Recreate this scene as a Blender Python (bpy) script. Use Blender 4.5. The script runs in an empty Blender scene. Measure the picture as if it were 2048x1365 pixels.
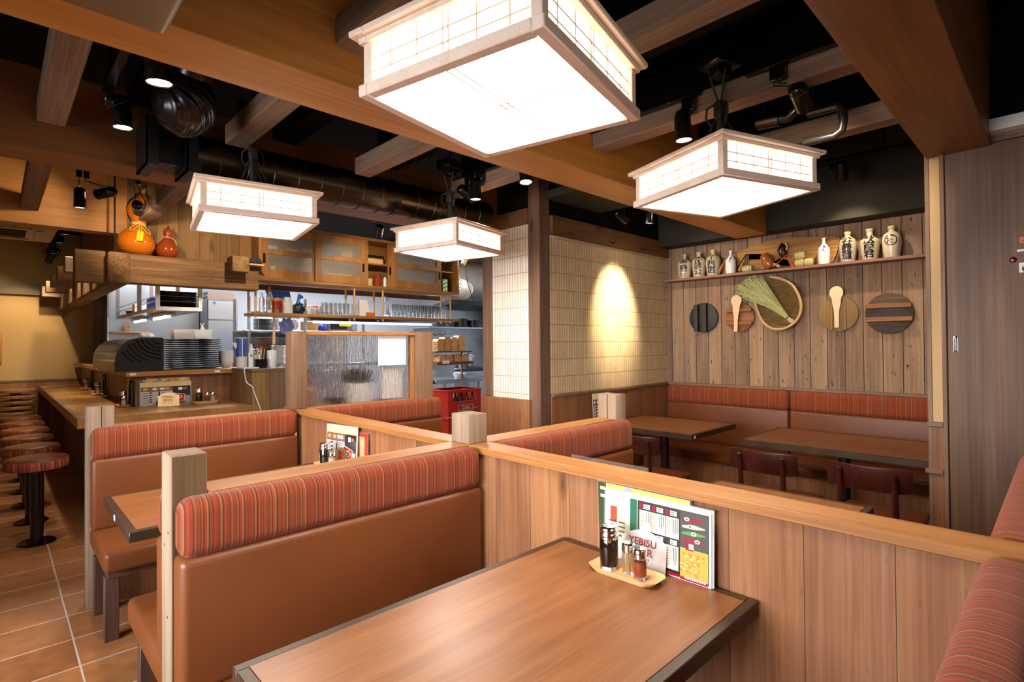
import bpy, bmesh, math, random
from mathutils import Vector, Matrix
D = bpy.data
S = bpy.context.scene
C = S.collection
random.seed(11)
PI = math.pi

# ---------------------------------------------------------------- camera, world, exposure
YAW, PITCH, ROLL, FPX = 0.802412578, 0.0110105658, -0.00785821957, 1071.07
CAMZ = 1.38
fwd = Vector((math.cos(YAW) * math.cos(PITCH), math.sin(YAW) * math.cos(PITCH), math.sin(PITCH)))
rgt = Vector((math.sin(YAW), -math.cos(YAW), 0))
upv = rgt.cross(fwd)
r2 = rgt * math.cos(ROLL) + upv * math.sin(ROLL)
u2 = -rgt * math.sin(ROLL) + upv * math.cos(ROLL)
cd = D.cameras.new('camera')
cam = D.objects.new('camera', cd)
C.objects.link(cam)
cam.matrix_world = Matrix(((r2.x, u2.x, -fwd.x, 0), (r2.y, u2.y, -fwd.y, 0), (r2.z, u2.z, -fwd.z, CAMZ), (0, 0, 0, 1)))
cd.sensor_width = 36
cd.lens = FPX * 36 / 2048
cd.shift_y = -5.64 / 2048
cd.clip_start = 0.02
S.camera = cam
S.view_settings.view_transform = 'Standard'
S.view_settings.look = 'None'
S.view_settings.exposure = 0.0
S.view_settings.gamma = 1.0
S.view_settings.use_curve_mapping = False
W = D.worlds.new('world')
S.world = W
W.use_nodes = True
W.node_tree.nodes['Background'].inputs[0].default_value = (0.75, 0.85, 1, 1)
W.node_tree.nodes['Background'].inputs[1].default_value = 0.35

def area(name, loc, aim, sx, sy, power, col=(1, 1, 1), spread=180):
    l = D.lights.new(name, 'AREA')
    l.shape = 'RECTANGLE'
    l.size, l.size_y, l.energy, l.color = sx, sy, power, col
    l.spread = math.radians(spread)
    o = D.objects.new(name, l)
    C.objects.link(o)
    o.location = loc
    o.rotation_euler = (Vector(aim) - Vector(loc)).to_track_quat('-Z', 'Y').to_euler()
    return o

DAY, KITCHEN, LANTERN, LSIDE, SPOT = 68.0, 190.0, 36.0, 4.5, 45.0
# daylight through the left street window; rear window and its lamp are added fill
area('daylight_left', (-1.72, 1.6, 1.35), (2.5, 2.3, 0.35), 2.8, 1.0, DAY, (0.95, 0.97, 1.0), 85)
area('rear_fill_light', (0.4, -2.25, 1.6), (0.8, 2, 0.9), 2.2, 1.4, DAY * 0.12, (1.0, 0.97, 0.94), 120)
# fluorescent light of the kitchen ceiling
area('kitchen_light_front', (2.6, 6.9, 2.72), (2.6, 6.9, 0), 2.6, 0.5, KITCHEN, (0.95, 0.98, 1.0))
area('kitchen_light_back', (4.4, 6.2, 2.72), (4.4, 6.2, 0), 0.5, 2.0, KITCHEN, (0.97, 0.98, 1.0))

# ---------------------------------------------------------------- geometry helpers
class G:
    def __init__(s):
        s.bm = bmesh.new()

    def box(s, x0, x1, y0, y1, z0, z1, bev=0.0, seg=1, M=None):
        b = bmesh.new()
        bmesh.ops.create_cube(b, size=1)
        for v in b.verts:
            v.co = Vector(((x0 + x1) / 2 + v.co.x * (x1 - x0), (y0 + y1) / 2 + v.co.y * (y1 - y0), (z0 + z1) / 2 + v.co.z * (z1 - z0)))
        if bev > 0:
            bmesh.ops.bevel(b, geom=list(b.edges), offset=bev, segments=seg, profile=0.5, affect='EDGES')
        return s.add(b, M)

    def add(s, b, M=None):
        if M is not None:
            b.transform(M)
        me = D.meshes.new('tmp')
        b.to_mesh(me)
        b.free()
        s.bm.from_mesh(me)
        D.meshes.remove(me)
        return s

    def cyl(s, p0, p1, r0, r1=None, n=16, caps=True):
        r1 = r0 if r1 is None else r1
        p0, p1 = Vector(p0), Vector(p1)
        d = (p1 - p0).normalized()
        a = d.orthogonal().normalized()
        c = d.cross(a)
        R = []
        for p, r in ((p0, r0), (p1, r1)):
            R.append([s.bm.verts.new(p + (a * math.cos(2 * PI * i / n) + c * math.sin(2 * PI * i / n)) * r) for i in range(n)])
        for i in range(n):
            s.bm.faces.new((R[0][i], R[0][(i + 1) % n], R[1][(i + 1) % n], R[1][i]))
        if caps:
            s.bm.faces.new(R[0][::-1])
            s.bm.faces.new(R[1])
        return s

    def tube(s, pts, r, n=8, closed=False):
        pts = [Vector(p) for p in pts]
        m = len(pts)
        rr = r if isinstance(r, (list, tuple)) else [r] * m
        ups = None
        rings = []
        for i, p in enumerate(pts):
            if closed:
                d = pts[(i + 1) % m] - pts[i - 1]
            else:
                d = pts[min(i + 1, m - 1)] - pts[max(i - 1, 0)]
            d.normalize()
            if ups is None:
                ups = d.orthogonal().normalized()
            a = (ups - d * ups.dot(d))
            a = a.normalized() if a.length > 1e-6 else d.orthogonal().normalized()
            ups = a
            c = d.cross(a)
            rings.append([s.bm.verts.new(p + (a * math.cos(2 * PI * k / n) + c * math.sin(2 * PI * k / n)) * rr[i]) for k in range(n)])
        for i in range(m if closed else m - 1):
            A, B = rings[i], rings[(i + 1) % m]
            for k in range(n):
                s.bm.faces.new((A[k], A[(k + 1) % n], B[(k + 1) % n], B[k]))
        if not closed:
            s.bm.faces.new(rings[0][::-1])
            s.bm.faces.new(rings[-1])
        return s

    def lathe(s, prof, c=(0, 0, 0), n=24, tilt=None):
        c = Vector(c)
        rings = []
        for r, z in prof:
            if r < 1e-5:
                rings.append([s.bm.verts.new(c + Vector((0, 0, z)))])
            else:
                rings.append([s.bm.verts.new(c + Vector((r * math.cos(2 * PI * i / n), r * math.sin(2 * PI * i / n), z))) for i in range(n)])
        nv = [v for R in rings for v in R]
        for A, B in zip(rings, rings[1:]):
            if len(A) == 1 and len(B) == 1:
                continue
            for i in range(n):
                j = (i + 1) % n
                if len(A) == 1:
                    s.bm.faces.new((A[0], B[j], B[i]))
                elif len(B) == 1:
                    s.bm.faces.new((A[i], A[j], B[0]))
                else:
                    s.bm.faces.new((A[i], A[j], B[j], B[i]))
        if tilt is not None:
            for v in nv:
                v.co = tilt @ v.co
        return s

    def prism(s, poly, axis, a0, a1):
        """poly: list of 2d points in the plane perpendicular to axis ('X': (y,z), 'Y': (x,z), 'Z': (x,y))"""
        def P(p, a):
            return {'X': (a, p[0], p[1]), 'Y': (p[0], a, p[1]), 'Z': (p[0], p[1], a)}[axis]
        A = [s.bm.verts.new(P(p, a0)) for p in poly]
        B = [s.bm.verts.new(P(p, a1)) for p in poly]
        k = len(poly)
        for i in range(k):
            s.bm.faces.new((A[i], A[(i + 1) % k], B[(i + 1) % k], B[i]))
        s.bm.faces.new(A[::-1])
        s.bm.faces.new(B)
        return s

    def quad(s, *pts):
        s.bm.faces.new([s.bm.verts.new(p) for p in pts])
        return s

    def xf(s, M):
        s.bm.transform(M)
        return s


def root_of(o):
    v = Vector((0, 0, 0))
    while o is not None:
        v += o.location
        o = o.parent
    return v


def obj(name, g, m, parent=None, smooth=True, angle=38):
    bm = g.bm
    bmesh.ops.recalc_face_normals(bm, faces=list(bm.faces))
    me = D.meshes.new(name)
    if parent is not None:
        bmesh.ops.translate(bm, verts=list(bm.verts), vec=-root_of(parent))
        loc = Vector((0, 0, 0))
    else:
        xs = [v.co for v in bm.verts]
        loc = Vector(((min(c.x for c in xs) + max(c.x for c in xs)) / 2, (min(c.y for c in xs) + max(c.y for c in xs)) / 2, min(c.z for c in xs)))
        bmesh.ops.translate(bm, verts=list(bm.verts), vec=-loc)
    bm.to_mesh(me)
    bm.free()
    if smooth:
        me.polygons.foreach_set('use_smooth', [True] * len(me.polygons))
        me.set_sharp_from_angle(angle=math.radians(angle))
    me.materials.append(m)
    o = D.objects.new(name, me)
    o.location = loc
    C.objects.link(o)
    o.parent = parent
    return o


def tag(o, label=None, cat=None, group=None, kind=None):
    if label:
        o['label'] = label
    if cat:
        o['category'] = cat
    if group:
        o['group'] = group
    if kind:
        o['kind'] = kind
    return o


def thing(name, label, cat, loc=(0, 0, 0), group=None, kind=None):
    o = D.objects.new(name, None)
    C.objects.link(o)
    o.location = loc
    o.empty_display_size = 0.05
    return tag(o, label, cat, group, kind)


def kids(o):
    return [c for c in D.objects if c.parent == o]


def dup(o, loc=None, rz=None, label=None, group=None, parent=None):
    c = o.copy()
    C.objects.link(c)
    c.parent = parent
    if loc is not None:
        c.location = loc
    if rz is not None:
        c.rotation_euler = (0, 0, rz)
    if label:
        c['label'] = label
    if group:
        c['group'] = group
    for k in kids(o):
        dup(k, parent=c)
    return c


def struct(name, g, m, label, cat, parent=None):
    o = obj(name, g, m, parent, smooth=False)
    return tag(o, label, cat, None, 'structure')


def text_geo(body, size, w=None, bold=0.0, sub=0, spacing=1.0):
    """letters as flat faces in the XY plane, centred; returns a bmesh"""
    cu = D.curves.new('t', 'FONT')
    cu.body = body
    cu.size = size
    cu.align_x = 'CENTER'
    cu.align_y = 'CENTER'
    cu.offset = bold * size
    cu.space_line = spacing
    cu.resolution_u = 3
    ob = D.objects.new('t', cu)
    C.objects.link(ob)
    dg = bpy.context.evaluated_depsgraph_get()
    me = D.meshes.new_from_object(ob.evaluated_get(dg))
    b = bmesh.new()
    b.from_mesh(me)
    D.objects.remove(ob)
    D.curves.remove(cu)
    D.meshes.remove(me)
    if w and b.verts:
        xs = [v.co.x for v in b.verts]
        k = w / max(1e-6, max(xs) - min(xs))
        for v in b.verts:
            v.co.x *= k
    if sub:
        bmesh.ops.triangulate(b, faces=list(b.faces))
        bmesh.ops.subdivide_edges(b, edges=list(b.edges), cuts=sub, use_grid_fill=True)
    return b


def frame(o, x, y):
    """matrix placing local XY plane at o with unit axes x (right) and y (up)"""
    x, y = Vector(x).normalized(), Vector(y).normalized()
    z = x.cross(y)
    return Matrix(((x.x, y.x, z.x, o[0]), (x.y, y.y, z.y, o[1]), (x.z, y.z, z.z, o[2]), (0, 0, 0, 1)))


def text(name, body, size, M, m, parent, w=None, bold=0.0):
    g = G()
    g.add(text_geo(body, size, w, bold), M)
    return obj(name, g, m, parent, smooth=False)


def srgb(h):
    h = h.lstrip('#')
    v = [int(h[i:i + 2], 16) / 255 for i in (0, 2, 4)]
    return tuple(c / 12.92 if c <= 0.04045 else ((c + 0.055) / 1.055) ** 2.4 for c in v) + (1.0,)


def printed(name, w, h, quads, M, m, parent, thick=0.0008):
    """a printed sheet: base slab plus flat inked shapes, colour kept in a face-corner attribute.
    quads: (x0,y0,x1,y1,col) or (polygon,col) in sheet units 0..1"""
    bm = bmesh.new()
    lay = bm.loops.layers.float_color.new('ink')
    def face(pts, col):
        f = bm.faces.new([bm.verts.new(p) for p in pts])
        for l in f.loops:
            l[lay] = srgb(col)
    base = quads[0]
    z = thick
    for s in ((0, 0, 0), ):
        P = [(-w / 2, 0), (w / 2, 0), (w / 2, h), (-w / 2, h)]
        face([(x, y, z) for x, y in P], base)
        face([(x, y, 0) for x, y in P[::-1]], 'e8e4dc')
        for i in range(4):
            a, b = P[i], P[(i + 1) % 4]
            face([(a[0], a[1], 0), (b[0], b[1], 0), (b[0], b[1], z), (a[0], a[1], z)], 'f0ece4')
    for k, q in enumerate(quads[1:]):
        zz = z + 0.00004 * (k + 1)
        if len(q) == 5:
            x0, y0, x1, y1, c = q
            pts = [(x0, y0), (x1, y0), (x1, y1), (x0, y1)]
        else:
            pts, c = q
        face([((x - 0.5) * w, y * h, zz) for x, y in pts], c)
    bm.transform(M)
    me = D.meshes.new(name)
    bmesh.ops.translate(bm, verts=list(bm.verts), vec=-root_of(parent))
    bm.to_mesh(me)
    bm.free()
    me.materials.append(m)
    o = D.objects.new(name, me)
    C.objects.link(o)
    o.parent = parent
    return o

# ---------------------------------------------------------------- materials
class NT:
    def __init__(s, name, rough=0.5, metal=0.0, spec=0.5):
        s.m = D.materials.new(name)
        s.m.use_nodes = True
        s.t = s.m.node_tree
        s.b = s.t.nodes['Principled BSDF']
        s.b.inputs['Roughness'].default_value = rough
        s.b.inputs['Metallic'].default_value = metal
        s.b.inputs['Specular IOR Level'].default_value = spec

    def put(s, sock, v):
        if isinstance(v, bpy.types.NodeSocket):
            s.t.links.new(v, sock)
        else:
            sock.default_value = v

    def n(s, ty, ins=None, **kw):
        nd = s.t.nodes.new('ShaderNode' + ty)
        for k, v in kw.items():
            setattr(nd, k, v)
        for k, v in (ins or {}).items():
            s.put(nd.inputs[k], v)
        return nd

    def math(s, op, a, b=0.0, c=0.0, clamp=False):
        nd = s.n('Math', {0: a, 1: b, 2: c}, operation=op)
        nd.use_clamp = clamp
        return nd.outputs[0]

    def mix(s, f, a, b, mode='MIX'):
        nd = s.n('Mix', None, data_type='RGBA', blend_type=mode)
        s.put(nd.inputs[0], f)
        s.put(nd.inputs[6], a)
        s.put(nd.inputs[7], b)
        return nd.outputs[2]

    def ramp(s, f, stops, interp='LINEAR'):
        nd = s.n('ValToRGB', {0: f})
        cr = nd.color_ramp
        cr.interpolation = interp
        while len(cr.elements) < len(stops):
            cr.elements.new(0.5)
        for e, (p, c) in zip(cr.elements, stops):
            e.position = p
            e.color = c
        return nd.outputs[0]

    def co(s, rnd=True):
        v = s.n('TexCoord').outputs['Object']
        if rnd:
            r = s.n('ObjectInfo').outputs['Random']
            r = s.math('MULTIPLY', r, 37.0)
            cb = s.n('CombineXYZ', {0: r, 1: r, 2: r}).outputs[0]
            v = s.n('VectorMath', {0: v, 1: cb}, operation='ADD').outputs[0]
        return v

    def bump(s, h, st=0.2, dist=0.002):
        nd = s.n('Bump', {'Height': h, 'Strength': st, 'Distance': dist})
        s.t.links.new(nd.outputs[0], s.b.inputs['Normal'])

    def col(s, v):
        s.put(s.b.inputs['Base Color'], v)


def plain(name, col, rough=0.5, metal=0.0, spec=0.5, noise=0.12, nscale=18, **extra):
    k = NT(name, rough, metal, spec)
    c = srgb(col) if isinstance(col, str) else col
    nz = k.n('TexNoise', {'Vector': k.co(), 'Scale': nscale, 'Detail': 3.0}).outputs[0]
    f = k.math('MULTIPLY_ADD', nz, noise * 2, 1 - noise)
    rgb = k.n('CombineColor', {0: f, 1: f, 2: f}).outputs[0]
    k.col(k.mix(1.0, c, rgb, 'MULTIPLY'))
    for a, b in extra.items():
        k.b.inputs[a].default_value = b
    return k.m


def wood(name, c0, c1, c2, axis='X', rough=0.5, sc=1.0, plank=0, pax='X', seam=0.004, var=0.3, marks=0.0, knots=0.35, spec=0.35, bump=0.15, coat=0.0, warp=0.25):
    k = NT(name, rough, 0, spec)
    v = k.co()
    if plank:
        raw = k.n('SeparateXYZ', {0: k.n('TexCoord').outputs['Object']}).outputs['XYZ'.index(pax)]
        t = k.math('DIVIDE', raw, plank)
        t = k.math('ADD', t, 100.0)
        pid = k.math('FLOOR', t)
        fr = k.math('FRACT', t)
        wn = k.n('TexWhiteNoise', {'W': pid}, noise_dimensions='1D').outputs[0]
        sh = k.math('MULTIPLY', wn, 9.0)
        v = k.n('VectorMath', {0: v, 1: k.n('CombineXYZ', {0: sh, 1: sh, 2: sh}).outputs[0]}, operation='ADD').outputs[0]
    i = 'XYZ'.index(axis)
    s1 = [9.0 * sc] * 3
    s1[i] = 0.8 * sc
    m1 = k.n('Mapping', {0: v, 3: s1}).outputs[0]
    s2 = [110.0 * sc] * 3
    s2[i] = 2.2 * sc
    m2 = k.n('Mapping', {0: v, 3: s2}).outputs[0]
    n1 = k.n('TexNoise', {'Vector': m1, 'Scale': 1.0, 'Detail': 4.0, 'Roughness': 0.6, 'Distortion': warp}).outputs[0]
    n2 = k.n('TexNoise', {'Vector': m2, 'Scale': 1.0, 'Detail': 3.0, 'Roughness': 0.6}).outputs[0]
    f = k.math('MULTIPLY_ADD', n2, 0.42, k.math('MULTIPLY', n1, 0.58))
    A, B, E = [srgb(c) for c in (c0, c1, c2)]
    col = k.ramp(f, [(0.33, A), (0.5, B), (0.66, E)])
    if knots:
        s3 = [4.5 * sc] * 3
        s3[i] = 1.6 * sc
        vo = k.n('TexVoronoi', {'Vector': k.n('Mapping', {0: v, 3: s3}).outputs[0], 'Scale': 1.0, 'Randomness': 1.0}).outputs['Distance']
        kn = k.math('SUBTRACT', 1.0, k.math('DIVIDE', vo, 0.11), clamp=True)
        col = k.mix(k.math('MULTIPLY', kn, knots * 2, clamp=True), col, tuple(c * 0.25 for c in A[:3]) + (1,))
    if marks:
        s4 = [55.0] * 3
        s4[i] = 16.0
        nm = k.n('TexNoise', {'Vector': k.n('Mapping', {0: v, 3: s4}).outputs[0], 'Scale': 1.0, 'Detail': 2.0}).outputs[0]
        mk = k.math('MULTIPLY', k.math('SUBTRACT', nm, 0.66, clamp=True), 9 * marks, clamp=True)
        col = k.mix(mk, col, (0.012, 0.008, 0.006, 1))
    if plank:
        g = k.math('MULTIPLY_ADD', wn, var * 2, 1 - var)
        col = k.mix(1.0, col, k.n('CombineColor', {0: g, 1: g, 2: k.math('MULTIPLY_ADD', wn, -0.12, k.math('ADD', g, 0.06))}).outputs[0], 'MULTIPLY')
        se = k.math('LESS_THAN', fr, seam / plank)
        col = k.mix(se, col, (0.008, 0.005, 0.004, 1))
        h = k.math('SUBTRACT', f, k.math('MULTIPLY', se, 2.0))
    else:
        h = f
    k.col(col)
    k.bump(h, bump, 0.004)
    if coat:
        k.b.inputs['Coat Weight'].default_value = coat
        k.b.inputs['Coat Roughness'].default_value = 0.18
    return k.m


def stripes(name, axis):
    k = NT(name, 0.85, 0, 0.15)
    v = k.n('TexCoord').outputs['Object']
    w = k.n('SeparateXYZ', {0: v}).outputs['XYZ'.index(axis)]
    big = k.n('TexNoise', {'W': k.math('MULTIPLY', w, 9.0), 'Scale': 1.0, 'Detail': 0.0}, noise_dimensions='1D').outputs[0]
    fr = k.math('FRACT', k.math('ADD', k.math('DIVIDE', w, 0.092), 50.0))
    cs = ['8a3a22', 'a0462a', '9c3a24', 'a84a2c', '6a3420', '8c5a34', 'b87a44', '5c2c1a', '8e4428', 'a64c2e', '9a3620', 'a8402a', '70361e', '94562e', 'a8683a', '84402a', '9e4a2c', '7a3c22', 'b06c40', '642e1a', 'a4482c', 'ae5030', 'c08850', '5e3420', '8a5030', 'a2442a']
    base = k.ramp(fr, [(i / len(cs), srgb(c)) for i, c in enumerate(cs)], 'CONSTANT')
    wn = k.n('TexWhiteNoise', {'W': k.math('FLOOR', k.math('DIVIDE', w, 0.0021))}, noise_dimensions='1D').outputs[0]
    fine = k.ramp(wn, [(0, srgb('7c3420')), (0.25, srgb('984228')), (0.5, srgb('8a3824')), (0.75, srgb('a86a3c')), (0.9, srgb('5c2c1a'))], 'CONSTANT')
    col = k.mix(0.33, base, fine)
    col = k.mix(k.math('MULTIPLY', big, 0.2), col, srgb('9c4636'))
    thr = k.n('TexNoise', {'Vector': v, 'Scale': 900.0, 'Detail': 1.0}).outputs[0]
    f = k.math('MULTIPLY_ADD', thr, 0.5, 0.43)
    col = k.mix(1.0, col, k.n('CombineColor', {0: f, 1: f, 2: f}).outputs[0], 'MULTIPLY')
    k.col(col)
    k.bump(thr, 0.25, 0.001)
    k.b.inputs['Sheen Weight'].default_value = 0.08
    return k.m


def leather():
    k = NT('brown_vinyl', 0.42, 0, 0.4)
    v = k.co()
    nz = k.n('TexNoise', {'Vector': v, 'Scale': 3.0, 'Detail': 2.0}).outputs[0]
    k.col(k.ramp(nz, [(0.3, srgb('633416')), (0.7, srgb('6d3c1c'))]))
    vo = k.n('TexVoronoi', {'Vector': v, 'Scale': 420.0}).outputs['Distance']
    k.bump(vo, 0.12, 0.0012)
    return k.m


def emit(name, col, st):
    k = NT(name)
    k.b.inputs['Base Color'].default_value = col
    k.b.inputs['Emission Color'].default_value = col
    k.b.inputs['Emission Strength'].default_value = st
    return k.m


def glass(name, col=(1, 1, 1, 1), rough=0.0, ior=1.45, alpha=None):
    k = NT(name, rough, 0, 0.5)
    k.b.inputs['Base Color'].default_value = col
    k.b.inputs['Transmission Weight'].default_value = 1.0
    k.b.inputs['IOR'].default_value = ior
    return k.m


def thin_clear(name, col, a, rough=0.1):
    """thin clear or frosted plastic and glass: mixes a glossy surface with see-through"""
    k = NT(name, rough)
    k.b.inputs['Base Color'].default_value = col
    k.b.inputs['Alpha'].default_value = a
    return k.m


def tiles(name, c0, c1, grout, u, v, gw, ua, va, offu=0.0, offv=0.0, rough=0.35, coat=0.0, patch=True):
    """ua, va: axes 'X','Y','Z' the tile width and height run along; world-sized, object coordinates"""
    k = NT(name, rough)
    tc = k.n('NewGeometry').outputs['Position']
    sp = k.n('SeparateXYZ', {0: tc})
    a = k.math('ADD', k.math('DIVIDE', k.math('SUBTRACT', sp.outputs['XYZ'.index(ua)], offu), u), 200.0)
    b = k.math('ADD', k.math('DIVIDE', k.math('SUBTRACT', sp.outputs['XYZ'.index(va)], offv), v), 200.0)
    ia, fa = k.math('FLOOR', a), k.math('FRACT', a)
    ib, fb = k.math('FLOOR', b), k.math('FRACT', b)
    def edge(f, size):
        d = k.math('MULTIPLY', k.math('MINIMUM', f, k.math('SUBTRACT', 1.0, f)), size)
        return k.math('SUBTRACT', 1.0, k.math('DIVIDE', k.math('SUBTRACT', d, gw * 0.5), gw * 0.25), clamp=True)
    ed = k.math('MAXIMUM', edge(fa, u), edge(fb, v), clamp=True)
    wn = k.n('TexWhiteNoise', {'Vector': k.n('CombineXYZ', {0: ia, 1: ib}).outputs[0]}, noise_dimensions='2D').outputs[0]
    nz = k.n('TexNoise', {'Vector': tc, 'Scale': 14.0, 'Detail': 4.0}).outputs[0]
    f = k.math('ADD', k.math('MULTIPLY', wn, 0.3), k.math('MULTIPLY', nz, 0.7))
    col = k.ramp(f, [(0.25, srgb(c0)), (0.75, srgb(c1))])
    k.col(k.mix(ed, col, srgb(grout)))
    k.put(k.b.inputs['Roughness'], k.math('MULTIPLY_ADD', ed, 0.5, rough))
    k.bump(k.math('SUBTRACT', k.math('MULTIPLY', nz, 0.15), ed), 0.5, 0.003)
    if coat:
        k.b.inputs['Coat Weight'].default_value = coat
        k.b.inputs['Coat Roughness'].default_value = 0.12
    return k.m


def stainless(name, col='b9bcc0', rough=0.28):
    k = NT(name, rough, 1.0)
    v = k.co()
    nz = k.n('TexNoise', {'Vector': k.n('Mapping', {0: v, 3: (3, 3, 420)}).outputs[0], 'Scale': 1.0, 'Detail': 2.0}).outputs[0]
    k.col(srgb(col))
    k.put(k.b.inputs['Roughness'], k.math('MULTIPLY_ADD', nz, 0.06, rough - 0.03))
    return k.m


def ink():
    k = NT('printed_paper', 0.25)
    a = k.n('Attribute', attribute_name='ink')
    k.col(a.outputs['Color'])
    return k.m


def blue_flower():
    k = NT('blue_flower_porcelain', 0.15)
    v = k.n('TexCoord').outputs['Object']
    z = k.n('SeparateXYZ', {0: v}).outputs[2]
    nz = k.n('TexNoise', {'Vector': v, 'Scale': 42.0, 'Detail': 3.0}).outputs[0]
    nb = k.n('TexNoise', {'Vector': v, 'Scale': 13.0, 'Detail': 1.0}).outputs[0]
    f = k.math('MULTIPLY', k.math('GREATER_THAN', nz, 0.56), k.math('GREATER_THAN', nb, 0.5))
    f = k.math('MULTIPLY', f, k.math('MULTIPLY', k.math('GREATER_THAN', z, 0.035), k.math('LESS_THAN', z, 0.15)))
    k.col(k.mix(f, srgb('e6e4e2'), srgb('4656b0')))
    return k.m


M = {}
M['cap'] = lambda ax: wood('cap_wood_' + ax, '7d4d22', '9a6230', 'ab7440', ax, 0.42, 1.3, knots=0, bump=0.08)
for ax in 'XYZ':
    M['cap' + ax] = wood('divider_cap_wood_' + ax, '87562c', '9d6838', 'b07c48', ax, 0.42, 1.3, knots=0, bump=0.06)
    M['post' + ax] = wood('weathered_post_wood_' + ax, '745f4c', '8a7460', '9e8874', ax, 0.75, 0.9, knots=0.2, spec=0.2)
    M['rafter' + ax] = wood('grey_rafter_wood_' + ax, '604c3c', '7a6250', '8e7662', ax, 0.7, 1.0, knots=0.4, spec=0.2, bump=0.25)
    M['beam' + ax] = wood('golden_beam_wood_' + ax, '9a642a', 'ae7434', 'c0863f', ax, 0.55, 0.8, knots=0.0, bump=0.1)
    M['darkbeam' + ax] = wood('brown_beam_wood_' + ax, '5a3414', '6e431e', '7e5028', ax, 0.5, 0.8, knots=0.0, bump=0.1)
    M['old' + ax] = wood('hewn_beam_wood_' + ax, '4e3620', '7a5a3a', '9a7852', ax, 0.75, 0.8, knots=0.5, bump=0.5, marks=0.6, spec=0.2)
    M['table' + ax] = wood('walnut_tabletop_' + ax, '6e4224', '7d4e2c', '8c5b36', ax, 0.34, 2.6, knots=0, bump=0.03)
    M['trim' + ax] = wood('brown_trim_wood_' + ax, '5e4432', '735743', '866a54', ax, 0.6, 1.2, knots=0.1)
    M['counter' + ax] = wood('counter_wood_' + ax, '7c4f22', '9c6a34', 'b48348', ax, 0.42, 1.0, knots=0.3, marks=0.3)
M['panelX'] = wood('divider_panel_wood_X', '70452a', '8c5c3a', 'a0724c', 'Z', 0.55, 0.9, 0.19, 'X', 0.0015, 0.12, knots=0.45, marks=0.25)
M['panelY'] = wood('divider_panel_wood_Y', '70452a', '8c5c3a', 'a0724c', 'Z', 0.55, 0.9, 0.19, 'Y', 0.0015, 0.12, knots=0.45, marks=0.25)
M['plankwall'] = wood('reclaimed_plank_wall', '6c5442', '8a6e58', 'a0866e', 'Z', 0.75, 0.7, 0.128, 'Y', 0.005, 0.26, marks=1.0, knots=0.1, bump=0.3, spec=0.2)
M['plankX'] = wood('brown_plank_wall_X', '74502a', '90683a', 'a67e4c', 'Z', 0.65, 0.8, 0.17, 'X', 0.003, 0.2, marks=0.4, knots=0.4)
M['plankY'] = wood('brown_plank_wall_Y', '74502a', '90683a', 'a67e4c', 'Z', 0.65, 0.8, 0.17, 'Y', 0.003, 0.2, marks=0.4, knots=0.4)
M['cabinet'] = wood('cabinet_wood', '7e5024', '9a6834', 'ac7c46', 'X', 0.5, 1.1, knots=0.25)
M['cabinetZ'] = wood('cabinet_wood_upright', '7e5024', '9a6834', 'ac7c46', 'Z', 0.5, 1.1, knots=0.2)
M['pillar'] = wood('pillar_wood', '4e3827', '6a5040', '7e6454', 'Z', 0.7, 0.8, knots=0.5, spec=0.2)
M['header'] = wood('header_wood', '4a301a', '664426', '7c5836', 'X', 0.6, 0.8, knots=0.3)
M['door'] = wood('dark_oak_door_wood', '4a3526', '634936', '7b5e48', 'Z', 0.5, 0.55, knots=0.1, bump=0.1)
M['edge'] = wood('dark_table_edge', '2c1e14', '38281c', '443224', 'X', 0.4, 1.5, knots=0, bump=0.03)
M['darkleg'] = wood('dark_leg_wood', '3e2a20', '533a2d', '60463a', 'Z', 0.55, 1.2, knots=0.1)
M['pale'] = wood('pale_lantern_wood', 'dec2aa', 'e8d0bc', 'efdccc', 'X', 0.6, 1.5, knots=0, bump=0.03)
M['paddle'] = wood('pale_paddle_wood', 'd8b48c', 'e0c09a', 'e8ccaa', 'Z', 0.6, 1.2, knots=0, bump=0.03)
M['traywood'] = wood('blond_tray_wood', 'c9965c', 'd8aa72', 'e2b986', 'Y', 0.45, 1.4, knots=0, bump=0.03)
M['bamboo'] = wood('bamboo', 'b08c50', 'c8a468', 'd6b67c', 'Z', 0.5, 1.0, knots=0)
M['tallpost'] = wood('brown_tall_post_wood', '5e4634', '765a44', '8a6c54', 'Z', 0.7, 0.9, knots=0.35, spec=0.2)
M['olive_face'] = wood('olive_brown_post_face', '4e3c26', '624c32', '785f42', 'Z', 0.7, 0.9, knots=0.15, spec=0.2)
M['mahogany'] = wood('mahogany_chair_wood', '2a0f0a', '3a1610', '481e16', 'Z', 0.3, 1.0, knots=0, bump=0.03, coat=0.3)
M['drift'] = wood('driftwood', '7a5228', 'a87840', 'c69a60', 'Y', 0.75, 0.6, knots=0.3, marks=0.4, bump=0.5, warp=1.2)
M['stripeX'] = stripes('striped_fabric_X', 'X')
M['stripeY'] = stripes('striped_fabric_Y', 'Y')
M['vinyl'] = leather()
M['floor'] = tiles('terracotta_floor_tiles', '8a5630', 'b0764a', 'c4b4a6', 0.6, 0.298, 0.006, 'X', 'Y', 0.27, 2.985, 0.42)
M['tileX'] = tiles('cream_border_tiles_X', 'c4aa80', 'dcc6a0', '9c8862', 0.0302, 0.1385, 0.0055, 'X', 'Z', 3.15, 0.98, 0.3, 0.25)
M['tileYlit'] = tiles('daylit_border_tiles_Y', 'd6c8b6', 'eae0d4', 'aa9c8c', 0.0302, 0.1385, 0.0055, 'Y', 'Z', 2.95, 0.98, 0.3, 0.25)  # same tiles as the other wall, whitened to hold the daylight from the left
M['black'] = plain('black_paint', '0c0b0b', 0.6, spec=0.3)
M['blackceil'] = plain('black_ceiling_paint', '100e0d', 0.9, spec=0.1)
M['blacksteel'] = plain('black_steel', '121213', 0.35)
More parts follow.
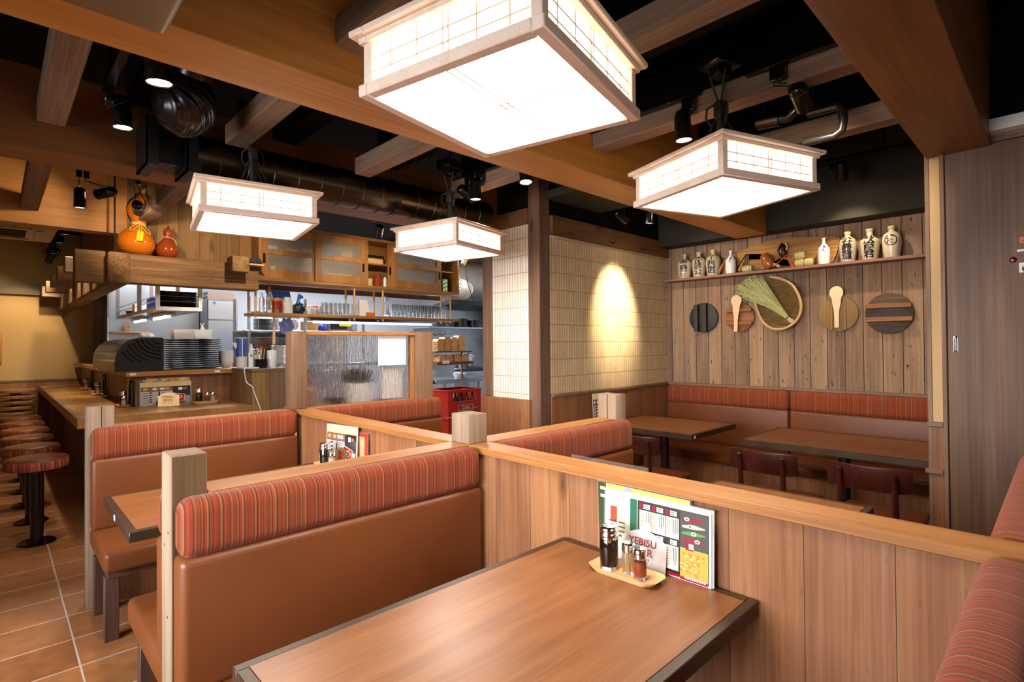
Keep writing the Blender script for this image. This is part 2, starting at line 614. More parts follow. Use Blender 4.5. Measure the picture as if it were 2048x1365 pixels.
M['blackgloss'] = plain('black_gloss_plastic', '0b0b0c', 0.18)
M['soffit'] = plain('olive_black_wall_paint', '2e2a20', 0.7, spec=0.2)
M['yellow'] = plain('ochre_wall_paint', 'ac8a58', 0.85, spec=0.1, noise=0.05, nscale=3)
M['shadewall'] = plain('shaded_wall_grey', '857263', 0.85, spec=0.1, noise=0.05, nscale=3)  # the far wall's shade put into the colour as grey
M['beige'] = plain('beige_wall_paint', 'b89a74', 0.85, spec=0.1, noise=0.04)
M['white'] = plain('white_paint', 'e2e2e0', 0.5, noise=0.03)
M['whiteplastic'] = plain('white_plastic', 'e6e6e6', 0.3, noise=0.02)
M['ceramic'] = plain('white_ceramic', 'e4e6ea', 0.15, noise=0.02)
M['steel'] = stainless('brushed_stainless', '9fa4aa', 0.32)
M['steel2'] = stainless('bright_stainless', 'bcc0c4', 0.2)
M['chrome'] = plain('chrome', 'd8d8da', 0.08, 1.0, noise=0.0)
M['duct'] = plain('dull_galvanised_duct', '4a4238', 0.33, 1.0, noise=0.25, nscale=6)
M['bronze'] = plain('bronze_grey_plastic', '80684a', 0.4, 0.4, noise=0.05)
M['iron'] = plain('rusty_iron', '3a322c', 0.6, 0.5)
M['signmetal'] = plain('pale_sign_metal', 'd8d4d0', 0.32, 0.7, noise=0.02)
M['brass'] = plain('brushed_brass_sign', 'c2a878', 0.3, 0.9, noise=0.05)
M['paper'] = emit('lit_shoji_paper_below', (1.0, 0.90, 0.77, 1), LANTERN)
M['sidepaper'] = emit('lit_shoji_paper_side', (1.0, 0.87, 0.68, 1), LSIDE)
M['bulb'] = emit('spotlight_bulb', (1.0, 0.84, 0.62, 1), 60.0)
M['tubelamp'] = emit('fluorescent_tube', (0.95, 0.98, 1.0, 1), 2.5)
M['glass'] = glass('clear_glass')
M['clear'] = thin_clear('clear_acrylic', (1, 1, 1, 1), 0.035, 0.04)
M['frost'] = thin_clear('frosted_cabinet_glass', (0.42, 0.38, 0.33, 1), 0.28, 0.3)
M['casglass'] = thin_clear('smoked_case_glass', (0.62, 0.46, 0.28, 1), 0.3, 0.06)
M['milky'] = thin_clear('milky_plastic', (0.9, 0.9, 0.9, 1), 0.55, 0.3)
M['bag'] = plain('black_plastic_sheet', '14110f', 0.22, noise=0.1)
M['ink'] = ink()
M['red'] = plain('red_plastic', 'c4281a', 0.45)
M['redtext'] = plain('dark_red_ink', '8a1424', 0.5)
M['soy'] = plain('soy_sauce', '120806', 0.1)
M['chili'] = plain('chili_powder', 'a8481c', 0.9, noise=0.4, nscale=300)
M['salt'] = plain('white_pepper_powder', 'd8ccb8', 0.9)
M['toothpick'] = plain('toothpick_wood', 'd0a868', 0.7)
M['stone'] = plain('cream_stoneware', 'b8ab92', 0.25, noise=0.08)
M['brush'] = plain('dark_brush_glaze', '1c130e', 0.3)
M['flower'] = blue_flower()
M['gourd'] = plain('orange_lacquer_gourd', 'c46a12', 0.12, noise=0.06, nscale=5)
M['gourd2'] = plain('red_brown_gourd', '8e3a16', 0.14, noise=0.1, nscale=8)
M['cord'] = plain('pale_yellow_cord', 'd8bc60', 0.8)
M['tassel'] = plain('yellow_tassel', 'f0c000', 0.8, noise=0.1, nscale=80)
M['straw'] = plain('pale_straw', 'c0b888', 0.9, noise=0.25, nscale=60)
M['rice'] = plain('green_rice_stalks', 'a8a868', 0.8, noise=0.3, nscale=40)
M['wicker'] = wood('woven_bamboo', '5c4426', '84683c', 'a08450', 'Y', 0.7, 4.0, knots=0, bump=0.6, warp=2.0)
M['wickerrim'] = plain('pale_wicker_rim', 'b8946a', 0.7, noise=0.25, nscale=90)
M['blackdish'] = plain('black_glazed_plate', '2a1c12', 0.3, noise=0.3, nscale=30)
M['ironlid'] = plain('charred_black_wood', '26231e', 0.6, noise=0.3, nscale=30)
M['warmwood'] = wood('brown_lid_wood', '5a3418', '86542a', 'a06a3a', 'Y', 0.6, 1.2, knots=0.2)
M['greylid'] = wood('faded_lid_wood', '6a5030', '86683e', '9a7c50', 'Z', 0.7, 1.2, knots=0.2)
M['rustlid'] = wood('blue_black_lid_wood', '20242c', '40342a', '86582a', 'Y', 0.6, 1.0, knots=0.6)
M['blue'] = plain('blue_plastic', '2a4ea0', 0.4, noise=0.2)
M['bluebag'] = plain('crumpled_blue_bag', '2f62b4', 0.35, noise=0.3, nscale=20)
M['navy'] = plain('navy_cloth', '2c3440', 0.9, noise=0.4, nscale=40)
M['green'] = plain('green_carton', '5aa030', 0.5, noise=0.3)
M['orange'] = plain('orange_plastic', 'd06a14', 0.4)
M['yellowp'] = plain('yellow_label', 'e8d414', 0.5)
M['amber'] = plain('amber_drink', 'b83c14', 0.3)
M['greyplastic'] = plain('grey_plastic', '8a8e94', 0.45)
M['darkred'] = plain('dark_red_lens', '5a0a0c', 0.15)
M['whitecord'] = plain('white_cable', 'e4e0e4', 0.5)
M['kitchenwall'] = plain('white_kitchen_wall', 'a2abb6', 0.5, noise=0.03)
M['boxwood'] = wood('pale_serving_board', 'b07c42', 'c8965a', 'd6aa70', 'X', 0.6, 1.5, knots=0.0)

# ================================================================ the room shell
def sbox(name, x0, x1, y0, y1, z0, z1, m, label, cat, bev=0.0, parent=None):
    return struct(name, G().box(x0, x1, y0, y1, z0, z1, bev), m, label, cat, parent)

sbox('floor', -1.7, 6.2, -2.3, 9.75, -0.06, 0.0, M['floor'], 'terracotta tiled restaurant floor with pale grout', 'floor')
sbox('ceiling', -1.7, 6.2, -2.3, 9.75, 2.95, 3.02, M['blackceil'], 'black painted ceiling above the rafters', 'ceiling')
# back wall beyond the counter
wb = sbox('wall_back', -1.6, 1.0, 9.6, 9.75, 0, 2.95, M['yellow'], 'ochre painted wall at the far end of the counter', 'wall')
sbox('trim_1', -1.6, 1.14, 9.572, 9.598, 0.93, 0.955, M['trimX'], 'brown rail along the foot of the ochre wall', 'trim', parent=None)
sbox('baseboard_back', -1.6, 1.14, 9.58, 9.599, 0, 0.93, M['panelX'], 'wood wainscot under the ochre wall', 'wainscot')
sbox('wall_corner', 1.0, 1.16, 9.6, 9.75, 0, 2.95, M['shadewall'], 'narrow wall strip coloured grey for shade between ochre wall and kitchen', 'wall')
sbox('trim_2', -1.6, 0.44, 9.54, 9.599, 2.085, 2.254, M['postX'], 'pale beam across the top of the ochre wall', 'beam')
sbox('wall_kitchen_side', 1.10, 1.16, 8.9, 9.6, 0, 2.95, M['steel'], 'stainless end wall of the kitchen', 'wall')
sbox('wall_kitchen_back', 1.16, 6.1, 8.9, 9.0, 0, 2.95, M['kitchenwall'], 'pale back wall of the open kitchen', 'wall')
sbox('wall_kitchen_right', 6.1, 6.2, 2.95, 9.0, 0, 2.95, M['kitchenwall'], 'pale right wall of the open kitchen', 'wall')
sbox('wall_left', -1.7, -1.6, -2.3, 0.1, 0, 2.95, M['beige'], 'beige street side wall', 'wall')
wl = D.objects['wall_left']
sbox('wall_left_far', -1.7, -1.6, 3.1, 9.75, 0, 2.95, M['beige'], 'beige street side wall past the window', 'wall')
sbox('wall_left_sill', -1.7, -1.6, 0.1, 3.1, 0, 0.8, M['beige'], 'beige wall under the street window', 'wall')
sbox('wall_left_head', -1.7, -1.6, 0.1, 3.1, 2.3, 2.95, M['beige'], 'beige wall over the street window', 'wall')
sbox('wall_rear', 1.5, 6.2, -2.3, -2.2, 0, 2.95, M['beige'], 'beige rear wall', 'wall')
sbox('wall_rear_corner', -1.6, -0.7, -2.3, -2.2, 0, 2.95, M['beige'], 'beige rear wall by the corner', 'wall')
sbox('wall_rear_sill', -0.7, 1.5, -2.3, -2.2, 0, 0.8, M['beige'], 'beige rear wall under the added window', 'wall')
sbox('wall_rear_head', -0.7, 1.5, -2.3, -2.2, 2.4, 2.95, M['beige'], 'beige rear wall over the added window', 'wall')
g = G().box(-1.68, -1.62, 0.1, 0.15, 0.8, 2.3).box(-1.68, -1.62, 3.05, 3.1, 0.8, 2.3).box(-1.68, -1.62, 0.15, 3.05, 0.8, 0.85).box(-1.68, -1.62, 0.15, 3.05, 2.25, 2.3)
struct('window_1', g, M['trimY'], 'wooden frame of the street window', 'window')
g = G().box(-0.7, -0.65, -2.28, -2.22, 0.8, 2.4).box(1.45, 1.5, -2.28, -2.22, 0.8, 2.4).box(-0.65, 1.45, -2.28, -2.22, 0.8, 0.85).box(-0.65, 1.45, -2.28, -2.22, 2.35, 2.4)
struct('added_window_2', g, M['trimX'], 'wooden frame of the added rear window', 'window')  # unseen opening, added to let the rear fill light in

# tiled wall between kitchen and back booth
wt = sbox('wall_middle', 3.16, 4.95, 2.84, 2.95, 0, 2.95, M['blackceil'], 'wall with cream tiles beside the plank wall', 'wall')
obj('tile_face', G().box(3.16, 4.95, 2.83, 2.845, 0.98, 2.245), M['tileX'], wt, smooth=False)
obj('wainscot', G().box(3.16, 4.95, 2.822, 2.845, 0, 0.955), M['panelX'], wt, smooth=False)
obj('rail', G().box(3.16, 4.95, 2.805, 2.845, 0.955, 0.98, 0.003), M['trimX'], wt)
hd = sbox('trim_3', 3.16, 4.95, 2.80, 2.84, 2.245, 2.40, M['header'], 'dark wooden header beam over the cream tiles', 'beam', 0.004)
for hx in (3.35, 3.93, 4.42):
    g = G().tube([(hx, 2.80, 2.285), (hx, 2.785, 2.272), (hx, 2.77, 2.262), (hx - 0.004, 2.762, 2.27), (hx - 0.004, 2.764, 2.285)], 0.0035, 6)
    g.tube([(hx + 0.03, 2.80, 2.285), (hx + 0.03, 2.785, 2.27), (hx + 0.03, 2.772, 2.264), (hx + 0.034, 2.764, 2.275), (hx + 0.034, 2.766, 2.295)], 0.0035, 6)
    obj('hook', g, M['iron'], hd)
ws = sbox('wall_kitchen_return', 3.055, 3.16, 2.95, 3.50, 0, 2.95, M['blackceil'], 'short tiled return wall beside the kitchen doorway', 'wall')
obj('tile_face', G().box(3.037, 3.057, 2.95, 3.375, 0.93, 2.33), M['tileYlit'], ws, smooth=False)
obj('wainscot', G().box(3.005, 3.057, 2.92, 3.50, 0, 0.94, 0.002), M['panelY'], ws, smooth=False)
obj('header', G().box(3.03, 3.057, 2.95, 3.5, 2.33, 2.46, 0.003), M['header'], ws)
sbox('pillar_1', 3.035, 3.16, 2.83, 2.948, 0, 2.95, M['pillar'], 'tall dark wood pillar at the corner of the tiled walls', 'pillar', 0.006)
sbox('pillar_2', 3.03, 3.16, 3.376, 3.50, 0.94, 2.95, M['pillar'], 'tall dark wood pillar beside the kitchen doorway', 'pillar', 0.006)

# plank wall on the right with soffit
sbox('wall_right', 4.95, 5.05, 0.3, 2.95, 0, 2.95, M['plankwall'], 'reclaimed upright plank wall behind the long bench', 'wall')
sbox('trim_4', 4.74, 4.949, 0.46, 2.80, 2.33, 2.95, M['soffit'], 'olive black soffit along the top of the plank wall', 'soffit')
sbox('trim_5', 4.90, 4.949, 0.5, 2.80, 0.962, 0.985, M['trimY'], 'brown ledge between plank wall and long bench', 'trim', 0.002)
sbox('wall_niche', 3.5, 4.95, 0.3, 0.44, 0, 2.95, M['plankX'], 'side wall of the bench alcove', 'wall')

# wall with the sliding door
we = sbox('wall_end', 3.40, 3.5, -2.2, 0.485, 0, 2.95, M['beige'], 'beige wall end beside the dark sliding door', 'wall')
obj('edge_trim', G().box(3.395, 3.405, 0.472, 0.49, 0, 2.95, 0.001), M['trimZ'], we)
obj('wainscot', G().box(3.392, 3.402, 0.43, 0.474, 0, 0.95), M['panelY'], we, smooth=False)
obj('upper_rail', G().box(3.383, 3.402, 0.43, 0.494, 0.95, 0.973, 0.002), M['trimY'], we)
obj('lower_rail', G().box(3.376, 3.402, 0.43, 0.502, 0.715, 0.738, 0.002), M['trimY'], we)
d = struct('door_1', G().box(3.385, 3.399, -0.55, 0.405, 0.02, 2.31), M['door'], 'dark oak sliding door with a chrome flush pull', 'door')
g = G().box(3.372, 3.399, 0.409, 0.428, 0, 2.335, 0.003).box(3.372, 3.399, -0.6, 0.409, 2.314, 2.336, 0.003)
obj('door_frame', g, M['trimZ'], d)
g = G().box(3.3815, 3.386, 0.367, 0.385, 1.322, 1.402, 0.004, 2)
h = obj('flush_pull', g, M['chrome'], d)
obj('pull_recess', G().box(3.380, 3.383, 0.3715, 0.3805, 1.33, 1.388, 0.002), M['greyplastic'], h)
g = G().lathe([(0, 0.012), (0.008, 0.0105), (0.0125, 0.004), (0.0135, 0)], n=20)
obj('indicator_lamp', g.xf(Matrix.Translation((3.385, 0.165, 1.752)) @ Matrix.Rotation(-PI / 2, 4, 'Y')), M['darkred'], d)
q = obj('orange_sticker', G().box(3.3835, 3.386, 0.075, 0.142, 1.825, 1.853), M['orange'], d, smooth=False)
obj('sticker_print', G().box(3.3828, 3.384, 0.08, 0.136, 1.8335, 1.8355).box(3.3828, 3.384, 0.09, 0.13, 1.8435, 1.8455), M['black'], q, smooth=False)
obj('label_strip', G().box(3.3825, 3.386, 0.07, 0.152, 1.786, 1.797, 0.001), M['whiteplastic'], d, smooth=False)
k = obj('switch_plate', G().box(3.3815, 3.386, 0.075, 0.146, 1.69, 1.735, 0.001), M['whiteplastic'], d, smooth=False)
kn = obj('rotary_knob', G().cyl((3.384, 0.117, 1.706), (3.37, 0.117, 1.706), 0.019, n=24), M['blackgloss'], k)
g = G().box(-0.0165, 0.0165, -0.003, 0.003, 0, 0.002)
g.xf(Matrix.Translation((3.3695, 0.117, 1.706)) @ Matrix.Rotation(-PI / 2, 4, 'Y') @ Matrix.Rotation(math.radians(-40), 4, 'Z') @ Matrix.Rotation(PI / 2, 4, 'Z'))
obj('knob_pointer', g, M['white'], k, smooth=False)
sbox('trim_8', 3.388, 3.3985, -2.2, 0.485, 2.40, 2.95, M['blackceil'], 'black wall above the sliding door', 'wall')
sbox('trim_6', 3.30, 3.387, -2.2, 0.42, 2.345, 2.40, M['white'], 'pale bulkhead strip above the sliding door', 'trim')

# ================================================================ ceiling timbers
sbox('beam_1', -1.6, 4.735, 1.766, 2.02, 2.30, 2.94, M['beamX'], 'broad golden ceiling beam crossing above the middle booths', 'beam', 0.002)
sbox('beam_2', -1.6, 3.03, 3.30, 3.54, 2.30, 2.68, M['darkbeamX'], 'brown ceiling beam behind the round duct', 'beam', 0.002)
sbox('beam_3', -1.6, 0.80, 5.47, 5.60, 2.326, 2.94, M['beamX'], 'brown beam end behind the orange gourd', 'beam', 0.002)
sbox('beam_4', -1.6, 3.39, 0.235, 0.48, 2.30, 2.94, M['darkbeamX'], 'dark brown ceiling beam running to the sliding door', 'beam', 0.002)
bays = [(-2.1, 0.233), (0.482, 1.764), (2.022, 3.298), (3.542, 5.46)]
n = 1
for cx in (0.19, 0.91, 1.64, 2.37, 3.09):
    for i, (a, b) in enumerate(bays):
        if (cx > 1 and i == 3) or (cx > 3 and i == 2) or i == 0:
            continue
        if i == 2 and cx > 0.5:
            b = 3.02
        bay = ['', 'between dark beam and golden beam', 'between golden beam and duct beam', 'behind the duct beam'][i]
        nth = {0.19: 'first', 0.91: 'second', 1.64: 'third', 2.37: 'fourth', 3.09: 'fifth'}[cx]
        sbox('rafter_%d' % n, cx - 0.052, cx + 0.052, a, b, 2.43, 2.53, M['rafterY'], '%s grey timber rafter from the left %s' % (nth, bay), 'rafter', 0.004)
        n += 1
for cx in (0.55, 1.27, 1.98, 2.72, 3.6):
    for i, (a, b) in enumerate(bays[1:3]):
        sbox('joist_%d' % (int(cx * 10) * 10 + i), cx - 0.07, cx + 0.07, a, b, 2.62, 2.9, M['blackceil'], 'black steel joist above the rafters', 'joist')

# hewn log beams over the kitchen counter
hb = struct('beam_5', G().box(0.445, 0.635, 5.30, 5.46, 1.895, 2.145, 0.008, 2).box(0.782, 1.80, 5.30, 5.46, 1.905, 2.145, 0.008, 2), M['oldX'], 'hewn log beam over the counter carrying the gourds', 'beam')
g = G().box(0.80, 1.86, 5.44, 5.56, 2.12, 2.145, 0.002)
obj('top_board', g, M['oldX'], hb)
g = G().box(0.636, 0.781, 5.20, 9.6, 1.885, 2.135, 0.016, 2)
struct('beam_6', g, M['oldY'], 'long hewn log beam running back above the counter ledge', 'beam')
for i, y in enumerate((6.11, 6.89, 7.73, 8.52, 9.28)):
    nm = ['nearest', 'second', 'third', 'fourth', 'farthest'][i]
    struct('beam_%d' % (7 + i), G().box(0.445, 0.634, y, y + 0.15, 2.05, 2.185, 0.005).box(0.783, 0.85, y, y + 0.15, 2.05, 2.185, 0.005), M['oldX' if i % 2 else 'postX'],
           '%s crossbeam stub stepping back along the long hewn beam' % nm, 'beam')
st = struct('beam_12', G().box(1.52, 1.665, 5.14, 5.299, 2.05, 2.19, 0.006), M['oldY'], 'square timber stub jutting from the gourd beam', 'beam')
# plank fascias above the log beams
sbox('wall_fascia', 0.86, 1.87, 5.562, 5.60, 2.146, 2.94, M['plankX'], 'upright brown planks behind the gourds', 'wall')
sbox('wall_fascia_side', 0.856, 0.88, 5.602, 9.59, 2.19, 2.94, M['plankY'], 'dark brown planks running back above the long beam', 'wall')
sbox('trim_7', 0.80, 0.856, 5.50, 5.56, 2.146, 2.94, M['trimZ'], 'narrow upright batten behind the orange gourd', 'trim')

# ================================================================ ceiling fittings
def chain(g, a, b, r=0.0016, l=0.016):
    a, b = Vector(a), Vector(b)
    d = (b - a)
    n = max(2, int(d.length / (l * 0.72)))
    dn = d.normalized()
    p = dn.orthogonal().normalized()
    q = dn.cross(p)
    for i in range(n):
        c = a + d * ((i + 0.5) / n)
        s = p if i % 2 else q
        pts = [c + dn * (l / 2) * math.cos(t) + s * (l * 0.3) * math.sin(t) for t in [2 * PI * k / 8 for k in range(8)]]
        g.tube(pts, r, 5, True)

def lantern(label, loc, deg):
    t = thing('pendant_lantern', label, 'lamp', (0, 0, 0), 'square shoji pendant lanterns')
    h, b = 0.268, 0.252
    g = G()
    for s in (-1, 1):
        g.box(-h, h, s * h - (0.030 if s > 0 else 0), s * h + (0 if s > 0 else 0.030), 0, 0.030, 0.003)
        g.box(s * h - (0.030 if s > 0 else 0), s * h + (0 if s > 0 else 0.030), -h + 0.030, h - 0.030, 0, 0.030, 0.003)
    obj('bottom_frame', g, M['pale'], t)
    g = G()
    for s in (-1, 1):
        g.box(-0.285, 0.285, min(s * 0.285, s * 0.235), max(s * 0.285, s * 0.235), 0.147, 0.163, 0.003)
        g.box(min(s * 0.285, s * 0.235), max(s * 0.285, s * 0.235), -0.235, 0.235, 0.147, 0.163, 0.003)
        g.box(-0.268, 0.268, min(s * 0.268, s * 0.24), max(s * 0.268, s * 0.24), 0.133, 0.147, 0.002)
        g.box(min(s * 0.268, s * 0.24), max(s * 0.268, s * 0.24), -0.24, 0.24, 0.133, 0.147, 0.002)
    obj('top_frame', g, M['pale'], t)
    for sx in (-1, 1):
        for sy in (-1, 1):
            obj('corner_post', G().box(sx * 0.245 - 0.0135, sx * 0.245 + 0.0135, sy * 0.245 - 0.0135, sy * 0.245 + 0.0135, 0.030, 0.133, 0.002), M['pale'], t)
    obj('bottom_paper', G().box(-0.238, 0.238, -0.238, 0.238, 0.014, 0.017), M['paper'], t, smooth=False)
    g = G()
    for o in (-0.011, 0.011):
        g.box(o - 0.002, o + 0.002, -0.238, 0.238, 0.008, 0.0135)
        g.box(-0.238, 0.238, o - 0.002, o + 0.002, 0.008, 0.0135)
    obj('bottom_lattice', g, M['pale'], t, smooth=False)
    for k in range(4):
        R = Matrix.Rotation(k * PI / 2, 4, 'Z')
        obj('side_paper', G().box(-0.231, 0.231, -0.243, -0.240, 0.031, 0.132).xf(R), M['sidepaper'], t, smooth=False)
        g = G()
        for z in (0.064, 0.098):
            g.box(-0.231, 0.231, -0.2475, -0.2433, z - 0.0018, z + 0.0018)
        for x in (-0.175, -0.088, -0.008, 0.008, 0.088, 0.175):
            g.box(x - 0.0018, x + 0.0018, -0.2475, -0.2433, 0.031, 0.132)
        obj('side_lattice', g.xf(R), M['pale'], t, smooth=False)
    obj('top_board', G().box(-0.234, 0.234, -0.234, 0.234, 0.15, 0.158), M['pale'], t, smooth=False)
    g = G()
    for sx in (-1, 1):
        for sy in (-1, 1):
            chain(g, (sx * 0.085, sy * 0.085, 0.16), (sx * 0.016, sy * 0.016, 0.345))
    obj('chain', g, M['iron'], t)
    obj('socket_stem', G().cyl((0, 0, 0.158), (0, 0, 0.36), 0.017, n=12), M['iron'], t)
    obj('junction', G().box(-0.022, 0.022, -0.022, 0.022, 0.355, 0.43, 0.008, 2), M['iron'], t)
    g = G()
    for a in (0.4, 2.5, 4.4):
        c, s = math.cos(a), math.sin(a)
        g.tube([(0.02 * c, 0.02 * s, 0.42), (0.055 * c, 0.055 * s, 0.40), (0.06 * c, 0.06 * s, 0.36), (0.04 * c, 0.04 * s, 0.325), (0.02 * c, 0.02 * s, 0.35)], 0.005, 6)
        g.tube([(0.01 * c, 0.01 * s, 0.43), (0.03 * c, 0.03 * s, 0.50), (0.045 * c, 0.045 * s, 0.555)], 0.005, 6)
    obj('cable', g, M['iron'], t)
    cb = obj('ceiling_box', G().box(-0.075, 0.075, -0.06, 0.06, 0.575, 0.635, 0.01, 2).box(-0.038, 0.038, -0.03, 0.03, 0.535, 0.575, 0.003), M['blacksteel'], t)
    obj('hanger_rod', G().cyl((0, 0, 0.635), (0, 0, 0.95), 0.006, n=8), M['blacksteel'], t)
    t.location = loc
    t.rotation_euler = (0, 0, math.radians(deg))
    return t

lantern('largest looking shoji lantern hanging nearest above the front table', (0.972, 1.018, 2.0), 12.5)
lantern('left shoji lantern hanging in front of the wooden gourd beam', (0.971, 2.944, 2.0), -9.6)
lantern('smallest looking shoji lantern hanging before the kitchen wall cabinet', (2.241, 2.92, 2.0), 13.4)
lantern('right shoji lantern hanging in front of the olive black soffit', (2.27, 1.032, 2.0), -19.6)

def spotlight(label, foot, face, aim, on=True, power=None, r=0.036, ln=0.11, cone=58, group='black track spotlights', can='blackgloss'):
    """foot: underside of the track; face: centre of the lamp opening"""
    face, aim, foot = Vector(face), Vector(aim), Vector(foot)
    t = thing('track_spotlight', label, 'spotlight', foot, group)
    d = (aim - face).normalized()
    back = face - d * ln
    obj('adapter', G().box(foot.x - 0.016, foot.x + 0.016, foot.y - 0.03, foot.y + 0.03, foot.z - 0.06, foot.z, 0.004), M['blackgloss'], t)
    g = G().cyl(face, back, r, n=24, caps=False).cyl(face + d * 0.0, face + d * 0.004, r, r * 1.04, 24, False)
    g.lathe([(r, 0), (r * 0.92, 0.014), (r * 0.6, 0.026), (0, 0.031)], n=24, tilt=Matrix.Translation(back) @ (-d).to_track_quat('Z', 'Y').to_matrix().to_4x4())
    hs = obj('housing', g, M[can], t)
    g = G().cyl(face - d * 0.012, face - d * 0.0125, r * 0.95, n=24)
    obj('lens', g, M['bulb'] if on else M['blackgloss'], hs)
    side = d.cross(Vector((0, 0, 1)))
    side = side.normalized() if side.length > 0.05 else Vector((0, 1, 0))
    mid = (face + back) / 2
    top = Vector((foot.x, foot.y, foot.z - 0.06))
    g = G().tube([top, top + Vector((0, 0, -0.012)), mid + side * (r + 0.008) + Vector((0, 0, 0.05)), mid + side * (r + 0.005)], 0.003, 6)
    g.tube([top, top + side * -0.02 + Vector((0, 0, -0.015)), back - d * 0.025 + side * -0.008, back - d * 0.028], 0.0025, 6)
    obj('bracket', g, M['blacksteel'], t)
    if on:
        l = D.lights.new('spot', 'SPOT')
        l.energy = power or SPOT
        l.color = (1.0, 0.80, 0.56)
        l.spot_size = math.radians(cone)
        l.spot_blend = 1.0 if cone == 44 else 0.7
        l.shadow_soft_size = 0.02
        lo = D.objects.new('spot', l)
        C.objects.link(lo)
        lo.parent = t
        lo.location = face + d * 0.006 - foot
        lo.rotation_euler = d.to_track_quat('-Z', 'Y').to_euler()
    return t

def track(label, a, b):
    a, b = Vector(a), Vector(b)
    if abs(a.x - b.x) < 0.01:
        g = G().box(a.x - 0.017, a.x + 0.017, a.y, b.y, a.z, a.z + 0.018, 0.002)
    else:
        g = G().box(a.x, b.x, a.y - 0.017, a.y + 0.017, a.z, a.z + 0.018, 0.002)
    for p in (a.lerp(b, 0.15), a.lerp(b, 0.85)):
        g.cyl((p.x, p.y, a.z + 0.018), (p.x, p.y, 2.95), 0.004, n=6)
    return tag(obj('lighting_track', g, M['blackgloss']), label, 'lighting track')

track('short black lighting track above the sideways spotlight', (2.29, 0.5, 2.505), (2.29, 0.93, 2.505))
track('black lighting track beside the grey rafter left of the right lantern', (2.29, 1.135, 2.505), (2.29, 1.76, 2.505))
track('black lighting track beside the grey rafter over the smallest lantern', (2.29, 2.03, 2.505), (2.29, 2.82, 2.505))
spotlight('black spotlight hanging upright left of the right lantern', (2.29, 1.19, 2.505), (2.27, 1.205, 2.31), (2.35, 1.17, 0.5), True, 14)
spotlight('spotlight turned sideways above the right lantern', (2.29, 0.80, 2.505), (2.46, 0.755, 2.375), (4.9, 0.9, 1.55), True, 55, cone=55)
spotlight('glowing spotlight under the golden beam left of the tall pillar', (2.29, 2.27, 2.505), (2.25, 2.20, 2.335), (2.15, 2.0, 0.7), True, 30)
spotlight('glowing spotlight pointing down behind the smallest lantern', (2.29, 2.66, 2.505), (2.26, 2.67, 2.33), (2.3, 2.7, 0.4), True, 30)
spotlight('spotlight tilted at the tiles right behind the smallest lantern chains', (2.29, 2.775, 2.505), (2.36, 2.80, 2.37), (3.3, 2.3, 1.6), True, 30)
track('black lighting track in the dark above the back tables', (4.42, 0.6, 2.70), (4.42, 2.30, 2.70))
spotlight('glowing spotlight in the dark right of the right lantern', (4.44, 1.17, 2.70), (4.42, 1.11, 2.555), (4.93, 1.15, 1.55), True, 34, cone=85)
spotlight('spotlight over the back tables hidden behind the right lantern', (4.44, 1.86, 2.70), (4.42, 1.82, 2.555), (4.93, 1.80, 1.55), True, 34, cone=85)
track('black lighting track near the cream tiles', (3.97, 2.05, 2.62), (3.97, 2.75, 2.62))
spotlight('spotlight lighting the cream tiles beside the olive black soffit', (3.99, 2.42, 2.62), (4.02, 2.46, 2.405), (4.06, 2.62, 1.0), True, 20, cone=70)
spotlight('spotlight aimed at the bright patch on the cream tiles', (3.97, 2.12, 2.62), (3.98, 2.17, 2.46), (4.03, 2.83, 1.70), True, 420, cone=44)
spotlight('small spotlight tilted against the header beam', (3.97, 2.68, 2.62), (3.86, 2.58, 2.42), (4.93, 2.1, 1.7), True, 30, cone=70)
track('short black lighting track beside the black plastic wrapped duct', (0.345, 2.04, 2.47), (0.345, 2.9, 2.47))
spotlight('bright spotlight pointing down left of the wrapped duct', (0.345, 2.80, 2.47), (0.405, 2.877, 2.35), (0.5, 2.9, 0.4), True, 30)
spotlight('large spotlight just under the golden beam beside the wrapped duct', (0.44, 2.25, 2.56), (0.435, 2.31, 2.355), (0.6, 2.4, 0.3), True, 30, r=0.042)
track('black lighting track in front of the brown beam above the gourds', (0.535, 4.60, 2.60), (1.45, 4.60, 2.60))
spotlight('black spotlight hanging right in front of the orange gourd', (0.735, 4.60, 2.60), (0.742, 4.63, 2.36), (0.92, 5.55, 2.22), True, 26, cone=70)
g = G().box(0.38, 0.60, 4.74, 4.775, 2.62, 2.638, 0.002).cyl((0.49, 4.757, 2.638), (0.49, 4.757, 2.95), 0.004, n=6)
tag(obj('lighting_track', g, M['blackgloss']), 'short black lighting track over the log beam corner', 'lighting track')
spotlight('upper black spotlight of the pair left of the gourds', (0.46, 4.757, 2.62), (0.53, 4.78, 2.47), (0.0, 5.47, 2.35), True, 16, cone=80)
spotlight('lower black spotlight of the pair left of the gourds', (0.42, 4.757, 2.62), (0.428, 4.78, 2.36), (0.45, 4.85, 0.6), True, 25)
track('black lighting track before the kitchen wall cabinet', (1.55, 4.5, 2.60), (3.1, 4.5, 2.60))
spotlight('black spotlight tilted in front of the wall cabinet left of the smallest lantern', (2.56, 4.5, 2.60), (2.62, 4.53, 2.42), (2.95, 5.35, 1.85), True, 40, cone=100)
spotlight('added spotlight before the log beam hidden behind the left lantern', (1.62, 4.5, 2.60), (1.60, 4.53, 2.42), (1.55, 5.3, 2.0), True, 32, cone=100)  # unseen lamp added to brighten the log beam and planks
g = G().box(0.455, 0.489, 5.75, 9.4, 2.62, 2.638, 0.002).cyl((0.472, 6.2, 2.638), (0.472, 6.2, 2.95), 0.004, n=6).cyl((0.472, 8.9, 2.638), (0.472, 8.9, 2.95), 0.004, n=6)
tag(obj('lighting_track', g, M['blackgloss']), 'long black lighting track running back above the counter', 'lighting track')
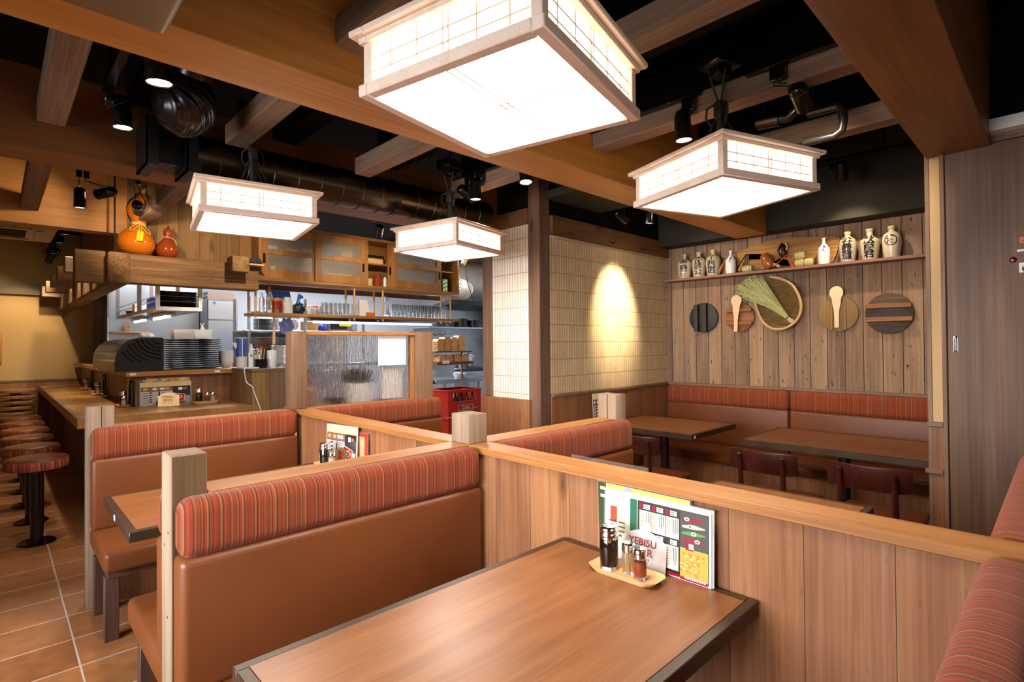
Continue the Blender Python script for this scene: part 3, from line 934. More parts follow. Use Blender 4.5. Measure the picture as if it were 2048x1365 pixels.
for i, y in enumerate((6.1, 6.55, 7.1, 7.95, 8.25, 8.75)):
    nm = ['nearest', 'second', 'third', 'fourth', 'fifth', 'farthest'][i]
    spotlight('%s spotlight of the row above the bar counter' % nm, (0.472, y, 2.62), (0.478, y, 2.45), (0.62, y + 0.1, 0.87) if i < 4 else (-0.3 if i == 4 else 0.15, 9.6, 1.35), True, 45 if i < 4 else 70, cone=70)

# round spiral duct with its end box and wrapped bend
du = thing('spiral_duct', 'dull metal spiral duct crossing below the rafters', 'duct', (1.6, 3.15, 2.25))
g = G()
prof = []
ax0, ax1, dr = 0.71, 2.75, 0.113
L = ax1 - ax0
nn = 15
pts = []
rad = []
for i in range(nn):
    x = ax0 + L * i / nn
    for dx, rr in ((0.0, dr), (0.003, dr + 0.004), (0.008, dr + 0.004), (0.011, dr)):
        pts.append((x + dx, 3.15, 2.372))
        rad.append(rr)
pts.append((ax1, 3.15, 2.372))
rad.append(dr)
g.tube(pts, rad, 32)
obj('duct_pipe', g, M['duct'], du)
g = G().box(0.53, 0.73, 3.10, 3.25, 2.29, 2.48, 0.004)
obj('end_box', g, M['blacksteel'], du)
for x in (0.515, 0.685):
    g = G().box(x, x + 0.008, 3.02, 3.27, 2.255, 2.49).box(x, x + 0.05, 3.02, 3.028, 2.255, 2.49).box(x, x + 0.05, 3.028, 3.27, 2.255, 2.262)
    obj('angle_bracket', g, M['blacksteel'], du, smooth=False)
obj('hanger_rod', G().cyl((1.92, 3.15, 2.485), (1.92, 3.15, 2.95), 0.005, n=8).lathe([(0.113, -0.012), (0.117, -0.012), (0.117, 0.012), (0.113, 0.012)], n=32, tilt=Matrix.Translation((1.92, 3.15, 2.372)) @ Matrix.Rotation(PI / 2, 4, 'Y')), M['blacksteel'], du)
# wrapped bend: bulging sheet with pleats
b = bmesh.new()
bmesh.ops.create_uvsphere(b, u_segments=96, v_segments=64, radius=1)
for v in b.verts:
    p = v.co.copy()
    a = math.atan2(p.y + 0.55 * 0, p.x)
    q_ = math.atan2(p.z - 0.45, p.x + 0.95)
    pl = 0.045 * abs(math.sin(9 * q_ + 1.5 * p.y)) + 0.03 * abs(math.sin(17 * q_ + 4 * p.y + 1))
    p *= 1 + pl
    v.co = Vector((0.115 * p.x, 0.14 * p.y, 0.13 * p.z))
g = G().add(b, Matrix.Translation((0.60, 2.68, 2.445)))
g.tube([(0.62, 2.60, 2.56), (0.63, 2.5, 2.68), (0.64, 2.42, 2.95)], 0.085, 20)
obj('wrapped_bend', g, M['bag'], du, angle=89)

# ceiling cassette air conditioners
def cassette(label, x0, x1, y0, y1, z):
    t = thing('ceiling_air_conditioner', label, 'air conditioner', ((x0 + x1) / 2, (y0 + y1) / 2, z))
    obj('panel', G().box(x0, x1, y0, y1, z, z + 0.05, 0.022, 4), M['bronze'], t)
    obj('housing', G().box(x0 + 0.06, x1 - 0.06, y0 + 0.06, y1 - 0.06, z + 0.05, 2.95), M['blackceil'], t, smooth=False)
    cx, cy, w, h = (x0 + x1) / 2, (y0 + y1) / 2, (x1 - x0), (y1 - y0)
    g = G()
    for i in range(14):
        y = cy - h * 0.24 + h * 0.48 * i / 13
        g.box(cx - w * 0.26, cx + w * 0.26, y - 0.006, y + 0.004, z - 0.004, z + 0.002)
    obj('intake_grille', g, M['black'], t, smooth=False)
    for s in (-1, 1):
        obj('louver', G().box(cx - w * 0.3, cx + w * 0.3, cy + s * h * 0.36 - 0.025, cy + s * h * 0.36 + 0.025, z - 0.006, z + 0.002, 0.003), M['blacksteel'], t)
        obj('louver', G().box(cx + s * w * 0.36 - 0.025, cx + s * w * 0.36 + 0.025, cy - h * 0.3, cy + h * 0.3, z - 0.006, z + 0.002, 0.003), M['blacksteel'], t)
    return t
ac = cassette('bronze ceiling air conditioner cut off by the upper left corner', -0.45, 0.343, 0.9, 1.735, 2.24)
g = G().box(0.24, 0.31, 1.50, 1.512, 2.234, 2.242).box(0.24, 0.31, 1.32, 1.332, 2.234, 2.242).box(0.24, 0.252, 1.332, 1.50, 2.234, 2.242).box(0.298, 0.31, 1.332, 1.50, 2.234, 2.242)
obj('sensor_frame', g, M['black'], ac, smooth=False)
cassette('ceiling air conditioner far back beside the spotlight row', -0.45, 0.415, 6.3, 7.15, 2.44)
t = thing('hanging_duct_box', 'black hanging duct box between tall pillar and golden beam', 'duct', (3.3, 2.4, 2.5))
obj('box', G().box(3.05, 3.75, 2.1, 2.78, 2.5, 2.56, 0.004), M['soffit'], t)
obj('upper_box', G().box(3.12, 3.68, 2.16, 2.72, 2.56, 2.95), M['blackceil'], t, smooth=False)
# pipes above the right lantern
t = thing('lagged_pipes', 'black lagged pipes crossing the rafters above the right lantern', 'pipe', (2.75, 0.9, 2.33))
obj('pipe_sleeve', G().cyl((2.75, 1.06, 2.48), (2.75, 0.955, 2.47), 0.036, n=20), M['duct'], t)
obj('pipe_bend', G().tube([(2.75, 0.96, 2.47), (2.75, 0.915, 2.465), (2.75, 0.885, 2.49), (2.75, 0.872, 2.54), (2.75, 0.87, 2.62), (2.75, 0.87, 2.93)], 0.024, 14), M['bag'], t)
obj('pipe_loop', G().tube([(2.78, 0.84, 2.465), (2.78, 0.76, 2.462), (2.78, 0.715, 2.462), (2.78, 0.697, 2.44), (2.78, 0.692, 2.39), (2.78, 0.70, 2.345), (2.78, 0.73, 2.33), (2.78, 0.86, 2.335)], 0.02, 14), M['bag'], t)
obj('hanger_rod', G().cyl((2.75, 1.03, 2.5), (2.75, 1.03, 2.95), 0.005, n=8), M['blacksteel'], t)
tag(obj('hanging_rod', G().cyl((0.688, 5.26, 2.137), (0.688, 5.26, 2.95), 0.006, n=8), M['blacksteel']), 'thin black rod standing on the log beam left of the gourds', 'rod')

# ================================================================ booth dividers
def divider(label, x0, x1, y0, y1, axis, panel_in=0.012, zt=0.954):
    t = thing('booth_divider', label, 'divider', ((x0 + x1) / 2, (y0 + y1) / 2, 0), None, 'thing')
    i = panel_in
    if axis == 'Y':
        obj('panel', G().box(x0 + i, x1 - i, y0, y1, 0.0, zt - 0.03), M['panelY'], t, smooth=False)
    else:
        obj('panel', G().box(x0, x1, y0 + i, y1 - i, 0.0, zt - 0.03), M['panelX'], t, smooth=False)
    obj('cap', G().box(x0, x1, y0, y1, zt - 0.03, zt, 0.0025), M['cap' + axis], t)
    return t

divider('long wooden booth divider running from the right foreground to the glass screen', 1.444, 1.556, -1.9, 3.585, 'Y')
divider('wooden booth divider behind the nearest striped headrest', 0.455, 1.442, 1.764, 1.884, 'X')
divider('wooden booth divider right of the short central post', 1.558, 2.505, 1.764, 1.884, 'X')
divider('wooden booth divider backing the left far striped bench', 0.472, 1.424, 3.592, 3.70, 'X')
divider('wooden booth divider under the ribbed glass screen', 1.532, 2.412, 3.592, 3.70, 'X')
divider('wooden booth divider at the right edge carrying the cropped headrests', 0.46, 1.442, -0.09, 0.03, 'X')
divider('wooden booth divider behind the cropped headrest past the long divider', 1.558, 2.80, -0.09, 0.03, 'X')

def post(label, x0, x1, y0, y1, z0, z1, crack=None, m=None):
    t = thing('booth_post', label, 'post', ((x0 + x1) / 2, (y0 + y1) / 2, z0))
    obj('shaft', G().box(x0, x1, y0, y1, z0, z1, 0.004, 2), m or M['postZ'], t)
    if crack == 'Y':
        xm = x0 + (x1 - x0) * 0.52
        obj('crack', G().box(xm - 0.0018, xm + 0.0018, y0 - 0.0004, y0 + 0.004, z1 - 0.16, z1 - 0.002), M['black'], t, smooth=False)
    if crack == 'X':
        ym = y0 + (y1 - y0) * 0.45
        obj('crack', G().box(x0 - 0.0004, x0 + 0.004, ym - 0.0022, ym + 0.0022, z0, z1 - 0.001), M['black'], t, smooth=False)
    return t
p = post('grey timber post at the near end of the first striped bench', 0.36, 0.452, 1.765, 1.885, 0, 1.068)
obj('front_face', G().box(0.363, 0.449, 1.7635, 1.766, 0.004, 1.065), M['olive_face'], p, smooth=False)  # thin sheet, darker and browner than the other faces of the post
for y, z in ((1.80, 0.845), (1.845, 0.80), (1.81, 0.60)):
    obj('screw_hole', G().cyl((0.3595, y, z), (0.361, y, z), 0.004, n=10), M['black'], p, smooth=False)
post('cracked grey timber post at the left end of the far bench', 0.352, 0.469, 3.592, 3.70, 0, 1.063, 'Y')
post('short weathered post stub where the central dividers cross', 1.448, 1.553, 1.767, 1.886, 0.9545, 1.079)
post('cracked timber post at the right end of the middle divider', 2.507, 2.607, 1.762, 1.886, 0, 1.09, 'X')
post('tall brown post left of the ribbed glass screen', 1.426, 1.530, 3.592, 3.70, 0.9545, 1.477, None, M['tallpost'])
post('tall brown post right of the ribbed glass screen', 2.414, 2.572, 3.592, 3.70, 0, 1.485, None, M['tallpost'])

# ribbed glass screen
sc = thing('glass_screen', 'ribbed glass screen between two tall brown posts', 'screen', (1.97, 3.645, 0.955))
obj('top_rail', G().box(1.532, 2.412, 3.60, 3.69, 1.455, 1.478, 0.002), M['capX'], sc)
k = NT('ribbed_glass', 0.12)
k.b.inputs['Base Color'].default_value = (0.93, 0.92, 0.9, 1)
k.b.inputs['Alpha'].default_value = 0.55
k.b.inputs['Transmission Weight'].default_value = 1.0
k.b.inputs['IOR'].default_value = 1.3
v = k.n('TexCoord').outputs['Object']
nz = k.n('TexNoise', {'Vector': k.n('Mapping', {0: v, 3: (95, 1, 9)}).outputs[0], 'Scale': 1.0, 'Detail': 2.0}).outputs[0]
k.bump(nz, 1.0, 0.02)
M['ribbed'] = k.m
obj('pane', G().box(1.532, 2.385, 3.640, 3.646, 0.955, 1.455), M['ribbed'], sc, smooth=False)
obj('side_rail', G().box(2.385, 2.412, 3.62, 3.67, 0.955, 1.455, 0.002), M['capZ'], sc)
tag(obj('paper_notice', G().box(2.10, 2.345, 3.6375, 3.6395, 1.225, 1.453), M['white'], None, smooth=False), 'blank white paper sheet taped on the upper right of the glass screen', 'paper')
tag(obj('white_carton', G().box(2.16, 2.33, 3.68, 3.70, 0.965, 1.20), M['white'], None, smooth=False), 'tall white carton behind the lower right of the glass screen', 'carton')
g = G().box(1.93, 2.115, 3.80, 3.92, 0.87, 1.065, 0.004)
# items on a narrow side table behind the screen
tb = thing('service_table', 'narrow service table standing behind the glass screen', 'table', (2.0, 3.86, 0))
obj('top', G().box(1.545, 2.40, 3.73, 4.05, 0.90, 0.93, 0.003), M['counterX'], tb)
for x in (1.56, 2.36):
    for y in (3.74, 4.02):
        obj('leg', G().box(x, x + 0.03, y, y + 0.02, 0, 0.90), M['darkleg'], tb, smooth=False)
tag(obj('white_box', G().box(1.945, 2.135, 3.80, 3.90, 0.931, 1.085, 0.004), M['white']), 'white box of dark leaves behind the glass screen', 'box')
g = G()
for i in range(150):
    a, b2 = random.random() * 6.28, random.random()
    p = Vector((2.04 + 0.085 * math.cos(a) * b2, 3.85 + 0.045 * math.sin(a) * b2, 1.086))
    q = p + Vector((random.uniform(-0.06, 0.06), random.uniform(-0.03, 0.03), random.uniform(0.02, 0.13)))
    s = Vector((random.uniform(-1, 1), random.uniform(-1, 1), 0.2)).normalized() * 0.012
    g.quad(p, p.lerp(q, 0.6) + s, q, p.lerp(q, 0.6) - s)
tag(obj('dark_leaves', g, plain('dark_leaves', '241c10', 0.7), None, smooth=False), 'bunch of dark leaves standing in the white box', 'plant', None, 'stuff')
tag(obj('black_bowl', G().lathe([(0, 0), (0.035, 0), (0.06, 0.05), (0.055, 0.05), (0.03, 0.008), (0, 0.008)], (1.865, 3.85, 0.931)), M['blackgloss']), 'black bowl left of the white box behind the glass screen', 'bowl')

def beer_sign(label, loc, w, h, right, up, mat, txt=True):
    """bent metal stand with an arched top, lettering on the front"""
    right, up = Vector(right).normalized(), Vector(up).normalized()
    t = thing('counter_sign', label, 'sign', loc)
    n = 14
    poly = [(-w / 2, 0), (w / 2, 0), (w / 2, h * 0.76)]
    for i in range(1, n):
        a = i / n
        poly.append((w / 2 - w * a, h * 0.76 + h * 0.24 * math.sin(PI * a)))
    poly.append((-w / 2, h * 0.76))
    F = frame(loc, right, up)
    nrm = right.cross(up)
    g = G().prism(poly, 'Z', -0.0008, 0.0)
    g.box(-w / 2, w / 2, 0, 0.0012, 0.0, 0.02)
    obj('plate', g.xf(F), mat, t, smooth=False)
    if txt:
        for s, y, sz, ww in (('YEBISU', 0.68, 0.19, 0.62), ('BEER', 0.44, 0.19, 0.46)):
            text('lettering', s, h * sz * 1.35, F @ Matrix.Translation((-0.02 * w, h * y, 0.0006)), M['redtext'], t, w * ww, 0.02)
        text('lettering', 'あります。', h * 0.15, F @ Matrix.Translation((0, h * 0.23, 0.0004)), M['redtext'], t, w * 0.5)
    return t
beer_sign('arched beer sign seen through the ribbed glass screen', (1.625, 3.80, 0.931), 0.16, 0.155, (1, 0, 0), (0, 0.1, 1), M['brass'])

# ================================================================ booth benches
def bench(label, x0, x1, yb, s, seat=0.56, legs=(), hz=0.957, deep=0.095, group='striped headrest booth benches', base=False):
    """yb: face of the divider behind; s: -1 when sitters look towards -Y, +1 towards +Y"""
    t = thing('booth_bench', label, 'bench', ((x0 + x1) / 2, yb + s * seat / 2, 0), group)
    def Y(a, b):
        return (min(yb + s * a, yb + s * b), max(yb + s * a, yb + s * b))
    f0, f1 = Y(0.002, seat)
    obj('seat_cushion', G().box(x0, x1, f0, f1, 0.335, 0.432, 0.022, 4), M['vinyl'], t)
    a, b = Y(0.002, deep + 0.004)
    obj('backrest', G().box(x0, x1, a, b, 0.425, 0.797, 0.022, 4), M['vinyl'], t)
    a, b = Y(0.002, deep + 0.004)
    obj('headrest', G().box(x0, x1, a, b, 0.79, hz, 0.04, 6), M['stripeX'], t)
    a, b = Y(0.06, seat - 0.06)
    obj('seat_rail', G().box(x0 + 0.02, x1 - 0.02, a, b, 0.295, 0.337), M['darkleg'], t, smooth=False)
    for lx in legs:
        for q in (0.06, seat - 0.12):
            a, b = Y(q, q + 0.055)
            obj('leg', G().box(lx, lx + 0.055, a, b, 0, 0.30, 0.002), M['darkleg'], t)
    return t
bench('nearest booth bench whose striped headrest crosses the foreground', 0.362, 1.438, 1.764, -1, 0.565, (0.385, 1.35))
bench('brown booth bench hidden behind the near timber post facing the left table', 0.362, 1.438, 1.884, 1, 0.60, (0.385, 1.35), 0.938)
bench('left far booth bench with pink striped headrest before the counter', 0.362, 1.432, 3.592, -1, 0.53, (0.372, 1.35))
bench('far booth bench under the glass screen with striped headrest', 1.566, 2.60, 3.592, -1, 0.53, (1.58, 2.53))
bench('booth bench right of the long divider with orange striped headrest', 1.566, 2.55, 1.764, -1, 0.565, (1.58, 2.47))
bench('booth bench cut off at the lower right corner with curved striped headrest', 0.47, 1.438, 0.03, 1, 0.56, (0.49, 1.35))
bench('booth bench cut off at the right edge beyond the long divider', 1.566, 2.80, 0.03, 1, 0.56, (1.58, 2.70))

# long bench on the plank wall (two backs)
t = thing('long_bench', 'long brown wall bench with two striped headrests under the plank wall', 'bench', (4.66, 1.64, 0))
obj('seat_cushion', G().box(4.38, 4.945, 0.49, 2.80, 0.36, 0.432, 0.02, 3), M['vinyl'], t)
obj('kick_panel', G().box(4.42, 4.44, 0.49, 2.80, 0, 0.36), M['panelY'], t, smooth=False)
for a, b in ((0.49, 1.645), (1.652, 2.80)):
    obj('backrest', G().box(4.86, 4.945, a, b, 0.425, 0.797, 0.02, 4), M['vinyl'], t)
    obj('headrest', G().box(4.855, 4.945, a, b, 0.79, 0.96, 0.04, 6), M['stripeY'], t)

# ================================================================ tables
def table(label, x0, x1, y0, y1, band=0.026, sticker=None, group='dark edged walnut tables', base='box'):
    t = thing('dining_table', label, 'table', ((x0 + x1) / 2, (y0 + y1) / 2, 0), group)
    z = 0.70
    obj('tabletop', G().box(x0 + band, x1 - band, y0 + band, y1 - band, z - 0.038, z + 0.0003, 0.0006), M['tableX'], t)
    g = G()
    g.box(x0, x1, y0, y0 + band, z - 0.04, z, 0.002).box(x0, x1, y1 - band, y1, z - 0.04, z, 0.002)
    g.box(x0, x0 + band, y0 + band, y1 - band, z - 0.04, z, 0.002).box(x1 - band, x1, y0 + band, y1 - band, z - 0.04, z, 0.002)
    obj('edge_band', g, M['edge'], t)
    cx, cy = (x0 + x1) / 2, (y0 + y1) / 2
    obj('pedestal', G().cyl((cx, cy, 0.012), (cx, cy, z - 0.045), 0.035, n=20), M['blacksteel'], t)
    obj('base_plate', G().box(cx - 0.22, cx + 0.22, cy - 0.2, cy + 0.2, 0, 0.014, 0.005), M['blacksteel'], t)
    obj('mount_plate', G().box(cx - 0.15, cx + 0.15, cy - 0.15, cy + 0.15, z - 0.048, z - 0.039), M['blacksteel'], t, smooth=False)
    if sticker:
        obj('number_sticker', G().box(*sticker), M['whiteplastic'], t, smooth=False)
    return t
table('large walnut table filling the bottom foreground with menus on it', 0.364, 1.443, 0.57, 1.239)
table('walnut table between the left two benches behind the near post', 0.356, 1.443, 2.392, 3.05, sticker=(0.3552, 0.3562, 2.71, 2.74, 0.668, 0.690))
table('walnut table half hidden behind the long divider on the right', 1.557, 2.588, 0.556, 1.215)
table('dark walnut table beside the tile wall in the back alcove', 3.68, 4.44, 1.92, 2.798, sticker=(3.715, 3.745, 1.9188, 1.9198, 0.668, 0.690))
table('dark walnut table by the sliding door end of the long bench', 3.77, 4.50, 0.50, 1.605)

# ================================================================ dining chairs
M['seatm'] = plain('reddish_chair_seat', '6a321c', 0.45)
def chair(label, x, y):
    t = thing('dining_chair', label, 'chair', (0, 0, 0), 'mahogany dining chairs at the back tables')
    # chair local: back at x=0 side, seat towards +X
    g = G().box(0.03, 0.43, -0.20, 0.20, 0.405, 0.435, 0.014, 3)
    obj('seat', g, M['seatm'], t)
    n = 12
    b = bmesh.new()
    vs = []
    for i in range(n + 1):
        u = -1 + 2 * i / n
        y0 = 0.19 * u
        xo = -0.035 * (1 - u * u)
        hz = 0.088 * (1 - 0.25 * abs(u) ** 6)
        row = []
        for dz in (-1, 1):
            for dx in (0, 0.016):
                row.append(b.verts.new((xo + dx - 0.02 * dz * 0.5, y0, 0.672 + dz * hz * 0.72 + (0.012 * u * u if dz > 0 else 0))))
        vs.append(row)
    for i in range(n):
        A, B = vs[i], vs[i + 1]
        for p, q in ((0, 1), (1, 3), (3, 2), (2, 0)):
            b.faces.new((A[p], A[q], B[q], B[p]))
    b.faces.new((vs[0][0], vs[0][1], vs[0][3], vs[0][2]))
    b.faces.new((vs[-1][2], vs[-1][3], vs[-1][1], vs[-1][0]))
    bmesh.ops.bevel(b, geom=list(b.edges), offset=0.003, segments=2, profile=0.5, affect='EDGES')
    obj('backrest', G().add(b), M['mahogany'], t)
    for s in (-1, 1):
        obj('leg', G().tube([(-0.028, s * 0.118, 0.0), (-0.008, s * 0.120, 0.40), (-0.022, s * 0.121, 0.60), (-0.045, s * 0.121, 0.715)], [0.013, 0.017, 0.0155, 0.012], 14), M['mahogany'], t)
        obj('leg', G().tube([(0.40, s * 0.175, 0.0), (0.395, s * 0.17, 0.41)], [0.012, 0.017], 14), M['mahogany'], t)
        obj('side_rail', G().box(0.0, 0.39, s * 0.145 - 0.01, s * 0.145 + 0.01, 0.37, 0.407, 0.003), M['mahogany'], t)
    obj('back_rail', G().box(-0.012, 0.008, -0.115, 0.115, 0.36, 0.40, 0.003), M['mahogany'], t)
    t.location = (x, y, 0)
    return t
c1 = chair('dark mahogany chair in front of the table by the sliding door, the left one', 3.26, 1.255)
def chaincopy(src, label, x, y):
    return dup(src, (x, y, 0), 0, label)
chaincopy(c1, 'dark mahogany chair nearest the sliding door', 3.26, 0.725)
chaincopy(c1, 'mahogany chair half hidden behind the orange striped bench end', 3.22, 2.10)

# ================================================================ bar counter and stools
ct = thing('bar_counter', 'long golden wood bar counter turning the corner on the left', 'counter', (0.65, 7.2, 0))
poly = [(0.425, 4.895), (1.60, 4.895), (1.60, 5.53), (0.862, 5.53), (0.862, 9.565), (0.425, 9.565)]
g = G().prism(poly, 'Z', 0.797, 0.87)
bmesh.ops.bevel(g.bm, geom=[e for e in g.bm.edges], offset=0.003, segments=1, profile=0.5, affect='EDGES')
obj('countertop', g, M['counterY'], ct)
g = G().box(0.425, 0.455, 4.898, 9.565, 0.8702, 0.8712)
obj('edge_strip', G().box(0.427, 0.452, 4.897, 9.56, 0.8698, 0.8706), M['trimY'], ct, smooth=False)
obj('front_panel', G().box(0.66, 0.685, 5.16, 9.56, 0.0, 0.797), M['darkleg'], ct, smooth=False)
obj('end_panel', G().box(0.66, 1.60, 5.13, 5.16, 0.0, 0.797), M['panelX'], ct, smooth=False)
ld = thing('counter_ledge', 'raised wooden ledge behind the bar counter', 'ledge', (1.0, 7.2, 0))
obj('riser_front', G().box(0.868, 1.745, 5.545, 5.57, 0.40, 1.13), M['panelX'], ld, smooth=False)
obj('riser_side', G().box(0.868, 0.893, 5.57, 9.56, 0.40, 1.13), M['panelY'], ld, smooth=False)
poly = [(0.79, 5.45), (1.755, 5.45), (1.755, 5.98), (1.04, 5.98), (1.04, 9.56), (0.79, 9.56)]
g = G().prism(poly, 'Z', 1.13, 1.17)
bmesh.ops.bevel(g.bm, geom=[e for e in g.bm.edges], offset=0.002, segments=1, profile=0.5, affect='EDGES')
obj('ledge_top', g, M['counterX'], ld)
g = G()
for x in (0.815, 1.46):
    g.box(x, x + 0.045, 5.4485, 5.4505, 1.142, 1.158)
for y in (5.75, 6.15, 6.65, 7.2, 7.8, 8.6):
    g.box(0.7885, 0.7905, y, y + 0.03, 1.143, 1.157)
obj('number_sticker', g, M['whiteplastic'], ld, smooth=False)
# end cabinet closing the counter
ec = thing('counter_cabinet', 'wood panelled cabinet closing the right end of the bar counter', 'cabinet', (1.72, 5.2, 0))
obj('body', G().box(1.605, 1.90, 4.90, 5.445, 0.0, 1.15), M['plankX'], ec, smooth=False)
obj('top', G().box(1.60, 1.905, 4.89, 5.445, 1.15, 1.178, 0.002), M['trimX'], ec)
obj('corner_panel', G().box(1.752, 1.906, 4.885, 4.90, 0.0, 1.15), M['trimZ'], ec, smooth=False)

def stool(label, x, y):
    t = thing('bar_stool', label, 'stool', (0, 0, 0), 'round bar stools along the counter')
    obj('seat_side', G().lathe([(0, 0.53), (0.172, 0.53), (0.178, 0.54), (0.178, 0.585), (0.175, 0.59), (0, 0.59)], n=48), M['stripeS'], t)
    obj('seat_top', G().lathe([(0.176, 0.586), (0.174, 0.596), (0.165, 0.604), (0.14, 0.609), (0, 0.612)], n=48), M['vinyl'], t)
    obj('pedestal', G().cyl((0, 0, 0.012), (0, 0, 0.53), 0.038, n=28), M['blackgloss'], t)
    obj('base_plate', G().lathe([(0, 0.0), (0.105, 0.0), (0.108, 0.006), (0.10, 0.014), (0.05, 0.018), (0, 0.018)], n=40), M['blackgloss'], t)
    t.location = (x, y, 0)
    return t
# stripes running round the seat: angle based coordinate
k = NT('striped_fabric_round', 0.85, 0, 0.15)
v = k.n('TexCoord').outputs['Object']
sp = k.n('SeparateXYZ', {0: v})
an = k.math('ARCTAN2', sp.outputs[1], sp.outputs[0])
wn = k.n('TexWhiteNoise', {'W': k.math('FLOOR', k.math('MULTIPLY', an, 36.0))}, noise_dimensions='1D').outputs[0]
k.col(k.ramp(wn, [(0, srgb('7c3a2c')), (0.2, srgb('9c5040')), (0.5, srgb('8a4636')), (0.7, srgb('a8704e')), (0.85, srgb('64332a'))], 'CONSTANT'))
M['stripeS'] = k.m
s0 = stool('bar stool nearest the camera at the counter corner', 0.219, 5.085)
for i, nm in enumerate(('second bar stool back from the camera', 'third bar stool back from the camera', 'fourth bar stool back from the camera', 'fifth bar stool back from the camera', 'sixth bar stool from the camera beside the stacked wooden rounds')):
    dup(s0, (0.212, 5.72 + 0.618 * i, 0), 0.4 * i, nm)
# stack of wooden rounds at the far end
for i in range(5):
    z = 0.612 + 0.0685 * i if i else 0.612
    z = [0.58, 0.645, 0.71, 0.775, 0.845][i]
    nm = ['lowest', 'second lowest', 'middle', 'second highest', 'topmost'][i]
    g = G().lathe([(0, 0), (0.185, 0), (0.19, 0.006), (0.19, 0.03), (0.185, 0.036), (0, 0.038)], (0.185, 8.82, z), 40)
    g.cyl((0.185, 8.82, z - 0.0265), (0.185, 8.82, z + 0.001), 0.05, n=16)
    tag(obj('wooden_round', g, M['counterX']), '%s pale wooden round of the stack at the far counter end' % nm, 'wooden seat', 'wooden rounds stacked at the far counter end')
t = thing('stool_trolley', 'dark support carrying the stack of wooden rounds', 'stand', (0.185, 8.82, 0))
obj('column', G().cyl((0.185, 8.82, 0.012), (0.185, 8.82, 0.552), 0.04, n=20), M['blackgloss'], t)
obj('base_plate', G().lathe([(0, 0.0), (0.12, 0.0), (0.12, 0.01), (0, 0.014)], (0.185, 8.82, 0), 32), M['blackgloss'], t)
t = thing('wall_plaque', 'brown wooden plaque on the ochre wall cut by the left edge', 'plaque', (-0.06, 9.58, 1.1))
obj('board', G().box(-0.22, 0.072, 9.57, 9.598, 1.18, 1.62, 0.012, 3), M['counterZ'], t)

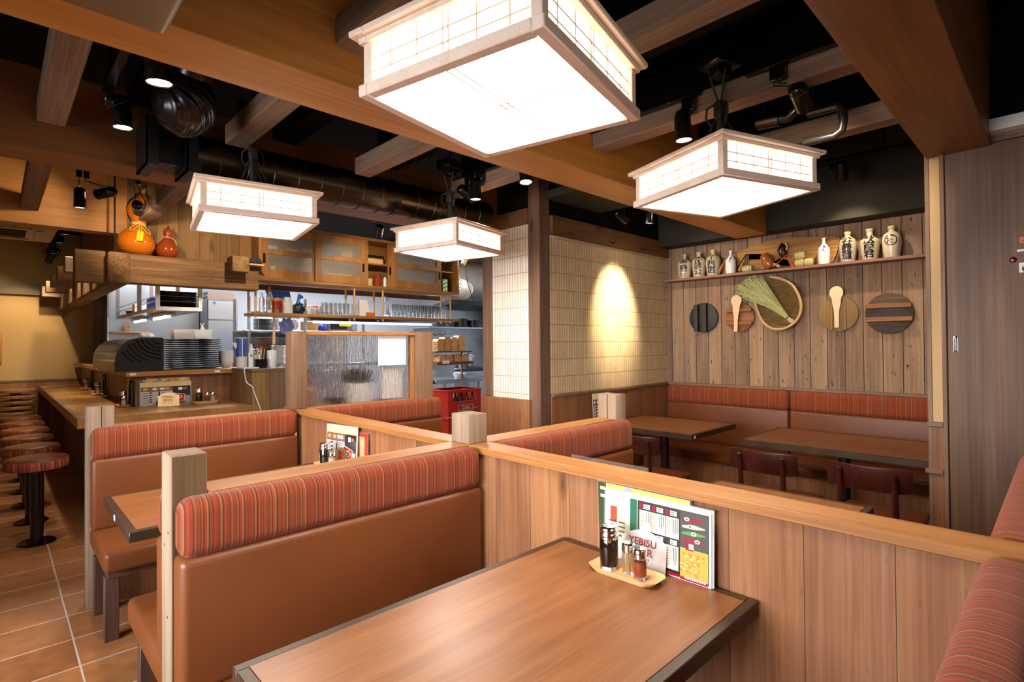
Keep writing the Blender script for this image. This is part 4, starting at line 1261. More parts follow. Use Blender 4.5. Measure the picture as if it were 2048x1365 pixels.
# ================================================================ things on the tables
def bottle_set(loc, rot, kind, label_ctx, tray=True, scale=1.0, group='seasoning sets'):
    """tray with soy bottle, toothpick holder and spice jar; local +X is the long side"""
    ctx = label_ctx
    Mx = Matrix.Translation(loc) @ Matrix.Rotation(rot, 4, 'Z')
    if tray:
        b = bmesh.new()
        bmesh.ops.create_cube(b, size=1)
        L, Wd = (0.225, 0.092)
        for v in b.verts:
            k = 1.0 if v.co.z > 0 else 0.86
            v.co = Vector((v.co.x * L * k, v.co.y * Wd * k, (v.co.z + 0.5) * 0.016))
        ve = [e for e in b.edges if abs((e.verts[0].co - e.verts[1].co).z) > 0.01]
        bmesh.ops.bevel(b, geom=ve, offset=0.024, segments=6, profile=0.5, affect='EDGES')
        tf = max((f for f in b.faces if f.normal.z > 0.9), key=lambda f: f.calc_area())
        r = bmesh.ops.inset_region(b, faces=[tf], thickness=0.007, depth=0)
        for v in tf.verts:
            v.co.z -= 0.007
        tag(obj('seasoning_tray', G().add(b, Mx), M['traywood'], angle=50), 'blond wooden seasoning tray ' + ctx, 'tray', group)
    z = 0.0092
    def place(dx, dy):
        return Mx @ Vector((dx, dy, z))
    out = []
    K = 1.38
    def LZ(pr, p, n=26):
        return G().lathe([(r * K, zz) for r, zz in pr], p, n)
    for what, dx, dy in kind:
        p = place(dx, dy)
        if what == 'soy':
            t = thing('soy_sauce_bottle', 'round soy sauce bottle with chrome cap ' + ctx, 'bottle', p, group)
            obj('glass_body', LZ([(0, 0), (0.0185, 0), (0.0195, 0.004), (0.019, 0.010), (0.0195, 0.014), (0.0195, 0.088), (0.018, 0.092), (0, 0.092)], p, 28), M['glass'], t)
            obj('soy_sauce', LZ([(0, 0.0105), (0.0172, 0.0105), (0.0178, 0.014), (0.0178, 0.082), (0, 0.083)], p, 28), M['soy'], t)
            obj('cap', LZ([(0.0192, 0.089), (0.0205, 0.091), (0.0205, 0.107), (0.019, 0.110)], p, 28), M['chrome'], t)
            obj('lid', LZ([(0.0198, 0.108), (0.0198, 0.121), (0.017, 0.1265), (0.004, 0.128), (0, 0.128)], p, 28), M['chrome'], t)
        elif what == 'pick':
            t = thing('toothpick_holder', 'glass toothpick holder with chrome cap ' + ctx, 'toothpick holder', p, group)
            obj('glass_body', LZ([(0, 0), (0.0125, 0), (0.0132, 0.006), (0.0128, 0.064), (0, 0.064)], p, 22), M['glass'], t)
            g = G()
            for i in range(16):
                a = i * 2.4
                r = 0.0115 * math.sqrt((i + 0.5) / 16)
                g.cyl(p + Vector((r * math.cos(a), r * math.sin(a), 0.006)), p + Vector((r * 1.1 * math.cos(a + 0.3), r * 1.1 * math.sin(a + 0.3), 0.062)), 0.0009, n=5)
            obj('toothpicks', g, M['toothpick'], t)
            obj('cap', LZ([(0.0128, 0.063), (0.0136, 0.064), (0.0136, 0.084), (0.011, 0.088), (0, 0.088)], p, 22), M['chrome'], t)
        else:
            powder, nm = {'chili': (M['chili'], 'red chili'), 'salt': (M['salt'], 'pale pepper')}[what]
            t = thing('spice_jar', 'glass jar of %s with chrome cap %s' % (nm, ctx), 'spice jar', p, group)
            obj('glass_body', LZ([(0, 0), (0.0125, 0), (0.0135, 0.004), (0.0125, 0.012), (0.0132, 0.02), (0.0128, 0.062), (0, 0.062)], p, 22), M['glass'], t)
            obj('powder', LZ([(0, 0.008), (0.0108, 0.009), (0.0115, 0.02), (0.0115, 0.05), (0, 0.052)], p, 22), powder, t)
            obj('cap', LZ([(0.0128, 0.06), (0.0136, 0.061), (0.0136, 0.082), (0.0115, 0.0865), (0, 0.0875)], p, 22), M['chrome'], t)
    return out

NEAR = 'on the foreground table'
bottle_set((1.331, 0.905, 0.7005), -PI / 2 + 0.05, [('soy', -0.052, -0.008), ('pick', 0.008, 0.002), ('chili', 0.054, -0.012)], NEAR)
beer_sign('arched white metal beer sign behind the foreground seasoning bottles', (1.398, 0.893, 0.7005), 0.15, 0.115, (0.06, -1, 0), (0.12, 0, 1), M['signmetal'])

WH, CRM, RED, BLK, GRN, YEL, BRN, GRY, ORG = 'f4f2ee', 'ece2cc', 'b8281c', '26241f', '2e6a48', 'e8bc50', '6a3a20', '8a8c92', 'd8742a'

def menu_sheet(quads, rows):
    return quads + rows

def bars(x0, y0, x1, y1, n, c, vert=False):
    out = []
    for i in range(n):
        f = 0.55 + 0.4 * random.random()
        if vert:
            x = x0 + (x1 - x0) * (i + 0.3) / n
            out.append((x, y1 - (y1 - y0) * f, x + (x1 - x0) / n * 0.38, y1, c))
        else:
            y = y0 + (y1 - y0) * (i + 0.3) / n
            out.append((x0, y, x0 + (x1 - x0) * f, y + (y1 - y0) / n * 0.38, c))
    return out

def ellipse(cx, cy, rx, ry, c, n=14):
    return ([(cx + rx * math.cos(2 * PI * i / n), cy + ry * math.sin(2 * PI * i / n)) for i in range(n)], c)

def drink_page():
    q = [WH, (0.02, 0.03, 0.98, 0.93, '3a3630'), (0.02, 0.03, 0.34, 0.93, 'e6ddc8'), (0.04, 0.30, 0.14, 0.88, 'dfe0cc'), (0.06, 0.52, 0.13, 0.76, 'b04a34'), (0.15, 0.3, 0.26, 0.88, 'd8d4b8'), (0.265, 0.10, 0.335, 0.93, '2f6650')]
    for i in range(3):
        x = 0.36 + 0.125 * i
        q.append((x, 0.52, x + 0.118, 0.80, CRM))
        q += bars(x + 0.06, 0.55, x + 0.112, 0.78, 3, '3a342c', True)
        q += bars(x + 0.008, 0.56, x + 0.05, 0.77, 6, 'c09060')
        q.append((x + 0.04, 0.825, x + 0.1, 0.89, WH))
        q += bars(x + 0.045, 0.83, x + 0.095, 0.885, 2, '2a2622')
        q.append((x, 0.82, x + 0.03, 0.90, '8a1e3c'))
    for i in range(3):
        x = 0.36 + 0.125 * i
        q.append((x, 0.10, x + 0.118, 0.42, CRM))
        q += bars(x + 0.07, 0.13, x + 0.112, 0.4, 3, '3a342c', True)
        q += bars(x + 0.008, 0.14, x + 0.055, 0.4, 7, 'c09060')
        q.append((x + 0.045, 0.435, x + 0.105, 0.50, WH))
        q += bars(x + 0.05, 0.44, x + 0.10, 0.49, 2, '2a2622')
    for i in range(8):
        q.append((0.05 + 0.1 * (i % 2), 0.34 + 0.065 * (i // 2), 0.12 + 0.1 * (i % 2), 0.36 + 0.065 * (i // 2), '5a5040'))
    q.append((0.745, 0.08, 0.98, 0.93, '4a4a46'))
    for i, c in enumerate(('8a2030', 'b8b4a8', '5a9048', '9a1c34')):
        y = 0.83 - 0.09 * i
        q.append(([(0.76, y), (0.86, y + 0.03), (0.955, y + 0.012), (0.955, y - 0.005), (0.86, y - 0.03), (0.76, y - 0.03)], c))
        q.append(ellipse(0.80 + 0.03 * i, y, 0.022, 0.026, WH))
        q.append(ellipse(0.80 + 0.03 * i, y, 0.010, 0.012, '6a1e14'))
    q.append((0.745, 0.05, 0.98, 0.44, 'd8a048'))
    q += [(0.79, 0.42, 0.86, 0.52, '8a1c2c'), (0.82, 0.44, 0.86, 0.51, WH)]
    for i in range(60):
        x, y = random.uniform(0.75, 0.95), random.uniform(0.1, 0.41)
        q.append(ellipse(x, y, 0.012, 0.012, random.choice(['e6c27a', 'b87c2c', 'f0dcb0', 'c89040']), 7))
    q += [(0.35, 0.03, 0.74, 0.075, '8a1420'), (0.745, 0.02, 0.98, 0.06, 'a01c24')]
    q += bars(0.38, 0.04, 0.70, 0.065, 1, WH)
    for i in range(9):
        q.append((0.79 + 0.02 * i, 0.045, 0.803 + 0.02 * i, 0.075, WH))
    return q

def food_page(bg='e8c468'):
    q = [bg, (0.0, 0.0, 0.1, 1.0, '3e4a2c'), (0.1, 0.0, 1, 1, 'e4bc60')]
    for i in range(18):
        q.append(ellipse(random.uniform(0.15, 0.95), random.uniform(0.1, 0.95), 0.05, 0.06, random.choice(['f0dca0', 'd8a040', 'e8d090', 'c88430'])))
    q += [ellipse(0.36, 0.93, 0.05, 0.07, '8a94a8'), ([(0.42, 0.8), (0.48, 0.95), (0.54, 0.82)], WH), ([(0.45, 0.83), (0.48, 0.92), (0.52, 0.84)], 'a03828')]
    q += bars(0.03, 0.75, 0.12, 0.97, 2, WH)
    return q

def grill_page():
    q = [WH, (0.01, 0.01, 0.99, 0.80, '4a484a'), (0.01, 0.80, 0.99, 0.99, 'f0dc98'), (0.02, 0.62, 0.62, 0.79, '8a5a48'), (0.64, 0.4, 0.99, 0.79, '2c2a2c')]
    for x in (0.1, 0.28, 0.42, 0.52):
        q.append(ellipse(x, 0.705, 0.05, 0.05, random.choice([WH, 'e8a050', 'f0dcc8'])))
    q.append(([(0.02, 0.02), (0.3, 0.02), (0.36, 0.6), (0.02, 0.6)], 'b8b4b0'))
    for i in range(5):
        y = 0.1 + 0.1 * i
        q.append(([(0.05, y), (0.24, y + 0.035), (0.25, y + 0.05), (0.05, y + 0.03)], '4a3428'))
        q.append(ellipse(0.2, y + 0.05, 0.03, 0.025, '2a201c'))
    q.append(([(0.3, 0.02), (0.335, 0.02), (0.40, 0.6), (0.365, 0.6)], '1e1c1e'))
    q.append((0.38, 0.26, 0.62, 0.60, 'd8d4d0'))
    for i in range(6):
        q.append((0.39, 0.29 + 0.05 * i, 0.61, 0.305 + 0.05 * i, '3a3634'))
    q += [([(0.58, 0.1), (0.86, 0.1), (0.88, 0.42), (0.6, 0.52)], WH), ([(0.59, 0.11), (0.85, 0.11), (0.87, 0.41), (0.61, 0.5)], 'cc2a22'), ellipse(0.73, 0.32, 0.09, 0.085, WH)]
    for i in range(5):
        q.append(([(0.66 + 0.028 * i, 0.28), (0.675 + 0.028 * i, 0.38), (0.69 + 0.028 * i, 0.37), (0.68 + 0.028 * i, 0.27)], '2a2022'))
    q += [(0.74, 0.62, 0.82, 0.73, WH), (0.83, 0.64, 0.86, 0.72, 'c82020'), (0.87, 0.65, 0.9, 0.71, 'e8c430')]
    for i in range(4):
        q.append((0.88 + 0.025 * i, 0.03, 0.895 + 0.025 * i, 0.35, 'e6e4e0'))
        q += bars(0.88 + 0.025 * i, 0.05, 0.893 + 0.025 * i, 0.33, 7, '4a4644')
    return q

def menu(label, loc, right, up, w, h, page, n_sheets=3, mat=None, group=None, lean=None):
    t = thing('menu', label, 'menu', loc, group)
    F = frame(loc, right, up)
    g = G().box(-w / 2 - 0.006, w / 2 + 0.006, 0, h + 0.006, -0.0012, -0.0004)
    obj('clear_cover', g.xf(F), M['clear'], t, smooth=False)
    printed('printed_page', w, h, page, F, M['ink'], t)
    for i in range(1, n_sheets):
        obj('inner_sheet', G().box(-w / 2, w / 2 + 0.0015 * i, 0.001, h, -0.0022 - 0.002 * i, -0.0014 - 0.002 * i).xf(F), M['white'], t, smooth=False)
    return t
def unit(a, b):
    return (Vector(b) - Vector(a)).normalized()
menu('yellow food menu in clear cover, rearmost against the long divider', (1.4395, 0.918, 0.7008), (0, -1, 0), (-0.02, 0, 1), 0.325, 0.225, food_page(), 1)
menu('drinks menu with shiny cover leaning behind the foreground sign', (1.418, 0.865, 0.7008), (0.012, -1, 0), (0.03, 0, 1), 0.355, 0.212, drink_page(), 4)
bottle_set((1.345, 2.88, 0.7005), -PI / 2, [('pick', -0.075, 0.0), ('soy', -0.02, -0.01), ('salt', 0.045, 0.0)], 'on the left booth table')
beer_sign('small pale beer sign on the left booth table', (1.39, 2.83, 0.7005), 0.14, 0.11, (0, -1, 0), (0.1, 0, 1), M['brass'])
menu('tilted grill menu with red square against the divider, left booth table', (1.412, 2.87, 0.7008), (0.01, -1, 0.04), (0.07, 0.05, 1), 0.36, 0.222, grill_page(), 2)
menu('red food menu behind the tilted grill menu, left booth table', (1.4415, 2.79, 0.7008), (0, -1, 0), (0.0, 0, 1), 0.36, 0.20, ['b03020', (0.1, 0.1, 0.9, 0.9, 'd8a070')], 1)
tag(obj('clear_stand', G().box(1.562, 1.564, 0.97, 1.30, 0.705, 0.964), M['clear'], None, smooth=False), 'clear acrylic menu cover rising behind the long divider', 'menu cover')
# counter sets
menu('yellow food menu standing behind the grill menu on the bar counter', (1.09, 5.538, 0.8712), (1, 0, 0), (0, 0, 1), 0.37, 0.235, food_page(), 1)
menu('grill menu with red square on the bar counter', (1.09, 5.515, 0.8712), (1, 0, 0), (0, 0.04, 1), 0.385, 0.20, grill_page(), 2)
beer_sign('brass arched beer sign on the bar counter', (1.075, 5.35, 0.871), 0.155, 0.115, (1, -0.12, 0), (0, 0.1, 1), M['brass'])
bottle_set((1.375, 5.42, 0.8705), 0.0, [('soy', -0.055, 0.0), ('chili', 0.015, 0.0), ('salt', 0.06, 0.0)], 'on the bar counter beside the brass sign')
for i, y in enumerate((5.62, 7.18, 8.2)):
    nm = ['nearest', 'middle', 'farthest'][i]
    bottle_set((0.79, y, 0.8705), -PI / 2, [('soy', -0.02, 0.005), ('salt', 0.05, 0.0)], 'of the %s set along the bar counter' % nm)
    menu('brown menu behind the %s seasoning set along the counter' % nm, (0.860, y + 0.18, 0.8712), (0, -1, 0), (0.03, 0, 1), 0.20, 0.22, ['9a6a3c', (0.1, 0.55, 0.9, 0.92, 'd8b070'), (0.2, 0.1, 0.7, 0.45, 'b05a34')], 2)
    g = G().tube([(0.845, y + 0.02, 0.872), (0.845, y + 0.02, 1.04), (0.845, y - 0.02, 1.085), (0.845, y - 0.07, 1.07), (0.845, y - 0.08, 0.872)], 0.012, 10)
    tag(obj('black_menu_holder', g, M['blackgloss']), 'black curved holder behind the %s seasoning set on the counter' % nm, 'holder')
menu('menu against the tile wall beside the cracked right post', (3.765, 2.788, 0.7008), (1, 0, 0), (0.0, 0.04, 1), 0.235, 0.25, grill_page(), 2)

# ================================================================ shelf and wall display on the plank wall
sh = thing('display_shelf', 'long reddish shelf on the plank wall carrying sake bottles', 'shelf', (4.875, 1.6, 1.985))
obj('board', G().box(4.80, 4.949, 0.50, 2.79, 1.985, 2.008, 0.002), wood('reddish_shelf_wood', '70483a', '8c6050', '9c7262', 'Y', 0.55, 1.0, knots=0.1), sh)
ZS = 2.0085
def prof_at(prof, z):
    for (r0, z0), (r1, z1) in zip(prof, prof[1:]):
        if z0 <= z <= z1 and z1 > z0:
            return r0 + (r1 - r0) * (z - z0) / (z1 - z0)
    return prof[-1][0]

def wrap(body, size, zc, prof, turn, w, bold, ring=None):
    """letters laid on the belly of a bottle; turn: heading of the lettering"""
    b = text_geo(body, size, w, bold, 2, 0.86)
    if ring:
        n = 40
        vs = [[b.verts.new((rr * math.cos(2 * PI * i / n), rr * math.sin(2 * PI * i / n), 0)) for i in range(n)] for rr in (ring, ring - 0.006)]
        for i in range(n):
            b.faces.new((vs[0][i], vs[0][(i + 1) % n], vs[1][(i + 1) % n], vs[1][i]))
    for v in b.verts:
        u, z = v.co.x, v.co.y + zc
        r = prof_at(prof, z) + 0.0012
        a = turn - u / r * -1.0
        a = turn + u / r
        v.co = Vector((r * math.cos(a), r * math.sin(a), z))
    return b

def sake(label, y, h, rad, chars, turn=PI + 0.12, size=0.05, w=None, cap=False, neck=0.016, shoulder=0.70, zc=0.45, ring=None, x=4.872):
    t = thing('sake_bottle', label, 'bottle', (x, y, ZS), 'stoneware sake bottles on the display shelf')
    prof = [(0, 0), (rad * 0.78, 0), (rad * 0.80, h * 0.02), (rad * 0.90, h * 0.22), (rad * 0.985, h * 0.45), (rad, h * 0.56), (rad * 0.97, h * 0.64), (rad * 0.84, h * shoulder), (rad * 0.58, h * (shoulder + 0.06)), (neck * 1.15, h * (shoulder + 0.10)), (neck, h * (shoulder + 0.13)), (neck * 0.98, h * 0.93), (neck * 1.3, h * 0.95), (neck * 1.3, h * 0.985), (neck * 0.9, h), (0, h * 0.99)]
    pw = [p for p in prof[1:]]
    obj('body', G().lathe(prof, (x, y, ZS), 36), M['stone'], t, angle=60)
    if chars:
        b = wrap(chars, size, h * zc, pw, turn, w, 0.028, ring)
        obj('brush_writing', G().add(b, Matrix.Translation((x, y, ZS))), M['brush'], t)
    if cap:
        obj('stopper', G().lathe([(0, 0), (neck * 1.25, 0), (neck * 1.15, h * 0.045), (0, h * 0.05)], (x, y, ZS + h * 0.995), 20), M['cord'], t)
    return t
sake('leftmost sake bottle on the shelf, narrow neck, black brush writing', 2.59, 0.238, 0.068, '半\n鳴\n酒', PI + 0.24, 0.066, 0.078, zc=0.40)
sake('sake bottle second from the left with a bulb shaped neck', 2.443, 0.243, 0.066, '會\n津\n公', PI + 0.20, 0.066, 0.078, neck=0.02, zc=0.42)
sake('sake bottle third from the left with a stopper', 2.302, 0.236, 0.068, '丁\n西\n店', PI + 0.10, 0.066, 0.078, True, 0.018, 0.74, zc=0.44)
sake('fat sake bottle with a white stopper left of the tall necked one', 1.195, 0.232, 0.0625, '谷\n壺\n道', PI + 0.10, 0.066, 0.078, True, 0.02, 0.77, zc=0.44)
sake('fat sake bottle with a tall thick neck, second from the right end', 1.046, 0.242, 0.066, '秋\n雨\n君', PI + 0.08, 0.066, 0.078, False, 0.022, 0.66, zc=0.40)
sake('rightmost sake bottle with one character inside a black ring', 0.905, 0.232, 0.0635, '酒', PI + 0.06, 0.064, 0.056, True, 0.02, 0.76, zc=0.56, ring=0.042)
def vase(label, y, h, r):
    prof = [(0, 0), (r * 0.9, 0), (r * 0.93, 0.006), (r, h * 0.3), (r, h * 0.5), (r * 0.9, h * 0.62), (r * 0.5, h * 0.74), (r * 0.27, h * 0.8), (r * 0.24, h * 0.93), (r * 0.36, h), (r * 0.25, h), (0, h * 0.96)]
    return tag(obj('porcelain_flask', G().lathe(prof, (4.862, y, ZS), 32), M['flower'], angle=60), label, 'flask', 'blue and white porcelain flasks')
vase('smaller blue and white flask before the left end of the driftwood', 2.131, 0.212, 0.046)
vase('larger blue and white flask before the right end of the driftwood', 1.363, 0.216, 0.0455)
# driftwood board leaning behind
poly = [(2.235, 2.012), (2.25, 2.10), (2.19, 2.14), (2.12, 2.20), (2.0, 2.235), (1.82, 2.275), (1.67, 2.281), (1.5, 2.262), (1.30, 2.238), (1.262, 2.215), (1.285, 2.10), (1.315, 2.03), (1.5, 2.02), (1.64, 2.03), (1.66, 2.09), (1.73, 2.11), (1.79, 2.075), (1.86, 2.03), (1.93, 2.045), (2.0, 2.09), (1.98, 2.13), (1.90, 2.12), (1.845, 2.16), (1.93, 2.175), (2.02, 2.185), (2.05, 2.14), (2.08, 2.09), (2.12, 2.06), (2.14, 2.02)]
g = G().prism(poly, 'X', 4.92, 4.942)
bmesh.ops.triangulate(g.bm, faces=[f for f in g.bm.faces if len(f.verts) > 4])
tag(obj('driftwood_board', g, M['drift'], angle=25), 'long golden driftwood board standing behind the flasks on the shelf', 'driftwood')
g = G().tube([(4.86, 2.055, 2.025), (4.87, 2.03, 2.09), (4.88, 2.01, 2.14)], [0.014, 0.012, 0.004], 8).tube([(4.84, 2.235, 2.024), (4.86, 2.215, 2.09), (4.885, 2.185, 2.15)], [0.012, 0.010, 0.004], 8)
tag(obj('driftwood_branch', g, M['drift']), 'forked driftwood branch around the smaller porcelain flask', 'driftwood')
def bale(label, x, y, z, r, l, axis='Y'):
    R = Matrix.Translation((x, y, z)) @ (Matrix.Rotation(PI / 2, 4, 'X') if axis == 'Y' else Matrix.Identity(4))
    t = thing('straw_bale', label, 'ornament', (x, y, z - r), 'small straw rice bale ornaments')
    obj('bundle', G().lathe([(0, -l), (r * 0.8, -l), (r * 0.95, -l * 0.8), (r, 0), (r * 0.95, l * 0.8), (r * 0.8, l), (0, l * 0.95)], n=24).xf(R), M['straw'], t, angle=60)
    g = G()
    for q in (-0.55, 0, 0.55):
        g.tube([R @ Vector((r * 1.03 * math.cos(a), r * 1.03 * math.sin(a), q * l)) for a in [2 * PI * i / 16 for i in range(16)]], 0.003, 5, True)
    obj('rope', g, M['cord'], t)
    return t
bale('single straw bale lying left of the wooden mallet', 4.85, 1.975, ZS + 0.031, 0.030, 0.042)
bale('straw bale at the bottom left of the bale trio', 4.86, 1.545, ZS + 0.033, 0.032, 0.034)
bale('straw bale at the bottom right of the bale trio', 4.86, 1.474, ZS + 0.033, 0.032, 0.032)
bale('straw bale on top of the bale trio', 4.865, 1.545, ZS + 0.098, 0.032, 0.036)
t = thing('wooden_mallet', 'polished brown wooden mallet leaning on the shelf', 'mallet', (4.86, 1.80, ZS))
R = Matrix.Translation((4.86, 1.805, ZS + 0.078)) @ Matrix.Rotation(-0.42, 4, 'X')
obj('head', G().lathe([(0, -0.068), (0.032, -0.068), (0.042, -0.05), (0.046, 0), (0.042, 0.05), (0.034, 0.068), (0, 0.068)], n=28).xf(R), plain('polished_mallet_wood', '94531e', 0.18, noise=0.15), t, angle=60)
obj('handle', G().cyl((4.86, 1.77, ZS + 0.055), (4.84, 1.70, ZS + 0.022), 0.011, n=12), M['paddle'], t)
t = thing('carved_ornament', 'dark glossy carved ornament hanging before the driftwood', 'ornament', (4.885, 1.69, 2.10))
b = bmesh.new()
bmesh.ops.create_icosphere(b, subdivisions=4, radius=1)
for v in b.verts:
    p = v.co
    k2 = 1 + 0.12 * math.sin(7 * p.z + 2 * p.y) + 0.10 * math.sin(9 * p.y + 4 * p.x + 1)
    v.co = Vector((0.022 * p.x * k2, 0.036 * p.y * k2, 0.062 * p.z * (1 + 0.06 * math.sin(8 * p.y))))
obj('carving', G().add(b, Matrix.Translation((4.885, 1.69, 2.17))), plain('dark_lacquer', '22130c', 0.12), t, angle=80)
obj('pale_rim', G().tube([(4.88, 1.665, 2.225), (4.88, 1.648, 2.20), (4.88, 1.655, 2.17)], 0.006, 8), M['straw'], t)
t = thing('red_ornament', 'red cord looped over the shelf right of the mallet', 'cord', (4.85, 1.67, ZS))
obj('loop', G().tube([(4.82, 1.745, ZS + 0.02), (4.815, 1.69, ZS + 0.06), (4.85, 1.648, ZS + 0.115), (4.85, 1.625, ZS + 0.10), (4.85, 1.60, ZS + 0.03), (4.84, 1.60, ZS + 0.005)], 0.0045, 7), M['red'], t)
obj('knot', G().box(4.835, 4.86, 1.585, 1.615, ZS, ZS + 0.026, 0.008, 2), M['red'], t)

def lid(name, label, y, z, r, mat, barmat, upright, by, bw=0.03, bt=0.03, ext=0.0, lip=0.0):
    t = thing(name, label, 'lid', (4.935, y, z - r), 'round wooden pot lids hung on the plank wall')
    g = G()
    g.lathe([(0, -0.011), (r, -0.011), (r, 0.009), (r - 0.003, 0.011), (0, 0.011)], n=48)
    g.xf(Matrix.Translation((4.935, y, z)) @ Matrix.Rotation(-PI / 2, 4, 'Y'))
    obj('disc', g, mat, t)
    for o in by:
        hl = math.sqrt(max(0.0001, r * r - o * o)) + ext
        if upright:
            g = G().box(4.925 - bt, 4.926, y + o - bw / 2, y + o + bw / 2, z - hl, z + hl, 0.003)
        else:
            g = G().box(4.925 - bt, 4.926, y - hl, y + hl, z + o - bw / 2, z + o + bw / 2, 0.003)
        obj('batten', g, barmat, t)
    return t
lid('pot_lid', 'charred black round lid with two upright battens, leftmost', 2.435, 1.62, 0.143, M['ironlid'], M['ironlid'], True, (0.06, -0.025), 0.042, 0.034)
lid('pot_lid', 'brown round lid with level battens behind the left rice paddle', 2.083, 1.612, 0.131, M['warmwood'], M['warmwood'], False, (0.062, -0.058), 0.03, 0.025)
lid('pot_lid', 'faded round lid with upright battens behind the right rice paddle', 1.283, 1.605, 0.141, M['greylid'], M['greylid'], True, (0.048, -0.048), 0.024, 0.014)
lid('pot_lid', 'blue black worn round lid with level battens, rightmost', 0.94, 1.593, 0.157, M['rustlid'], M['warmwood'], False, (0.058, -0.045), 0.034, 0.034)
def paddle(label, y, z0, z1, tilt, xo, R=0.047):
    t = thing('rice_paddle', label, 'rice paddle', (xo, y, z0), 'pale wooden rice paddles')
    h = z1 - z0
    pts = []
    n = 24
    prof2 = [(0.0, 0.017), (0.28, 0.0165), (0.42, 0.019), (0.55, 0.028)]
    zc = h - R * 1.12
    L2 = [(w, f * h) for f, w in prof2]
    arc = [(R * math.sin(a), zc - R * 1.12 * math.cos(a)) for a in [0.7 + (PI - 0.7) * i / 14 for i in range(15)]]
    right = L2 + arc
    left = [(-a, b) for a, b in right[::-1] if a > 1e-6]
    poly = right + left
    g = G().prism(poly, 'X', 0, 0.011)
    bmesh.ops.bevel(g.bm, geom=[e for e in g.bm.edges], offset=0.0025, segments=2, profile=0.5, affect='EDGES')
    obj('blade', g.xf(Matrix.Translation((xo, y, z0)) @ Matrix.Rotation(tilt, 4, 'X')), M['paddle'], t)
    return t
paddle('left pale rice paddle over the brown round lid', 2.105, 1.478, 1.815, 0.035, 4.885)
paddle('right pale rice paddle over the faded round lid', 1.287, 1.492, 1.829, 0.0, 4.893, 0.049)
# winnowing basket: scoop-shaped, rim open at the upper left
bk = thing('winnowing_basket', 'shallow scoop shaped woven bamboo winnowing basket on the plank wall', 'basket', (4.9, 1.72, 1.48))
rim = [(1.80, 1.955), (1.70, 1.925), (1.615, 1.87), (1.565, 1.79), (1.54, 1.70), (1.55, 1.61), (1.60, 1.535), (1.69, 1.492), (1.78, 1.50), (1.85, 1.56), (1.895, 1.65), (1.93, 1.765)]
def smooth_path(P, k=5):
    out = []
    for i in range(len(P) - 1):
        p0, p1, p2, p3 = P[max(0, i - 1)], P[i], P[i + 1], P[min(len(P) - 1, i + 2)]
        for j in range(k):
            t_ = j / k
            out.append(tuple(0.5 * (2 * b + (c - a) * t_ + (2 * a - 5 * b + 4 * c - d) * t_ ** 2 + (-a + 3 * b - 3 * c + d) * t_ ** 3) for a, b, c, d in zip(p0, p1, p2, p3)))
    out.append(P[-1])
    return out
rs = smooth_path(rim)
cx, cz = 1.72, 1.70
b = bmesh.new()
rings = []
N = 7
closed = rs + [((rs[-1][0] * (1 - q) + rs[0][0] * q), (rs[-1][1] * (1 - q) + rs[0][1] * q)) for q in (0.25, 0.5, 0.75)]
for j in range(N + 1):
    f = j / N
    row = []
    for i, (y, z) in enumerate(closed):
        depth = 0.075 * (1 - (1 - f) ** 2.2)
        openness = 0.0
        d = max(0, (y - 1.72) * 0.6 + (z - 1.70) * 0.8)
        x = 4.862 + depth * (1 - min(1, d * 3.5) * 0.6) + min(1, d * 4.0) * 0.03
        row.append(b.verts.new((min(x, 4.944), cx + (y - cx) * (1 - f * 0.999), cz + (z - cz) * (1 - f * 0.999))))
    rings.append(row)
m = len(closed)
for A, B in zip(rings, rings[1:]):
    for i in range(m):
        b.faces.new((A[i], A[(i + 1) % m], B[(i + 1) % m], B[i]))
r_ = bmesh.ops.solidify(b, geom=list(b.faces), thickness=0.003)
obj('woven_body', G().add(b), M['wicker'], bk, angle=70)
def rimx(y, z):
    d = max(0, (y - 1.72) * 0.6 + (z - 1.70) * 0.8)
    return 4.858 + min(1, d * 4.0) * 0.03
obj('rim', G().tube([(rimx(y, z), y, z) for y, z in rs], 0.0115, 9), M['wickerrim'], bk)
# bundle of rice ears
rb = thing('rice_bundle', 'pale green bundle of rice stalks lying in the winnowing basket', 'rice stalks', (4.85, 1.7, 1.55))
g = G()
g2 = G()
base = Vector((4.865, 1.648, 1.585))
hd = Vector((4.85, 2.0, 1.88))
for i in range(230):
    u, v2 = random.uniform(-1, 1), random.uniform(0, 1)
    st = base + Vector((random.uniform(-0.008, 0.008), random.uniform(-0.012, 0.012), random.uniform(-0.014, 0.014)))
    sp = random.uniform(-1, 1)
    tip = hd + Vector((random.uniform(-0.03, 0.02), 0.02 - 0.075 * abs(sp) + random.uniform(-0.12, 0.05), 0.085 * sp + random.uniform(-0.02, 0.035) - 0.02))
    mid = st.lerp(tip, 0.55) + Vector((0, 0, 0.012))
    g.tube([st, st.lerp(mid, 0.6), mid], 0.0016, 4)
    dr = Vector((random.uniform(-0.01, 0.01), random.uniform(0.01, 0.06), random.uniform(-0.035, 0.0)))
    g2.tube([mid, mid.lerp(tip, 0.5), tip, tip + dr], [0.0016, 0.0026, 0.0028, 0.0008], 4)
obj('stalks', g, M['rice'], rb)
tag(obj('ears', g2, plain('rice_ears', 'b4b47a', 0.85, noise=0.35, nscale=90), rb), None, None, None, 'stuff')
g = G()
dd = (base - hd).normalized()
for i in range(40):
    o = Vector((random.uniform(-0.014, 0.014), random.uniform(-0.013, 0.013), random.uniform(-0.013, 0.013)))
    g.tube([base + o, base + dd * 0.05 + o * 1.25], 0.0022, 4)
obj('cut_ends', g, M['straw'], rb)
obj('binding', G().cyl(base - dd * 0.004, base + dd * 0.004, 0.019, n=16), M['iron'], rb)

